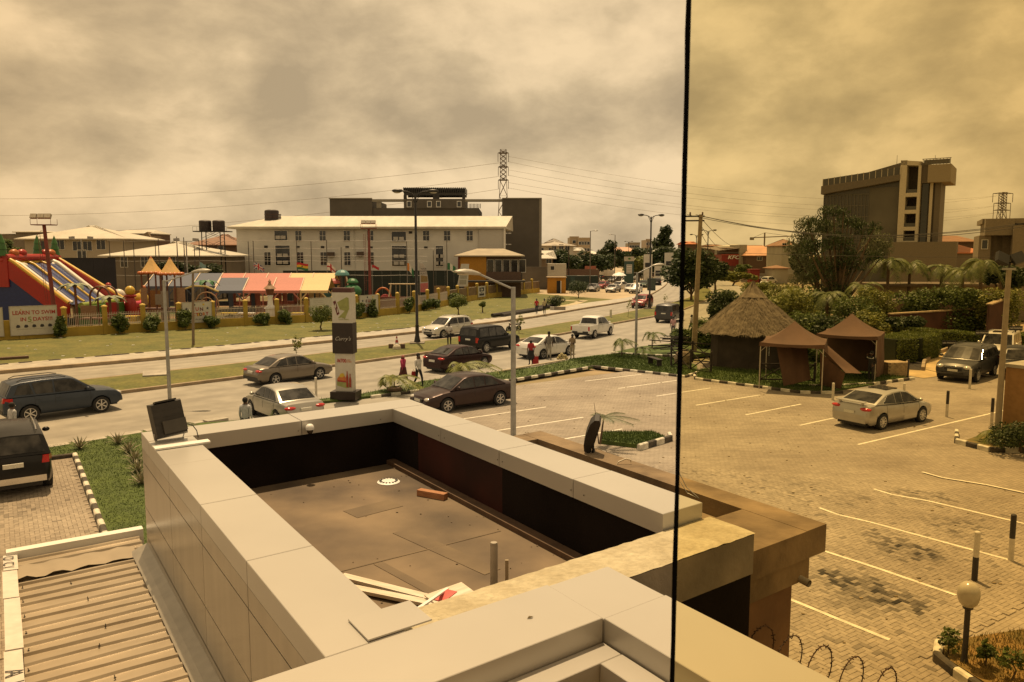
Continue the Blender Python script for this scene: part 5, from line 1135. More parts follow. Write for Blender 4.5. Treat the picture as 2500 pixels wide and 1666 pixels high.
# --- centre distance
shed('house', 'white two storey house right of the dark slab building', 1312, 1400, 235, 600, 590, mat('far_white', (.42, .40, .34), .85), mat('far_roof', (.36, .31, .24), .6), 14, ins=6, ov=1, wins=((1322, 612), (1345, 612), (1353, 605), (1370, 604), (1385, 605)), wsz=(1.3, 1.6))
shed('house', 'grey roofed upper house behind the white two storey house', 1335, 1372, 275, 592, 583, GRY, mat('far_grey_roof', (.19, .16, .125), .7), 10, ins=3)
shed('house', 'small brown house with pale roof beside the dark slab wall', 1312, 1350, 178, 631, 612, mat('far_brown', (.21, .16, .11), .85), CRROOF, 10, ins=4, ov=.8, wins=((1340, 636),), wsz=(1.2, 1.3))
shed('house', 'small white house with pale roof between the far trees', 1396, 1425, 260, 612, 605, CREAM, CRROOF, 10, ins=4, wins=((1417, 618),))
def block(label, px0, px1, Y, top, m, rows, colsn, dep=16):
    p0 = D(px0, 620, Y); p1 = D(px1, 620, Y); t = thing('apartment_block', label, 'building', (p0.x, Y, 0), 0, 'far apartment blocks'); w_ = p1.x-p0.x; z1 = D(px0, top, Y).z; lbox(t, 'wall', m, (0, w_, 0, dep, 0, z1)); lbox(t, 'parapet', m, (-.2, w_+.2, -.2, .2, z1-.1, z1+.5))
    for r_ in range(rows):
        for c_ in range(colsn): window(t, w_*(c_+.7)/(colsn+.4), z1-2.2-r_*3.2, 1.5, 1.5, 1, 1, 0, .12)
FB = mat('far_block', (.36, .29, .2), .85, var=.06)
block('cream block of flats with many windows on the skyline', 1412, 1440, 380, 583, FB, 4, 4); block('taller plain cream block left of the windowed one', 1391, 1412, 384, 580, FB, 3, 1); block('low pale block far behind the trees right of centre', 1535, 1562, 520, 594, mat('far_block2', (.3, .25, .18), .85), 2, 4); block('distant beige block behind the filling station sign', 1505, 1530, 480, 606, mat('far_block3', (.34, .27, .18), .85), 2, 3); block('small far block above the street trees', 1577, 1590, 430, 586, FB, 3, 2)
block('flat grey far block left of the distant crane', 1800, 1860, 520, 601, mat('far_block4', (.16, .13, .10), .9), 1, 5)
# tower crane on the skyline
cr = thing('tower_crane', 'distant tower crane on the skyline above the shops', 'crane', (D(1866, 600, 620).x, 620, 0)); cz = D(1866, 581, 620).z; m = MB(); m.beam((0, 0, 0), (0, 0, cz+4), .9, .9); m.build('mast', mat('crane_brown', (.16, .12, .08), .7), cr); m = MB(); m.beam((-11, 0, cz), (28, 0, cz+1.6), .7, .7); m.build('jib', mat('crane_brown', (.16, .12, .08), .7), cr); m = MB(); m.box(-11.5, -8.5, -.8, .8, cz-1.8, cz+.4); m.build('counterweight', CONCD, cr)
m = MB(); m.tube([(0, 0, cz+4), (20, 0, cz+1.3)], .12, 4); m.tube([(0, 0, cz+4), (-9, 0, cz+.2)], .12, 4); m.build('stay_cables', DARKSTEEL, cr, kind='stuff')
# black hoarding behind slide, dark green playground screen
for lb, px0, px1, Y, top, cl in (('navy blue black metal hoarding behind the inflatable slide', 146, 282, 100, 631, (.016, .016, .024)), ('dark green screen fence behind the swings', 690, 1130, 112, 662, (.012, .02, .016))):
    p0 = D(px0, 640, Y); p1 = D(px1, 640, Y); t = thing('hoarding', lb, 'screen fence', (p0.x, Y, 0)); zt = D(px0, top, Y).z; n = int((p1.x-p0.x)/1.25); mm = mat('hoarding_%d' % px0, cl, .6, .2, var=.2, scale=.5)
    for i in range(n): x = (p1.x-p0.x)*i/n; m = MB(); m.box(x+.01, x+(p1.x-p0.x)/n-.01, -.03+.015*(i % 2), .03, 0, zt); m.build('panel', mm, t)
    m = MB(); m.beam((0, 0, zt+.03), (p1.x-p0.x, 0, zt+.03), .12, .06); m.build('top_rail', DARKSTEEL, t)
m = MB(); p0 = D(282, 640, 98); m.box(0, 9, 0, .2, 0, 2.6); tag(m.build('boundary_wall', mat('ochre_brown', (.22, .10, .03), .85, var=.15), None, loc=(D(210, 690, 92).x, 92, 0)), 'brown ochre wall behind the inflatable figures', 'wall')
# restaurant hut, orange gate hut, container and walls by the playground end
Yh = 122.0; p0 = D(1122, 640, Yh); rh = thing('pavilion', 'ochre pavilion with hipped metal roof at the end of the playground', 'pavilion', (p0.x, Yh, 0)); px_ = lambda px: D(px, 640, Yh).x-p0.x; pz_ = lambda py: D(1190, py, Yh).z
ORW = mat('pavilion_orange', (.40, .19, .02), .8, var=.1); hip(px_(1115), px_(1275), 0, 9, pz_(624), pz_(607), .4, 3.0).build('roof', mat('pavilion_roof', (.30, .25, .17), .6, .1, var=.12, scale=.6), rh); lbox(rh, 'wall', ORW, (0, px_(1187), .2, 8, 0, pz_(626))); lbox(rh, 'corner_post', mat('pavilion_red', (.16, .03, .02), .7), (-.25, 0, 0, .5, 0, pz_(626))); lbox(rh, 'wall', BRN, (px_(1187), px_(1272), .6, 8, 0, pz_(626)))
for i in range(5): window(rh, px_(1197)+i*1.25, pz_(650), 1.0, 1.9, 1, 1, .6, .06)
lbox(rh, 'awning', mat('dark_awning', (.04, .035, .03), .7), (px_(1140), px_(1282), -3.2, -.2, pz_(688), pz_(684))); lbox(rh, 'base_wall', BRN, (px_(1187), px_(1272), .1, .6, 0, pz_(664)))
gh2 = thing('guard_hut', 'orange guard hut with open door by the far lawn', 'hut', G(1337, 717) ); GZ = 137; lbox(gh2, 'wall', ORW, (0, 1.55, 0, 2.5, 0, 2.75), (2.25, 3.15, 0, 2.5, 0, 2.75), (1.55, 2.25, .1, 2.5, 2.2, 2.75)); lbox(gh2, 'doorway', BLACKP, (1.55, 2.25, .3, .4, 0, 2.2)); lbox(gh2, 'door', FRM, (2.2, 2.32, -.75, 0, .1, 2.2)); lbox(gh2, 'roof', mat('hut_roof', (.35, .26, .16), .6), (-.15, 3.3, -.35, 2.7, 2.75, 2.87))
wh = MB(); p = D(1338, 690, 146); wh.box(0, 3.4, 0, 3, 0, 5.0); o = thing('site_cabin', 'white cabin standing above the orange guard hut', 'cabin', (p.x, 146, 0)); wh.build('wall', mat('cabin_white', (.45, .42, .35), .8), o); window(o, .8, 4.2, .7, .7, 1, 1)
ct = thing('container', 'dark green shipping container right of the orange guard hut', 'container', G(1381, 710)); m = MB(); m.box(0, 6.1, .2, 2.6, 0, 2.75); m.build('box', mat('container_green', (.015, .03, .022), .6, var=.2), ct); m = MB()
for i in range(20): m.box(.1+i*.3, .25+i*.3, .14, .2, .1, 2.65)
m.build('ribs', mat('container_green', (.015, .03, .022), .6), ct, kind='stuff'); lbox(ct, 'door_panel', mat('container_teal', (.02, .05, .045), .6), (.9, 1.7, .1, .14, .1, 2.6)); lbox(ct, 'roof_stripe', FRM, (2.2, 3.6, .5, .9, 2.76, 2.79), (4.4, 5.6, .4, .8, 2.76, 2.79))
m = MB(); p = D(1275, 670, 150); m.box(0, 6.5, 0, .3, 0, 4.2); m.box(-.1, 6.6, -.05, .35, 4.2, 4.35); tag(m.build('boundary_wall', GRY, None, loc=(p.x, 150, 0)), 'grey wall below the dark slab building', 'wall')
m = MB(); p = D(1382, 670, 165); m.box(0, 7, 0, .3, 0, 3.6); tag(m.build('boundary_wall', BRN, None, loc=(p.x, 165, 0)), 'dark wall behind the cars on the bank', 'wall')
# ================================================================== PLAYGROUND SIDE: boundary wall, signs, tents, inflatables
bw = thing('boundary_wall', 'long ochre boundary wall with posts and white railings round the playground', 'wall', W(wall_a(0), 0, .15)); BO = Matrix.Translation(-bw.location)
RAILW = mat('railing_white', (.50, .44, .38), .5, var=.08); CAPM = mat('post_cap', (.52, .38, .1), .8, var=.1)
bps = [-13.5+3.0*i for i in range(32)]
def wp(b, z=0.0): return W(wall_a(b), b, z)
INF = mat('infill_brown', (.17, .115, .06), .85, var=.2, scale=2)
for i in range(len(bps)-1):
    b0, b1 = bps[i], bps[i+1]; p, q = wp(b0), wp(b1); d = (q-p).normalized()
    m = MB(); m.beam(p+Vector((0, 0, .52))+d*.18, q+Vector((0, 0, .52))-d*.18, .24, .78); m.xform(BO).build('plinth', YELLOW, bw)
    m = MB(); m.cbox((0, 0, 1.29), (.34, .34, 2.34)); o = m.build('post', YELLOW, bw, loc=p-bw.location, rot=(0, 0, math.atan2(d.y, d.x))); c = MB(); c.lathe([(.25, 0), (.27, .05), (.22, .12), (.0, .2)], 4, (0, 0, 2.46)); c.build('post_cap', CAPM, o)
    if 3.9 < b0 < 48 and abs(b0-13.5) > .1 and abs(b0-25.5) > .1 and abs(b0-31.5) > .1:
        m = MB(); L = (q-p).length; n = int((L-.4)/.135)
        for k in range(n): r = p+d*(.25+k*.135); m.cyl(r+Vector((0, 0, .9)), r+Vector((0, 0, 2.02+random.uniform(-.01, .01))), .024, .02, 5)
        for z in (1.02, 1.82): m.beam(p+d*.18+Vector((0, 0, z)), q-d*.18+Vector((0, 0, z)), .04, .04)
        m.xform(BO).build('railing', RAILW, bw, kind='stuff')
    elif b0 >= 48:
        m = MB(); m.beam(p+Vector((0, 0, 1.5))+d*.18, q+Vector((0, 0, 1.5))-d*.18, .1, 1.1); m.xform(BO).build('infill_panel', INF, bw)
        m = MB(); m.beam(p+Vector((0, 0, 2.1))+d*.18, q+Vector((0, 0, 2.1))-d*.18, .05, .05); m.xform(BO).build('rail', RAILW, bw)
    elif b0 < 3.9 and b0 > -14:
        m = MB(); m.beam(p+Vector((0, 0, 1.3))+d*.18, q+Vector((0, 0, 1.3))-d*.18, .12, .8); m.xform(BO).build('infill_panel', YELLOW, bw)
SIGNW = mat('sign_white', (.50, .485, .44), .6, var=.06, scale=1.2, var2=.05, scale2=6); REDT = mat('red_lettering', (.33, .03, .025), .6); GRNT = mat('green_print', (.20, .24, .06), .6); DRKT = mat('dark_print', (.03, .03, .04), .6); MARO = mat('maroon_lettering', (.10, .015, .02), .6); ORT = mat('orange_print', (.50, .16, .04), .6); YELT = mat('yellow_print', (.55, .40, .05), .6)
def board(name, label, b0, b1, z0, z1, lean=0.0):
    p, q = wp(b0), wp(b1); d = (q-p); L = d.length; d.normalize(); n = Vector((d.y, -d.x, 0)); c = (p+q)/2+n*.22
    t = thing(name, label, 'sign', c, 0); M = face_m((0, 0, 0), n); m = MB(); m.box(-L/2, L/2, z0, z1, -.04, 0); m.xform(M); m.build('panel', SIGNW, t)
    m = MB(); f = .05; m.box(-L/2-f, -L/2, z0-f, z1+f, -.05, .02); m.box(L/2, L/2+f, z0-f, z1+f, -.05, .02); m.box(-L/2, L/2, z1, z1+f, -.05, .02); m.box(-L/2, L/2, z0-f, z0, -.05, .02); m.xform(M); m.build('frame', mat('sign_frame', (.35, .33, .28), .6), t)
    return t, (lambda x, z: face_m(Vector(M @ Vector((x, z, .006))), n)), L, M
def star(r, n=5, k=.45): 
    return [((r if i % 2 == 0 else r*k)*math.sin(i*math.pi/n), (r if i % 2 == 0 else r*k)*math.cos(i*math.pi/n)) for i in range(2*n)]
def flat(t, M, poly, x, z, m, name='print', e=.004): 
    g = MB(); g.prism([(x+a, z+b) for a, b in poly], .003, .003+e); g.xform(M); return g.build(name, m, t)
def disc(r, n=14, sx=1): return [(r*sx*math.cos(2*math.pi*k/n), r*math.sin(2*math.pi*k/n)) for k in range(n)]
t, F, L, M = board('wall_sign', 'white wall sign offering swimming lessons', .75, 3.95, .5, 2.75)
text('LEARN TO SWIM', .43, REDT, t, F(.05, 2.25), off=.008, sx=.92); text('IN', .42, REDT, t, F(-.72, 1.72), off=.008); text('5', .6, GRNT, t, F(-.28, 1.70), off=.01); text('DAYS!!!', .42, REDT, t, F(.62, 1.72), off=.008)
for k in range(5): flat(t, M, [(-.14, -.1), (.02, -.12), (.15, -.06), (.10, .1), (-.05, .14), (-.13, .05)], -1.1+k*.55, 1.18, DRKT, 'swimmer_print')
flat(t, M, [(-1.2, -.012), (1.2, -.012), (1.2, .012), (-1.2, .012)], 0, .95, mat('pale_print', (.3, .28, .24), .6)); flat(t, M, [(-.18, 0), (.05, .05), (.22, .12), (.0, .0)], -.15, 1.42, GRNT)
t, F, L, M = board('wall_sign', 'white wall sign with a star and red script at the left edge', -3.4, .25, .5, 2.7)
text('Splash', .62, REDT, t, F(.25, 1.45), shear=.2, sx=1.1); text('m', .6, ORT, t, F(.55, 2.1), shear=.15, off=.012); flat(t, M, star(.24), 1.25, 2.12, mat('navy_print', (.03, .04, .08), .6), 'star_print'); flat(t, M, [(-1.2, -.03), (.9, .06), (1.2, .12), (.9, .1), (-1.2, .03)], .2, 1.02, DRKT)
text('swimming school', .16, mat('pale_print', (.3, .28, .24), .6), t, F(.6, .72))
def funsign(label, b0, b1, z0, z1, s):
    t, F, L, M = board('wall_sign', label, b0, b1, z0, z1); zc = (z0+z1)/2
    cs = [MARO, REDT, MARO]
    for i, ch in enumerate('FUN'): text(ch, .46*s, cs[i], t, F(-.42*s+.42*s*i, zc+.30*s-.03*abs(i-1)), off=.014)
    cols_ = [REDT, MARO, ORT, REDT, MARO, ORT, REDT]
    for i, ch in enumerate('FACTORY'): text(ch, .42*s, cols_[i], t, F(-.95*s+.315*s*i, zc-.16*s-.07*s*math.cos((i-3)*.5)), off=.014)
    for x in (-1.0, 1.0): flat(t, M, star(.16*s), x*s, zc+.35*s, DRKT, 'star_print')
    for x, m_ in ((-.25, DRKT), (.62, YELT)): flat(t, M, disc(.1*s), x*s, zc+.72*s, m_, 'balloon_print')
    flat(t, M, disc(.17*s), .12*s, zc-.20*s, YELT, 'smile_print', .002); text('play and eat', .17*s, DRKT, t, F(.2*s, zc-.66*s)); return t
funsign('white playground sign right of the brown pole', 13.75, 16.3, .75, 2.55, .95); funsign('white playground sign right of the tall shop sign', 31.8, 34.3, .75, 2.5, .95)
t, F, L, M = board('wall_sign', 'greyish notice board behind the round topped tree', 25.8, 28.3, .8, 2.5)
for k in range(5): flat(t, M, [(-.95, -.012), (.2, -.012), (.2, .012), (-.95, .012)], 0, 2.25-k*.2, mat('pale_print', (.3, .28, .24), .6))
flat(t, M, star(.22, 7, .6), -.1, 1.55, REDT, 'emblem_print'); flat(t, M, disc(.2, 10, 1.5), .65, 1.6, mat('grey_print', (.22, .23, .22), .6), 'emblem_print')
t, F, L, M = board('wall_sign', 'small black and white notice on the wall before the pavilion', 58.5, 60.6, .6, 2.1); flat(t, M, [(-.9, -.6), (.9, -.6), (.9, .6), (-.9, .6)], 0, 1.35, DRKT); text('FUN\nFACTORY', .42, WHITE, t, F(0, 1.4), off=.01, depth=.006)

# ---- inflatable slide
INFR = mat('vinyl_red', (.33, .022, .018), .35, var=.08, scale=1, spec=.5); INFB = mat('vinyl_blue', (.012, .028, .13), .4, var=.1); INFY = mat('vinyl_yellow', (.55, .36, .045), .35, var=.06); INFW = mat('vinyl_white', (.62, .59, .52), .4, var=.05); INFG = mat('vinyl_green', (.03, .12, .02), .4, var=.1); INFO = mat('vinyl_orange', (.42, .12, .03), .4); INFP = mat('vinyl_pink', (.5, .05, .09), .4)
sl_ = thing('inflatable_slide', 'huge red, blue and yellow inflatable slide beyond the ochre wall', 'inflatable slide', (-47.6, 74, 0))
def xz(name, m, poly, y0, y1, smooth=None): g = MB(); g.yprism(poly, y0, y1); return g.build(name, m, sl_, smooth)
xz('blue_panel', INFB, [(-9, 0), (-9, 4.6), (.1, 4.6), (4.75, .9), (5.3, .9), (5.3, 0)], -.25, .2); xz('side_wall', INFR, [(-.9, 4.7), (-.9, 6.2), (.25, 6.2), (5.4, 2.2), (5.4, .9), (4.7, .9), (.1, 4.6)], -.35, .25); xz('side_wall', INFR, [(0, 3), (0, 6.4), (.3, 6.4), (6.6, 2.2), (6.6, .3)], 7.7, 8.3)
for y in (-.05, 8.0): g = MB(); g.tube([(.1, y, 6.35), (.5, y, 6.12), (5.4 if y < 1 else 6.6, y, 2.25)], .22, 10); g.build('edge_tube', INFY, sl_, 50)
g = MB(); ys = frange(.3, 7.7, 46)
for x, z in ((-.1, 6.0), (.6, 5.75), (4.9, 2.3), (5.6, 2.0)):
    for j, y in enumerate(ys): g.v.append((x, y, z+.12*abs(math.sin(y*3.6))))
for i in range(3):
    for j in range(46): q = i*47+j; g.f.append((q, q+47, q+48, q+1))
g.build('slide_surface', INFB, sl_, 60)
for y, w_, m_ in ((.75, .24, INFW), (2.9, .14, INFY), (5.0, .14, INFY), (6.9, .3, INFW)): g = MB(); g.tube([(0, y, 6.15), (.6, y, 5.9), (4.9, y, 2.45), (5.3, y, 2.2)], w_, 10); g.build('lane_divider', m_, sl_, 50)
g = MB(); g.tube([(-.15, -.3, 6.55), (-.15, 8.3, 6.55)], .36, 12); g.tube([(-8, -.1, 6.2), (-.3, -.1, 6.3)], .36, 12); g.build('top_tube', INFR, sl_, 50)
g = MB(); g.box(-.3, 0, .3, 7.8, 5.75, 6.3); g.box(-8, -.9, -.15, .2, 5.05, 5.85); g.build('valance', INFY, sl_); g = MB(); g.box(-8, -.9, -.2, .2, 4.2, 5.05); g.build('green_band', INFG, sl_); g = MB(); g.box(-.95, .1, -.42, .3, 3.8, 6.5); g.build('corner_pillar', INFR, sl_)
g = MB(); g.box(-8, -.3, .2, 8, 0, 5.5); g.build('platform', INFB, sl_); g = MB(); g.box(5.6, 7.0, .6, 7.4, 0, 1.9); g.build('landing', INFG, sl_); g = MB(); g.tube([(6.3, .5, 2.0), (6.3, 7.4, 2.0)], .28, 10); g.build('landing_tube', mat('vinyl_lime', (.22, .28, .04), .4), sl_, 50)
for y, x in ((-.1, -.5), (8.1, -.3), (5.6, -.6)): g = MB(); g.lathe([(.5, 0), (.34, .6), (.42, .6), (.26, 1.2), (.32, 1.2), (.0, 2.1)], 12, (x, y, 6.75)); g.build('cone_tree', INFG, sl_, 30)
for y, m_ in ((1.2, INFO), (2.4, INFR), (6.2, INFR), (7.2, INFO)): g = MB(); g.sph((-.2, y, 7.0), (.4, .55, .38), 12, 8); g.build('cushion', m_, sl_, 60)
for y in (1.6, 7.0): g = MB(); g.sph((.25, y, 5.75), (.4, .8, .34), 12, 8); g.build('cloud_cushion', INFW, sl_, 60)
# ---- bouncy play ring with blow-up figures
bc = thing('bouncy_castle', 'low inflatable play ring with red and yellow pillars beside the slide', 'bouncy castle', (D(262, 740, 84).x, 84, 0))
g = MB(); ring = [(3.6*math.cos(k*math.pi/10), 2.6*math.sin(k*math.pi/10), 1.55) for k in range(21)]; g.tube(ring, .34, 10, False); g.build('rim_tube', INFP, bc, 60); g = MB(); g.lathe([(3.5, 0), (3.6, 1.4)], 20); g.xform(Matrix.Diagonal((1, .72, 1, 1))); g.build('base', INFR, bc, 40)
g = MB(); g.tube([(-5.4, -1.2, 1.6), (-3.2, -1.6, 1.6)], .3, 8); g.build('rim_tube', INFY, bc, 50)
def balloon(name, label, px, Y, z0, parts_):
    t = thing(name, label, 'inflatable figure', (D(px, 720, Y).x, Y, z0))
    for nm, m_, c, r_ in parts_: g = MB(); g.sph(c, r_, 14, 10); g.build(nm, m_, t, 60)
    return t
balloon('inflatable_figure', 'round yellow headed red inflatable pillar figure', 318, 82, .1, [('pillar', INFR, (0, 0, 1.2), (.6, .5, 1.4)), ('head', INFY, (0, 0, 2.95), (.5, .45, .52)), ('collar', INFR, (0, 0, 2.4), (.66, .5, .2))])
balloon('inflatable_figure', 'white round inflatable head with small red hat', 268, 86, .6, [('body', INFW, (0, 0, .7), (.8, .7, 1.1)), ('head', INFW, (0, 0, 2.1), (.62, .6, .66)), ('hat', INFR, (-.1, 0, 2.8), (.3, .3, .36)), ('beak', INFO, (.75, -.2, 2.1), (.3, .2, .14))])
balloon('inflatable_figure', 'small white and pink inflatable ball figure behind the fence', 290, 85, 1.2, [('body', INFP, (0, 0, .4), (.75, .6, .5)), ('head', INFW, (0, 0, 1.2), (.7, .6, .7))])
balloon('inflatable_figure', 'plump yellow inflatable bird with orange crest', 345, 86, .8, [('body', INFY, (0, 0, 1.1), (.85, .7, .75)), ('head', INFY, (.25, 0, 1.95), (.4, .36, .4)), ('crest', INFO, (.3, 0, 2.4), (.25, .2, .25))])
for k, px in enumerate((197, 216, 238)): balloon('inflatable_figure', '%s of the three small red inflatable posts below the slide' % ('leftmost', 'middle', 'rightmost')[k], px, 85, 1.5, [('post', INFR, (0, 0, .5), (.5, .45, .95)), ('head', INFO, (0, 0, 1.5), (.42, .4, .42))])['group'] = 'small red inflatable posts'
# ---- arched climbing tunnel, toy palms, play tower
BRNP = mat('play_brown', (.13, .045, .025), .5, var=.1); LBR = mat('play_tan', (.27, .16, .09), .6)
tn = thing('play_tunnel', 'brown arched play bridge with side panels behind the white railing', 'play equipment', (D(246, 760, 70).x, 70, .1))
for y in (0, 1.3): g = MB(); g.tube([(-.9, y, 0), (-.9, y, 3.0)]+[(-.9*math.cos(a), y, 3.0+.9*math.sin(a)) for a in frange(.2, math.pi-.2, 8)]+[(.9, y, 3.0), (.9, y, 0)], .09, 8); g.build('arch', BRNP, tn, 40)
g = MB(); g.tube([(0, -.1, 3.86), (0, 1.4, 3.86)], .12, 6); g.build('ridge_bar', LBR, tn); lbox(tn, 'panel', LBR, (-1.7, -.3, -.2, -.1, 1.2, 2.2)); lbox(tn, 'deck', BRNP, (-2, 2, 0, 1.3, .9, 1.05)); lbox(tn, 'panel', INFR, (-.2, .8, 1.3, 1.4, 1.0, 2.4))
def toy_palm(px, Y, h, label, tm, lm):
    t = thing('toy_palm', label, 'toy palm', (D(px, 740, Y).x, Y, .1)); g = MB(); g.tube([(0, 0, 0), (.05, 0, h*.5), (0, 0, h)], [.14, .12, .1], 8); g.build('trunk', tm, t, 50)
    for k in range(7):
        a = 2*math.pi*k/7+.3; dx_, dy_ = math.cos(a), math.sin(a); g = MB(); pts = [(0, .0), (.55, .22), (1.1, .05), (1.45, -.35)]
        for i, (r_, z) in enumerate(pts): w_ = (.06, .24, .22, .02)[i]; g.v += [(dx_*r_-dy_*w_, dy_*r_+dx_*w_, h+z-.05), (dx_*r_, dy_*r_, h+z+.04), (dx_*r_+dy_*w_, dy_*r_-dx_*w_, h+z-.05)]
        for i in range(3):
            for j in (0, 1): q = i*3+j; g.f.append((q, q+3, q+4, q+1))
        g.build('frond', lm, t)
PALMG = mat('toy_green', (.16, .19, .11), .5, var=.1); PALMG2 = mat('toy_green2', (.02, .12, .04), .45, var=.1)
toy_palm(185, 69, 4.0, 'moulded toy palm with dark trunk left of the arched bridge', BRNP, PALMG); toy_palm(267, 69, 2.9, 'shorter moulded toy palm right of the arched bridge', BRNP, PALMG); toy_palm(502, 80, 3.9, 'bright green moulded toy palm before the blue tent', BRNP, PALMG2)
tb = thing('play_tower', 'playground tower with two yellow pointed roofs and brown posts', 'play equipment', (D(396, 700, 75).x, 75, .1))
for k, x in enumerate((-.95, .85)):
    g = MB(); zb_ = 4.95-.1*k; g.lathe([(1.05, 0), (.62, .55), (.3, 1.05), (.12, 1.38), (.0, 1.5)], 8, (x, 0, zb_+.1)); rf = g.build('roof', mat('play_yellow', (.56, .36, .13), .5, var=.06), tb, 20); g = MB(); g.lathe([(.2, 0), (.08, .25), (.0, .32)], 8, (x, 0, zb_+1.32)); g.build('roof_tip', INFO, rf)
    g = MB()
    for j in range(16):
        a = 2*math.pi*j/16; g.sph((x+1.05*math.cos(a), 1.05*math.sin(a), zb_+.06), (.24, .24, .16), 8, 5)
    g.build('scalloped_edge', INFO, rf, 60)
    for sx_ in (-.75, .75):
        for y in (-.7, .7): g = MB(); g.cyl((x+sx_*.9, y, 0), (x+sx_*.9, y, zb_+.1), .085, .085, 8); g.build('post', BRNP, tb, 40)
lbox(tb, 'deck', BRNP, (-2, 2, -.8, .8, 1.5, 1.62)); lbox(tb, 'panel', LBR, (-1.7, -1.1, -.85, -.78, 2.0, 3.6)); lbox(tb, 'panel', mat('play_grey', (.22, .18, .14), .6), (.2, .9, -.86, -.79, 1.7, 3.3), (-.35, .2, -.86, -.79, 2.0, 3.0)); lbox(tb, 'panel', LBR, (1.3, 2.4, -.6, -.53, 1.9, 3.6))
g = MB(); 
for y in (-1.1, -.5): g.tube([(2.0, y, 2.2), (3.2, y, 2.1), (4.2, y, 1.4), (5.0, y, .5)], .07, 6)
g.build('slide_rail', LBR, tb); g = MB(); g.tube([(4.6+1.1*math.cos(a), -.9, 2.0+1.2*math.sin(a)) for a in frange(0, 2*math.pi, 16)], .07, 6, False); g.tube([(4.6+.6*math.cos(a), -.9, 2.0+.7*math.sin(a)) for a in frange(0, 2*math.pi, 12)], .05, 6, False); g.build('climbing_ring', LBR, tb)
g = MB(); g.tube([(2.0, 0, 3.4), (3.0, 0, 3.75), (4.2, 0, 3.7), (5.4, 0, 3.2)], .1, 6); g.build('arch_beam', mat('play_cream', (.45, .36, .14), .6), tb); lbox(tb, 'step', YELT, (-3.5, -2.2, -1, 0, .4, .9))
# ---- marquees
TBL = mat('tent_blue', (.07, .085, .13), .7, var=.06); TPK = mat('tent_pink', (.45, .165, .13), .7, var=.06); TCR = mat('tent_cream', (.60, .44, .22), .7, var=.05); TTR = mat('tent_seam', (.58, .47, .36), .7)
def marquee(label, x_px, Y, bays, wbay, ze_, zr_, dep, rz):
    t = thing('marquee', label, 'tent', (D(x_px, 690, Y).x, Y, .05), rz); n = len(bays)
    for i, m_ in enumerate(bays):
        x0, x1 = i*wbay, (i+1)*wbay; g = MB(); sg = .06
        g.v += [(x0+.05, 0, ze_), (x1-.05, 0, ze_), (x1-.05, dep*.25, (ze_+zr_)/2-sg), (x0+.05, dep*.25, (ze_+zr_)/2-sg), (x1-.05, dep/2, zr_), (x0+.05, dep/2, zr_), (x1-.05, dep, ze_), (x0+.05, dep, ze_), (x0+.05, -.02, ze_-.28), (x1-.05, -.02, ze_-.28)]
        g.f += [(0, 1, 2, 3), (3, 2, 4, 5), (5, 4, 6, 7), (8, 9, 1, 0)]; g.build('roof_panel', m_, t)
        g = MB(); g.beam((x0, -.02, ze_+.02), (x0, dep/2, zr_+.03), .1, .05); g.beam((x0, dep/2, zr_+.03), (x0, dep, ze_+.02), .1, .05); g.build('roof_seam', TTR, t)
        for y in (0, dep): g = MB(); g.cyl((x0+.05, y, 0), (x0+.05, y, ze_-.05), .07, .07, 6); g.build('leg', m_, t)
        if dep: g = MB(); g.beam((x0+.05, .02, ze_-1.0), (x0+.7, .02, ze_-.3), .1, .12); g.beam((x1-.05, .02, ze_-1.0), (x1-.7, .02, ze_-.3), .1, .12); g.build('valance_bracket', m_, t)
        g = MB(); g.box(x0+.1, x0+.5, dep-.1, dep, .3, ze_-.2); g.box(x1-.5, x1-.1, dep-.1, dep, .3, ze_-.2); g.box(x0+.1, x1-.1, dep-.1, dep, .3, .9); g.build('back_curtain', m_, t)
    return t
marquee('front marquee with blue, pink and cream roof bays', 522, 83, [TBL, TPK, TPK, TCR], 3.0, 2.95, 4.25, 5.2, R(4)); marquee('rear marquee with blue roof bays behind the play tower', 352, 92, [TBL, TBL, TBL, TPK, TPK, TPK, TCR, TCR], 2.75, 3.05, 4.5, 6, R(2))
# chairs and table under it, white toy castle
for k, px in enumerate((560, 600, 660, 690, 720)):
    p = D(px, 745, 80); t = thing('play_table', '%s white play table under the front marquee' % ('first', 'second', 'third', 'fourth', 'fifth')[k], 'table', (p.x, 80, .1), 0, 'tables under the marquee'); lbox(t, 'table_top', WHITE if k % 2 else YELT, (-.9, .9, -.4, .4, .72, .78))
    for x in (-.75, .75):
        for y in (-.3, .3): lbox(t, 'leg', WHITE, (x-.03, x+.03, y-.03, y+.03, 0, .72))
cas = thing('fountain', 'white tiered ornamental fountain behind the railing', 'fountain', (D(661, 770, 76.5).x, 76.5, .1)); g = MB(); g.lathe([(.9, 0), (.85, .5), (.55, .6), (.45, 1.4), (.62, 1.5), (.5, 1.6), (.28, 1.8), (.22, 2.5), (.3, 2.7), (.12, 2.9)], 14); g.build('column', WHITE, cas, 30); g = MB(); g.lathe([(.62, 3.4), (.5, 3.55), (.25, 3.75), (.1, 4.0), (.16, 4.12), (.0, 4.35)], 12); g.build('finial', LBR, cas, 30); g = MB(); g.cyl((0, 0, 2.8), (0, 0, 3.45), .3, .45, 10); g.build('neck', BRNP, cas, 30)
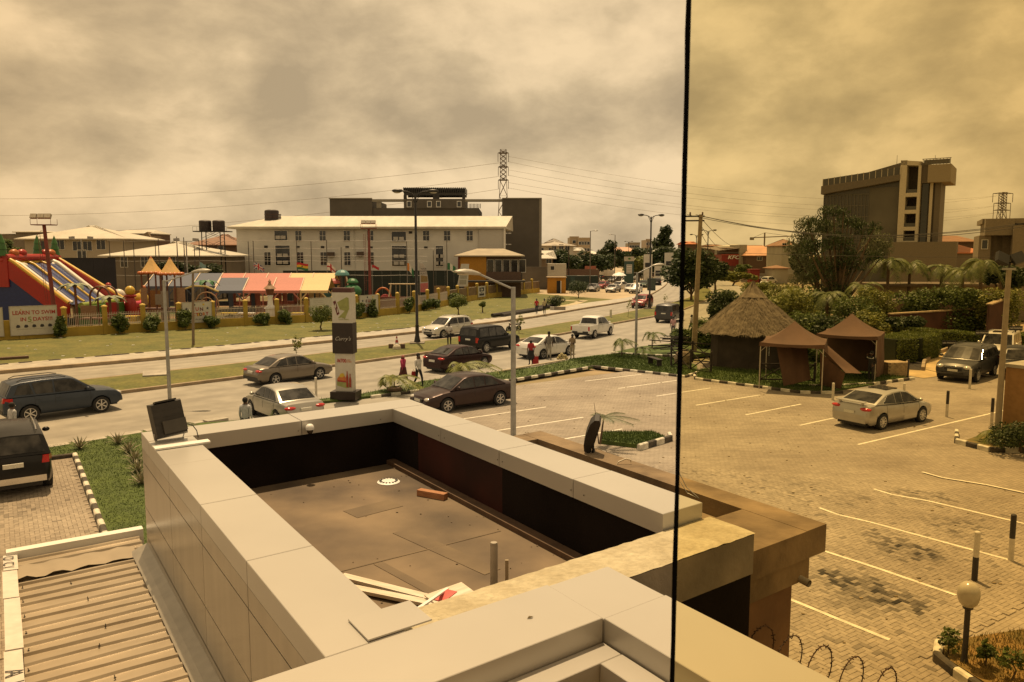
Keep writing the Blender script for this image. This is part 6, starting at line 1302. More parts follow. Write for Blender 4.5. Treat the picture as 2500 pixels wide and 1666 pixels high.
# mushroom slide tower
ms = thing('mushroom_tower', 'play tower with teal, red and green mushroom domes by the cream tent', 'play equipment', (D(840, 700, 90).x, 90, .1)); TEAL = mat('play_teal', (.07, .2, .2), .45)
def dome(c, r_, m_, nm='dome'): g = MB(); g.lathe([(r_, 0), (r_*1.02, .12), (r_*.85, r_*.45), (r_*.5, r_*.72), (0, r_*.82)], 8, c); g.build(nm, m_, ms, 20)
dome((-.2, 0, 4.3), .85, TEAL); dome((-1.1, -.3, 3.4), .75, mat('play_red', (.35, .07, .06), .5)); dome((1.0, -.2, 3.45), .7, PALMG2)
g = MB(); g.sph((1.0, -.4, 2.5), (1.1, .9, .85), 14, 10); g.build('tube_slide', PALMG2, ms, 60); lbox(ms, 'panel', TEAL, (-2.2, -.9, -.6, -.5, 1.2, 2.3)); lbox(ms, 'post', BRNP, (-.5, -.35, -.2, -.05, 0, 4.4), (.15, .3, -.2, -.05, 0, 4.4)); g = MB(); g.tube([(.4, -.5, 4.2), (.6, -.6, 3.2), (1.4, -.6, 1.0)], .09, 6); g.build('slide_rail', TTR, ms); lbox(ms, 'deck', BRNP, (-2.2, 1.6, -.8, .8, 1.5, 1.65))
lbox(ms, 'skirt', INFG, (-2, 2, -.9, -.85, .2, 1.5))
# swings and arch
sw_ = thing('swing_set', 'swing set with cream A-frame posts behind the ochre wall', 'swing', (D(985, 715, 101).x, 101, .1)); CRP = mat('swing_cream', (.5, .4, .25), .6)
for x in (-1.6, 1.6):
    for y in (-.9, .9): g = MB(); g.tube([(x-.4*(1 if x > 0 else -1)*-1, y, 0), (x, 0, 2.9)], .09, 6); g.build('leg', CRP, sw_)
g = MB(); g.cyl((-1.9, 0, 2.9), (1.9, 0, 2.9), .08, .08, 8); g.build('top_bar', CRP, sw_)
for x, m_ in ((-.7, INFR), (.7, INFO)):
    g = MB(); g.tube([(x-.25, 0, 2.85), (x-.25, -.2, .75)], .03, 5); g.tube([(x+.25, 0, 2.85), (x+.25, -.2, .75)], .03, 5); h_ = g.build('chain', CRP, sw_); g = MB(); g.box(x-.35, x+.35, -.5, .1, .55, .8); g.build('seat', m_, h_)
ac = thing('rocker', 'orange arched rocker with red seat beside the swings', 'play equipment', (D(935, 715, 101).x, 101, .1)); g = MB(); g.tube([(1.0*math.cos(a), 0, 1.1+1.3*math.sin(a)) for a in frange(-.4, math.pi+.4, 14)], .12, 8); g.build('arch', INFO, ac, 50); g = MB(); g.sph((.3, 0, .9), (.7, .5, .7), 10, 8); g.build('seat', INFR, ac, 60)
g = MB(); p = D(870, 715, 97); g.box(0, 6.2, 0, .4, 0, 1.5); tag(g.build('planter_wall', mat('planter_red', (.13, .03, .022), .7, var=.15), None, loc=(p.x, 97, .05)), 'low dark red wall at the foot of the middle red mast', 'wall')
# ---- red floodlight masts
def mast(label, px, pyb, Y, top, heads, lean=0):
    p = D(px, pyb, Y); t = thing('floodlight_mast', label, 'floodlight mast', (p.x, Y, .1)); zt = D(px, top, Y).z; RM = mat('mast_red', (.17, .035, .025), .6, var=.15, scale=2)
    g = MB(); g.cyl((0, 0, 0), (lean, 0, zt), .2, .15, 8); g.build('pole', RM, t, 40); g = MB(); s = -1
    for k in (.42, .62): g.tube([(s*k+lean*.2, -.1, 2.3), (s*k+lean*.9, -.1, zt-.7)], .02, 4)
    for z in frange(2.4, zt-.8, 24): x_ = lean*z/zt; g.beam((-.62+x_*.9, -.1, z), (-.42+x_*.9, -.1, z), .03, .02)
    for z in (3.5, 6, 8.4): g.beam((-.5+lean*z/zt, -.1, z), (lean*z/zt, 0, z), .03, .03)
    g.build('ladder', RM, t, kind='stuff'); g = MB(); g.box(lean-.9, lean+.9, -.5, .5, zt-.05, zt+.03); g.build('platform', RM, t); g = MB()
    for x in (-.9, .9):
        for y in (-.5, .5): g.cyl((lean+x, y, zt), (lean+x, y, zt+.5), .02, .02, 4)
    g.beam((lean-.9, -.5, zt+.5), (lean+.9, -.5, zt+.5), .03, .03); g.build('guard_rail', RM, t)
    for k, x in enumerate(heads): g = MB(); g.box(-.28, .28, -.12, .12, -.2, .2, Matrix.Translation((lean+x, -.2, zt+.75)) @ Matrix.Rotation(R(-28), 4, 'X')); g.build('lamp_head', mat('lamp_grey', (.4, .36, .29), .5), t)
    return t
mast('tall dark red floodlight mast standing in front of the slide', 135, 760, 70, 552, (-.75, -.1, .5), -.5); mast('red floodlight mast in front of the white block', 904, 740, 96, 560, (-.6, 0, .6))
for px, Y, top, lb in ((202, 110, 585, 'small twin lamp post before the cream roofed house'), (457, 104, 590, 'small twin lamp post beside the brown roofed house')):
    t = thing('floodlight_mast', lb, 'floodlight mast', (D(px, 650, Y).x, Y, 0)); zt = D(px, top, Y).z; g = MB(); g.cyl((0, 0, 0), (0, 0, zt), .1, .08, 6); g.build('pole', STEEL, t)
    for x in (-.5, .5): g = MB(); g.box(x-.35, x+.35, -.15, .15, zt+.1, zt+.5, Matrix.Rotation(R(10*x), 4, 'Y')); g.build('lamp_head', STEEL, t)
    g = MB(); g.beam((-.8, 0, zt), (.8, 0, zt), .06, .06); g.build('cross_bar', STEEL, t)
# ---- netting posts and cables
nf = thing('net_fence', 'row of thin posts and cables fencing the playground before the white block', 'fence', (D(250, 640, 106).x, 106, 0)); x0 = nf.location.x; NPX = (268, 303, 327, 380, 388, 433, 450, 475, 487, 607, 619, 725, 760, 798, 833, 993, 1058, 1091)
for i, px in enumerate(NPX): g = MB(); x = D(px, 620, 106).x-x0; zt = D(px, (588, 588, 590, 592, 584, 578, 580, 600, 586, 590, 588, 588, 590, 586, 604, 590, 612, 588)[i], 106).z; g.cyl((x, 0, 0), (x, 0, zt), .07 if i not in (5, 6) else .14, .05, 6); g.build('post', mat('net_post', (.07, .06, .05), .6), nf)
for py in (588, 606, 625, 637, 672): 
    g = MB(); g.tube([(D(px, 600, 106).x-x0, 0, D(px, py+(1.5 if k % 2 else 0), 106).z) for k, px in enumerate(range(262 if py != 606 else 600, 1100, 60))], .022, 4); g.build('cable', mat('net_cable', (.30, .28, .25), .5), nf)
# ---- flags
FR = mat('flag_red', (.38, .02, .025), .7); FW = mat('flag_white', (.6, .58, .53), .7); FG_ = mat('flag_green', (.02, .13, .05), .7); FY = mat('flag_yellow', (.55, .4, .04), .7); FBL = mat('flag_blue', (.03, .05, .16), .7); FO = mat('flag_orange', (.55, .2, .03), .7)
def flag(label, px, Y, zpx, kind, wv=1.3, hv=.85, dr=-.35):
    b = D(px, zpx, Y); t = thing('flag', label, 'flag', (b.x, Y, .05)); z0 = b.z-.05; g = MB(); g.cyl((0, 0, 0), (0, 0, z0+.15), .035, .025, 6); g.build('pole', STEEL, t)
    def pt(u, v, e=0.0): return (u*wv, -.12*math.sin(u*5)-e, z0-(1-v)*hv+dr*u*u*hv*1.6+.06*math.sin(u*6))
    def patch(u0, u1, v0, v1, m_, e=0.0, nm='cloth'):
        g = MB(); n = 6
        for i in range(n+1):
            u = u0+(u1-u0)*i/n; g.v += [pt(u, v0, e), pt(u, v1, e)]
        for i in range(n): g.f.append((2*i, 2*i+2, 2*i+3, 2*i+1))
        g.build(nm, m_, t, 60)
    if kind == 'gh':
        for k, m_ in enumerate((FG_, FY, FR)): patch(0, 1, k/3, (k+1)/3, m_, 0, 'stripe')
        g = MB(); c = pt(.5, .5, .02); g.prism(star(.15), 0, .01); g.xform(Matrix.Translation(c) @ Matrix.Rotation(R(90), 4, 'X')); g.build('star', DRKT, t)
    elif kind == 'uk':
        patch(0, 1, 0, 1, FBL); 
        for a, b_, m_, e in ((.38, .62, FW, .01), (.44, .56, FR, .02)): patch(a, b_, 0, 1, m_, e, 'cross'); patch(0, 1, a-.02, b_+.02, m_, e, 'cross')
        for s in (0, 1):
            g = MB()
            for i in range(9): u = i/8; v = u if s else 1-u; g.v += [pt(u, max(0, v-.09), .006), pt(u, min(1, v+.09), .006)]
            for i in range(8): g.f.append((2*i, 2*i+2, 2*i+3, 2*i+1))
            g.build('saltire', FW, t)
    elif kind == 'ge':
        patch(0, 1, 0, 1, FW); patch(.42, .58, 0, 1, FR, .01, 'cross'); patch(0, 1, .40, .60, FR, .012, 'cross')
    elif kind == 'or': patch(0, .36, 0, 1, FO, 0, 'stripe'); patch(.36, .68, 0, 1, FW, 0, 'stripe'); patch(.68, 1, 0, 1, FG_, 0, 'stripe')
    elif kind == 'ng': patch(0, .34, 0, 1, FG_, 0, 'stripe'); patch(.34, .66, 0, 1, FW, 0, 'stripe'); patch(.66, 1, 0, 1, FG_, 0, 'stripe')
    elif kind == 'lb': patch(0, 1, 0, 1, mat('flag_pale', (.2, .33, .33), .7))
    elif kind == 'rd': patch(0, 1, 0, 1, FR)
    return t
flag('blue flag with red and white crosses before the white block', 619, 104, 642, 'uk', 1.35, .8, -.45); flag('red, yellow and green striped flag with black star', 724, 104, 642, 'gh', 1.5, .9, -.1); flag('white flag with red cross before the white block', 798, 104, 642, 'ge', 1.1, .95, -.5); flag('orange, white and green flag behind the swings', 994, 104, 643, 'or', .85, 1.0, -.6); flag('green and white striped flag beside the pavilion', 1092, 104, 643, 'ng', 1.1, .9, -.35); flag('pale turquoise flag before the brown roofed house', 487, 104, 641, 'lb', .8, .7, -.4); flag('small red flag by the middle red mast', 908, 102, 648, 'rd', .9, .35, -.5)
# feather banner and lone signboards behind the wall
ft = thing('feather_banner', 'tall curved pink and white feather banner behind the black lamp post', 'banner', (D(1026, 715, 97).x, 97, .1)); z0, z1 = D(1026, 714, 97).z-.1, D(1026, 643, 97).z-.1; prs = [(0, z0), (0, z1), (.35, z1-.02), (.75, z1-.6), (.95, z1-1.6), (1.02, z0+1.2), (1.0, z0)]
g = MB(); g.yprism(prs, -.02, .02); g.build('cloth', mat('banner_pale', (.42, .38, .36), .7), ft); g = MB(); g.yprism([(.02, z0+.02), (.02, z0+1.1), (.98, z0+1.2), (.98, z0+.02)], -.035, -.021); g.build('print', mat('banner_pink', (.4, .12, .12), .7), ft); g = MB(); g.yprism([(.1, z0+1.25), (.1, z0+2.1), (.92, z0+2.0), (.95, z0+1.3)], -.035, -.021); g.build('print', mat('banner_brown', (.22, .15, .06), .7), ft); text('YOUR\nHAPPY\nPLACE', .3, DRKT, ft, face_m((.45, -.03, z1-1.0), (0, -1, 0)), sx=.9); g = MB(); g.tube([(-.03, 0, -.1), (-.03, 0, z1), (.3, 0, z1+.02)], .03, 5); g.build('pole', STEEL, ft)
g = MB(); p = D(1060, 700, 105); g.box(0, 1.6, 0, .1, .8, 2.6); tag(g.build('notice_board', mat('board_tan', (.24, .16, .08), .8, var=.3, scale=3), None, loc=(p.x, 105, 0)), 'brown poster board standing behind the ochre wall', 'board')
lt = thing('totem_sign', 'slanted white sign with pale panels beside the pavilion', 'sign', (D(1128, 690, 110).x, 110, 0)); z0, z1 = D(1128, 700, 110).z, D(1128, 645, 110).z; g = MB(); g.yprism([(-.7, z0), (.8, z0), (1.0, z1), (-.1, z1)], 0, .25); g.build('panel', SIGNW, lt); g = MB(); g.box(-.3, .3, .05, .2, 0, z0); g.build('foot', DARKSTEEL, lt)
for k in range(3): g = MB(); g.box(-.35+k*.08, .6+k*.08, -.02, -.002, z0+.3+k*.8, z0+.95+k*.8); g.build('print', mat('pale_print2', (.3, .29, .24), .6), lt)
# ================================================================== LAMPS, POLES, WIRES, SIGNS, HUT AND TENTS
LAMPH = mat('lamp_head_grey', (.36, .335, .28), .45, .1, var=.08)
def lamp1(label, loc, h, rz, arm=1.35, rise=.42, r_=.085, hs=1.0, m_=None, square=False):
    t = thing('street_lamp', label, 'street lamp', loc, rz); m_ = m_ or STEEL
    g = MB(); g.cyl((0, 0, 0), (0, 0, h), r_*1.15, r_*.9, 10) if not square else g.box(-r_, r_, -r_, r_, 0, h); g.build('pole', m_, t, 40)
    g = MB(); g.tube([(0, 0, h-.08), (arm, 0, h+rise)], r_*.42, 8); g.build('arm', m_, t, 50)
    g = MB(); a = Matrix.Translation((arm+.36*hs, 0, h+rise+.06)) @ Matrix.Rotation(R(-7), 4, 'Y')
    n = 12
    for i, (x, w_, zt, zb_) in enumerate(((-.42, .05, .03, -.03), (-.30, .09, .07, -.05), (-.1, .15, .11, -.06), (.12, .18, .11, -.06), (.32, .16, .07, -.06), (.44, .10, .01, -.05), (.48, .03, -.03, -.045))):
        for k in range(n):
            th = 2*math.pi*k/n; g.v.append(tuple(a @ Vector((x*hs, w_*hs*math.cos(th), (zt if math.sin(th) > 0 else -zb_)*abs(math.sin(th))*(1 if math.sin(th) > 0 else -1)*hs))))
    for i in range(6):
        for k in range(n): q = i*n; g.f.append((q+k, q+(k+1) % n, q+n+(k+1) % n, q+n+k))
    g.build('lamp_head', LAMPH, t, 50); g = MB(); g.sph(tuple(a @ Vector((.12*hs, 0, -.05*hs))), (.24*hs, .13*hs, .05*hs), 10, 6); g.build('lens', mat('lamp_lens', (.45, .40, .30), .2), t, 60); return t
lamp1('tall grey lamp post rising behind the parapet with its head to the left', (0.05, 29.4, 0), 5.72, R(200), 1.35, .5, .095, 1.18); lamp1('thin grey lamp post on the road edge left of the bronze sedan', W(38.75, 6.45), 5.75, R(6), 1.3, .36, .075); lamp1('thin grey lamp post among the young palms near the bay kerb', G(1552, 873), 5.72, R(8), 1.05, .42, .08)
bp_ = thing('wooden_pole', 'leaning brown wooden pole on the lawn before the playground sign', 'pole', G(472, 842, .17)); g = MB(); g.tube([(0, 0, 0), (.1, 0, 2.6), (.22, 0, 5.45)], [.11, .1, .085], 8); g.build('pole', WOODP, bp_, 50)
def lamp2(label, loc, h, rz, s=1.0):
    t = thing('street_lamp', label, 'street lamp', loc, rz, 'black twin arm street lamps'); g = MB(); g.lathe([(.26, 0), (.24, .25), (.15, .7), (.13, 1.4), (.15, 1.45), (.11, 1.5), (.09, h-.4), (.07, h)], 10); g.build('pole', DARKSTEEL, t, 40)
    g = MB(); g.box(-.55, .55, -.55, .55, -.15, .18); g.build('plinth', CONCD, t)
    for k in (-1, 1):
        g = MB(); g.tube([(0, 0, h-.35), (k*.25, 0, h+.02), (k*.6, 0, h+.15), (k*1.0, 0, h+.18)], .045, 8); g.tube([(0, 0, h-.9), (k*.18, 0, h-.35), (k*.42, 0, h+.08)], .03, 6); g.build('arm', DARKSTEEL, t, 50); g = MB(); g.sph((k*1.3, 0, h+.2), (.42, .2, .14), 12, 8); g.build('lamp_head', DARKSTEEL, t, 60); g = MB(); g.sph((k*1.33, 0, h+.11), (.28, .15, .1), 10, 6); g.build('lens', LAMPH, t, 60)
    return t
lamp2('black twin arm street lamp on the median beside the traffic cone', W(52.55, 26.22, .15), 11.2, R(4)); lamp2('black twin arm street lamp at the bend beside the red SUV', W(69.9, 66.4, .15), 11.2, R(12)); 
for px, Y, pyt, lb in ((1727, 152, 566, 'black twin arm street lamp right of the concrete pole'), (1699, 188, 577, 'farther twin arm street lamp behind the concrete pole'), (1534, 300, 601, 'distant twin arm street lamp above the filling station trees')): lamp2(lb, (D(px, 640, Y).x, Y, 0), 11.2, R(5))
for px, pyb, top, lb in ((1440, 712, 565, 'slim tall lamp pole beside the green container'), (1500, 694, 574, 'slim tall lamp pole behind the queue of cars')):
    p = G(px, pyb); t = thing('lamp_pole', lb, 'street lamp', p); zt = D(px, top, p.y).z; g = MB(); g.cyl((0, 0, 0), (0, 0, zt), .11, .07, 8); g.build('pole', mat('dull_pole', (.12, .1, .08), .6), t); g = MB(); g.beam((-.1, 0, zt), (-1.0 if px > 1480 else .9, 0, zt+.12), .08, .08); g.build('arm', STEEL, t); g = MB(); g.sph((-1.1 if px > 1480 else 1.0, 0, zt+.1), (.4, .18, .1), 8, 6); g.build('lamp_head', STEEL, t, 60)
for px, pyb, top, lb in ((1283, 700, 590, 'dark slender post in front of the dark slab wall'), (1388, 708, 610, 'short dark post between the far trees'), (1580, 690, 588, 'slender post beyond the black twin lamp')):
    p = G(px, pyb); g = MB(); zt = D(px, top, p.y).z; g.cyl((0, 0, 0), (0, 0, zt), .12, .09, 6); tag(g.build('utility_post', mat('dark_post', (.06, .04, .03), .8), None, loc=p), lb, 'post')
# right-hand floodlight pole
t = thing('street_lamp', 'grey pole with twin floodlights beside the brown pillar at the right edge', 'street lamp', G(2433, 1085)); zt = D(2440, 660, 28).z; g = MB(); g.cyl((0, 0, 0), (0, 0, zt), .11, .085, 12); g.build('pole', mat('tan_pole', (.28, .235, .17), .6, var=.1), t, 40); g = MB(); g.box(-.22, .22, -.05, .05, zt, zt+.08); g.build('head_plate', STEEL, t)
for x, a in ((-.3, 24), (.26, -20)): g = MB(); g.box(-.22, .22, -.08, .08, -.2, .2, Matrix.Translation((x, -.05, zt+.42)) @ Matrix.Rotation(R(a), 4, 'Y') @ Matrix.Rotation(R(-30), 4, 'X')); g.build('lamp_head', BLACKP, t)
g = MB(); g.beam((-.4, 0, zt+.28), (.42, 0, zt+.28), .05, .05); g.beam((0, 0, zt), (0, 0, zt+.3), .05, .05); g.build('cross_bar', DARKSTEEL, t)
# ---- concrete power pole and its lines
pb = W(38.0, 40.4); pp = thing('power_pole', 'leaning concrete power pole behind the thatched hut', 'power pole', pb); top = D(1711, 524, pb.y)-pb
g = MB(); g.hexa([(-.17, -.14, 0), (.17, -.14, 0), (.17, .14, 0), (-.17, .14, 0)], [tuple(top+Vector(v)) for v in ((-.11, -.09, 0), (.11, -.09, 0), (.11, .09, 0), (-.11, .09, 0))]); g.build('pole', mat('pole_concrete', (.27, .21, .13), .9, var=.15, scale=3, bump=.3), pp)
for k, dz in enumerate((-.12, -.42)): g = MB(); g.beam(top+Vector((-1.25, .3, dz)), top+Vector((.25, -.05, dz)), .08, .1); g.build('cross_arm', DARKSTEEL, pp)
for x in (-1.15, -.7, .1): g = MB(); g.lathe([(.05, 0), (.07, .06), (.04, .1), (.07, .15), (.03, .22), (0, .22)], 8, tuple(top+Vector((x, .25-.25*(x+1.2), -.05)))); g.build('insulator', BRN, pp)
WIRE = mat('wire', (.035, .03, .025), .6)
def wire(name, label, p, q, sag, r_=.02, n=14, parent=None, group=None, wm=None):
    p, q = Vector(p), Vector(q); g = MB(); g.tube([p+(q-p)*(i/n)-Vector((0, 0, sag*4*(i/n)*(1-i/n))) for i in range(n+1)], r_, 5); o = g.build(name, wm or WIRE); tag(o, label, 'cable', group); return o
pt_ = pb+top
for k, (dx_, dz, py, lb) in enumerate(((-.9, 0, 531, 'top power line running right from the concrete pole'), (-.3, 0, 534, 'second power line running right from the concrete pole'), (.1, -.1, 540, 'third power line running right from the concrete pole'))): wire('power_line', lb, pt_+Vector((dx_, .2, dz)), D(2620, py-8, 47+k), 1.35, .018, group='power lines at the concrete pole')
wire('power_line', 'low cable crossing the tree tops at the right', D(1720, 615, 60), D(2600, 628, 52), .15, .014); 
for k, (x1, y1, Y, lb) in enumerate(((1815, 600, 150, 'upper slanting line from the concrete pole to the shops'), (1780, 605, 150, 'middle slanting line from the concrete pole to the shops'), (1760, 607, 150, 'lower slanting line from the concrete pole to the shops'))): wire('power_line', lb, pt_+Vector((.05, .1, -.25-.5*k)), D(x1, y1, Y), 1.0, .02, group='power lines at the concrete pole')
# ---- transmission towers and their lines
def pylon(label, px, Y, arms, base_w, top_py, body_py):
    c = D(px, 600, Y); t = thing('transmission_tower', label, 'pylon', (c.x, Y, 0)); zt = D(px, top_py, Y).z; zm = D(px, body_py, Y).z; g = MB(); PM = mat('pylon_steel', (.13, .10, .075), .6, .3); w0, w1 = base_w, base_w*.36; r_ = .085*Y/300
    def wd_(z): return w0+(w1-w0)*min(1, z/zm)
    lv = frange(0, zm, 6)+frange(zm, zt, 7)[1:]
    for sx_, sy in ((-1, -1), (1, -1), (1, 1), (-1, 1)): g.tube([(sx_*wd_(z), sy*wd_(z), z) for z in lv], r_*1.5, 4)
    for i in range(len(lv)-1):
        a, b = wd_(lv[i]), wd_(lv[i+1])
        for s in (-1, 1): g.cyl((-a, s*a, lv[i]), (b, s*b, lv[i+1]), r_, r_, 4); g.cyl((a, s*a, lv[i]), (-b, s*b, lv[i+1]), r_, r_, 4); g.cyl((s*a, -a, lv[i]), (s*b, b, lv[i+1]), r_, r_, 4)
        g.beam((-b, -b, lv[i+1]), (b, -b, lv[i+1]), r_, r_)
    g.build('lattice', PM, t)
    for py, wa in arms:
        z = D(px, py, Y).z; g = MB()
        for s in (-1, 1): g.beam((0, 0, z+.8), (s*wa, 0, z), r_*2, r_*2); g.beam((0, 0, z-.2), (s*wa, 0, z), r_*2, r_*2)
        g.box(-w1*1.4, w1*1.4, -w1, w1, z-.2, z+.1); a_ = g.build('cross_arm', PM, t)
        g = MB()
        for s in (-1, 1): g.cyl((s*wa, 0, z), (s*wa, 0, z-Y*.011), r_*1.3, r_*1.3, 5)
        g.build('insulator_strings', PM, t)
    return t
T1 = pylon('tall lattice transmission tower above the dark slab building', 1229, 300, ((374, 2.0), (408, 1.9), (440, 1.9)), 3.2, 366, 442); T2 = pylon('distant lattice transmission tower on the right skyline', 2440, 515, ((473, 6.5), (497, 5.5), (514, 5.5)), 4.5, 470, 515)
LW = mat('line_wire', (.24, .2, .16), .7)
for k, (pa, pl, pr) in enumerate(((398, 458, 479), (431, 501, 503), (462, 553, 520))):
    nm = ('highest', 'middle', 'lowest')[k]
    wire('transmission_line', '%s transmission line left of the lattice tower' % nm, D(1219, pa, 300), D(-300, pl+22, 345), 5.5, .055, 20, group='lines left of the tower', wm=LW); wire('transmission_line', '%s transmission line right of the lattice tower' % nm, D(1240, pa-3, 300), D(2432, pr, 515), 11, .045, 24, group='lines right of the tower', wm=LW)
    wire('transmission_line', '%s rear transmission line right of the lattice tower' % nm, D(1240, pa-16, 302), D(2446, pr-2, 517), 9, .04, 24, group='rear lines right of the tower', wm=LW)
# ---- tall shop sign beside the road
ps = thing('shop_sign', 'tall white and black roadside shop sign with price poster', 'sign', W(34.9, 13.6, .1), R(-8)); PW = mat('sign_panel_white', (.52, .50, .44), .45, var=.04); PBK = mat('sign_panel_black', (.022, .013, .011), .45, var=.15); hx_ = .48; dp_ = .27
Yp = ps.location.y; zz = lambda py: D(842, py, Yp).z-.1
def pb_(nm, m_, w_, d_, z0, z1): g = MB(); g.box(-w_, w_, -d_, d_, z0, z1); return g.build(nm, m_, ps)
pb_('base', PBK, .62, .45, 0, .38); lowp = pb_('lower_panel', PW, .42, .22, .38, zz(862)); blk = pb_('black_panel', PBK, hx_+.02, dp_+.02, zz(862), zz(788)); upp = pb_('upper_panel', PW, hx_, dp_, zz(788), zz(714)); pb_('cap', mat('sign_cap', (.07, .02, .018), .5), hx_-.02, dp_-.03, zz(714), zz(703))
def onp(par, y, poly, m_, nm='print', e=.006): g = MB(); g.yprism(poly, y-e, y); return g.build(nm, m_, par)
zc = zz(752); onp(upp, -dp_-.001, [(-.22, zc+.28), (.24, zc+.52), (.34, zc+.48), (.36, zc-.02), (.14, zc-.5), (-.02, zc-.44), (-.2, zc-.46), (.14, zc-.12), (-.1, zc-.06)], mat('tag_green', (.26, .28, .09), .6), 'tag_print'); onp(upp, -dp_-.001, [(-.42, zc+.30), (-.30, zc+.36), (-.12, zc-.26), (-.24, zc-.34)], MARO, 'strip_print'); onp(upp, -dp_-.008, [(-.36, zc+.1), (-.30, zc+.24), (-.27, zc+.08), (-.31, zc-.02)], PW, 'strip_print'); onp(upp, -dp_-.008, [(-.24, zc-.06), (-.22, zc+.02), (-.17, zc-.18), (-.22, zc-.22)], PW, 'strip_print')
text('food mart', .12, mat('tag_green2', (.33, .34, .16), .6), upp, face_m((.08, -dp_-.008, zc-.52), (0, -1, 0)))
text("Curry's", .26, mat('silver_script', (.5, .48, .44), .5), blk, face_m((0, -dp_-.024, zz(826)), (0, -1, 0)), shear=.45, off=-.002)
zq = zz(880); text('N700', .25, REDT, lowp, face_m((-.08, -.224, zq), (0, -1, 0)), sx=.75, off=.006); onp(lowp, -.226, [(-.32, zq+.02), (-.16, zq+.02), (-.16, zq+.045), (-.32, zq+.045)], REDT); onp(lowp, -.226, [(-.32, zq-.045), (-.16, zq-.045), (-.16, zq-.02), (-.32, zq-.02)], REDT); text('KIDS\nCOMBO', .085, ORT, lowp, face_m((.25, -.224, zq), (0, -1, 0)))
zf = zz(925); onp(lowp, -.221, [(-.34, zf-.3), (.12, zf-.42), (.34, zf-.36), (.34, zf-.2), (-.1, zf-.05), (-.34, zf-.1)], mat('poster_green', (.30, .33, .12), .6)); onp(lowp, -.228, [(-.33, zf+.02), (-.2, zf+.2), (.0, zf+.22), (.1, zf+.08), (.1, zf-.08), (-.33, zf-.04)], ORT, 'food_print'); onp(lowp, -.234, [(-.24, zf+.12), (-.16, zf+.28), (-.02, zf+.30), (.05, zf+.18), (-.08, zf+.1)], YELT, 'food_print'); onp(lowp, -.236, [(-.32, zf-.1), (.1, zf-.14), (.1, zf-.07), (-.32, zf-.03)], REDT)
for x, h_ in ((.17, .42), (.31, .30)): onp(lowp, -.238, [(x-.05, zf-.36), (x+.05, zf-.38), (x+.055, zf+h_-.3), (x+.02, zf+h_-.14), (x+.02, zf+h_-.02), (x-.02, zf+h_-.02), (x-.02, zf+h_-.14), (x-.055, zf+h_-.3)], mat('bottle_red', (.30, .05, .03), .4), 'bottle_print')
onp(lowp, -.221, [(-.06, zz(957)), (.08, zz(957)+.05), (.06, zz(957)-.1), (0, zz(957)-.14)], mat('pale_print', (.3, .28, .24), .6))
# filling station price board and other roadside totems
fs = thing('price_board', 'tall dark green filling station price board by the queue', 'sign', G(1535, 697)); Yf = fs.location.y; q = lambda py: D(1535, py, Yf).z
lbox(fs, 'green_panel', mat('station_green', (.02, .055, .045), .5), (-1.0, 1.0, -.3, .3, 0, q(638))); lbox(fs, 'head_panel', mat('station_pale', (.40, .36, .28), .5), (-1.05, 1.05, -.34, .34, q(638), q(627))); lbox(fs, 'price_panel', SIGNW, (-.6, .6, -.34, -.3, q(668), q(646))); 
for k in range(4): lbox(fs, 'price_row', mat('row_grey', (.25, .24, .22), .5), (-.5, .5, -.36, -.345, q(666-k*5.5), q(664-k*5.5)))
lbox(fs, 'emblem', INFG, (-.25, .25, -.37, -.345, q(634), q(630)))
ws_ = thing('totem_sign', 'plain white totem with black panel at the bend', 'sign', G(1605, 692)); Yf = ws_.location.y; q = lambda py: D(1605, py, Yf).z; m_ = MB(); m_.yprism([(-.75, 0), (-.7, q(648)), (.0, q(643)), (.9, q(645)), (.95, q(662)), (.7, 0)], -.25, .25); m_.build('panel', SIGNW, ws_); lbox(ws_, 'black_panel', BLACKP, (-.55, .6, -.3, -.26, q(674), q(661))); text('LOUNGE', .3, WHITE, ws_, face_m((0, -.31, q(667)), (0, -1, 0)))
for px, py, lb in ((1582, 640, 'far small white totem left of the black lamp'), (1633, 636, 'far white totem beside the window seal')): p = D(px, py, 185); g = MB(); g.box(-1.0, 1.0, -.2, .2, 0, p.z+1.8); t = thing('totem_sign', lb, 'sign', (p.x, 185, 0)); g.build('panel', SIGNW, t); lbox(t, 'black_panel', BLACKP, (-.7, .7, -.26, -.21, p.z-1.2, p.z-.2))
# billboards and canopy at the filling station
for px0, px1, py0, py1, Y, lb, cl in ((1428, 1455, 650, 669, 178, 'red banded shop front behind the far cars', (.30, .10, .06)), (1474, 1500, 660, 674, 165, 'pale billboard above the far cars', (.40, .35, .28)), (1454, 1474, 664, 671, 176, 'low white panel wall behind the far cars', (.5, .46, .38))):
    p0, p1 = D(px0, py0, Y), D(px1, py1, Y); t = thing('billboard', lb, 'billboard', (p0.x, Y, 0)); lbox(t, 'panel', mat('bill_%d' % px0, cl, .6, var=.25, scale=.6), (0, p1.x-p0.x, 0, .2, p1.z, p0.z)); lbox(t, 'post', DARKSTEEL, (.4, .6, .05, .15, 0, p1.z), (p1.x-p0.x-.6, p1.x-p0.x-.4, .05, .15, 0, p1.z))
pa = thing('parasol', 'white parasol shading a stall among the far cars', 'parasol', G(1511, 700)); g = MB(); g.lathe([(1.5, 2.3), (1.1, 2.65), (.5, 2.9), (0, 3.0)], 12); g.build('canopy', WHITE, pa, 30); g = MB(); g.cyl((0, 0, 0), (0, 0, 2.9), .04, .04, 6); g.build('pole', STEEL, pa)
fn = thing('fence', 'dark railing along the filling station', 'fence', G(1505, 690)); 
for k in range(22): g = MB(); g.box(k*.42, k*.42+.14, 0, .1, 0, 2.3); g.build('slat', DARKSTEEL, fn)
g = MB(); g.beam((0, .05, 2.35), (9.1, .05, 2.35), .14, .12); g.build('top_rail', STEEL, fn)
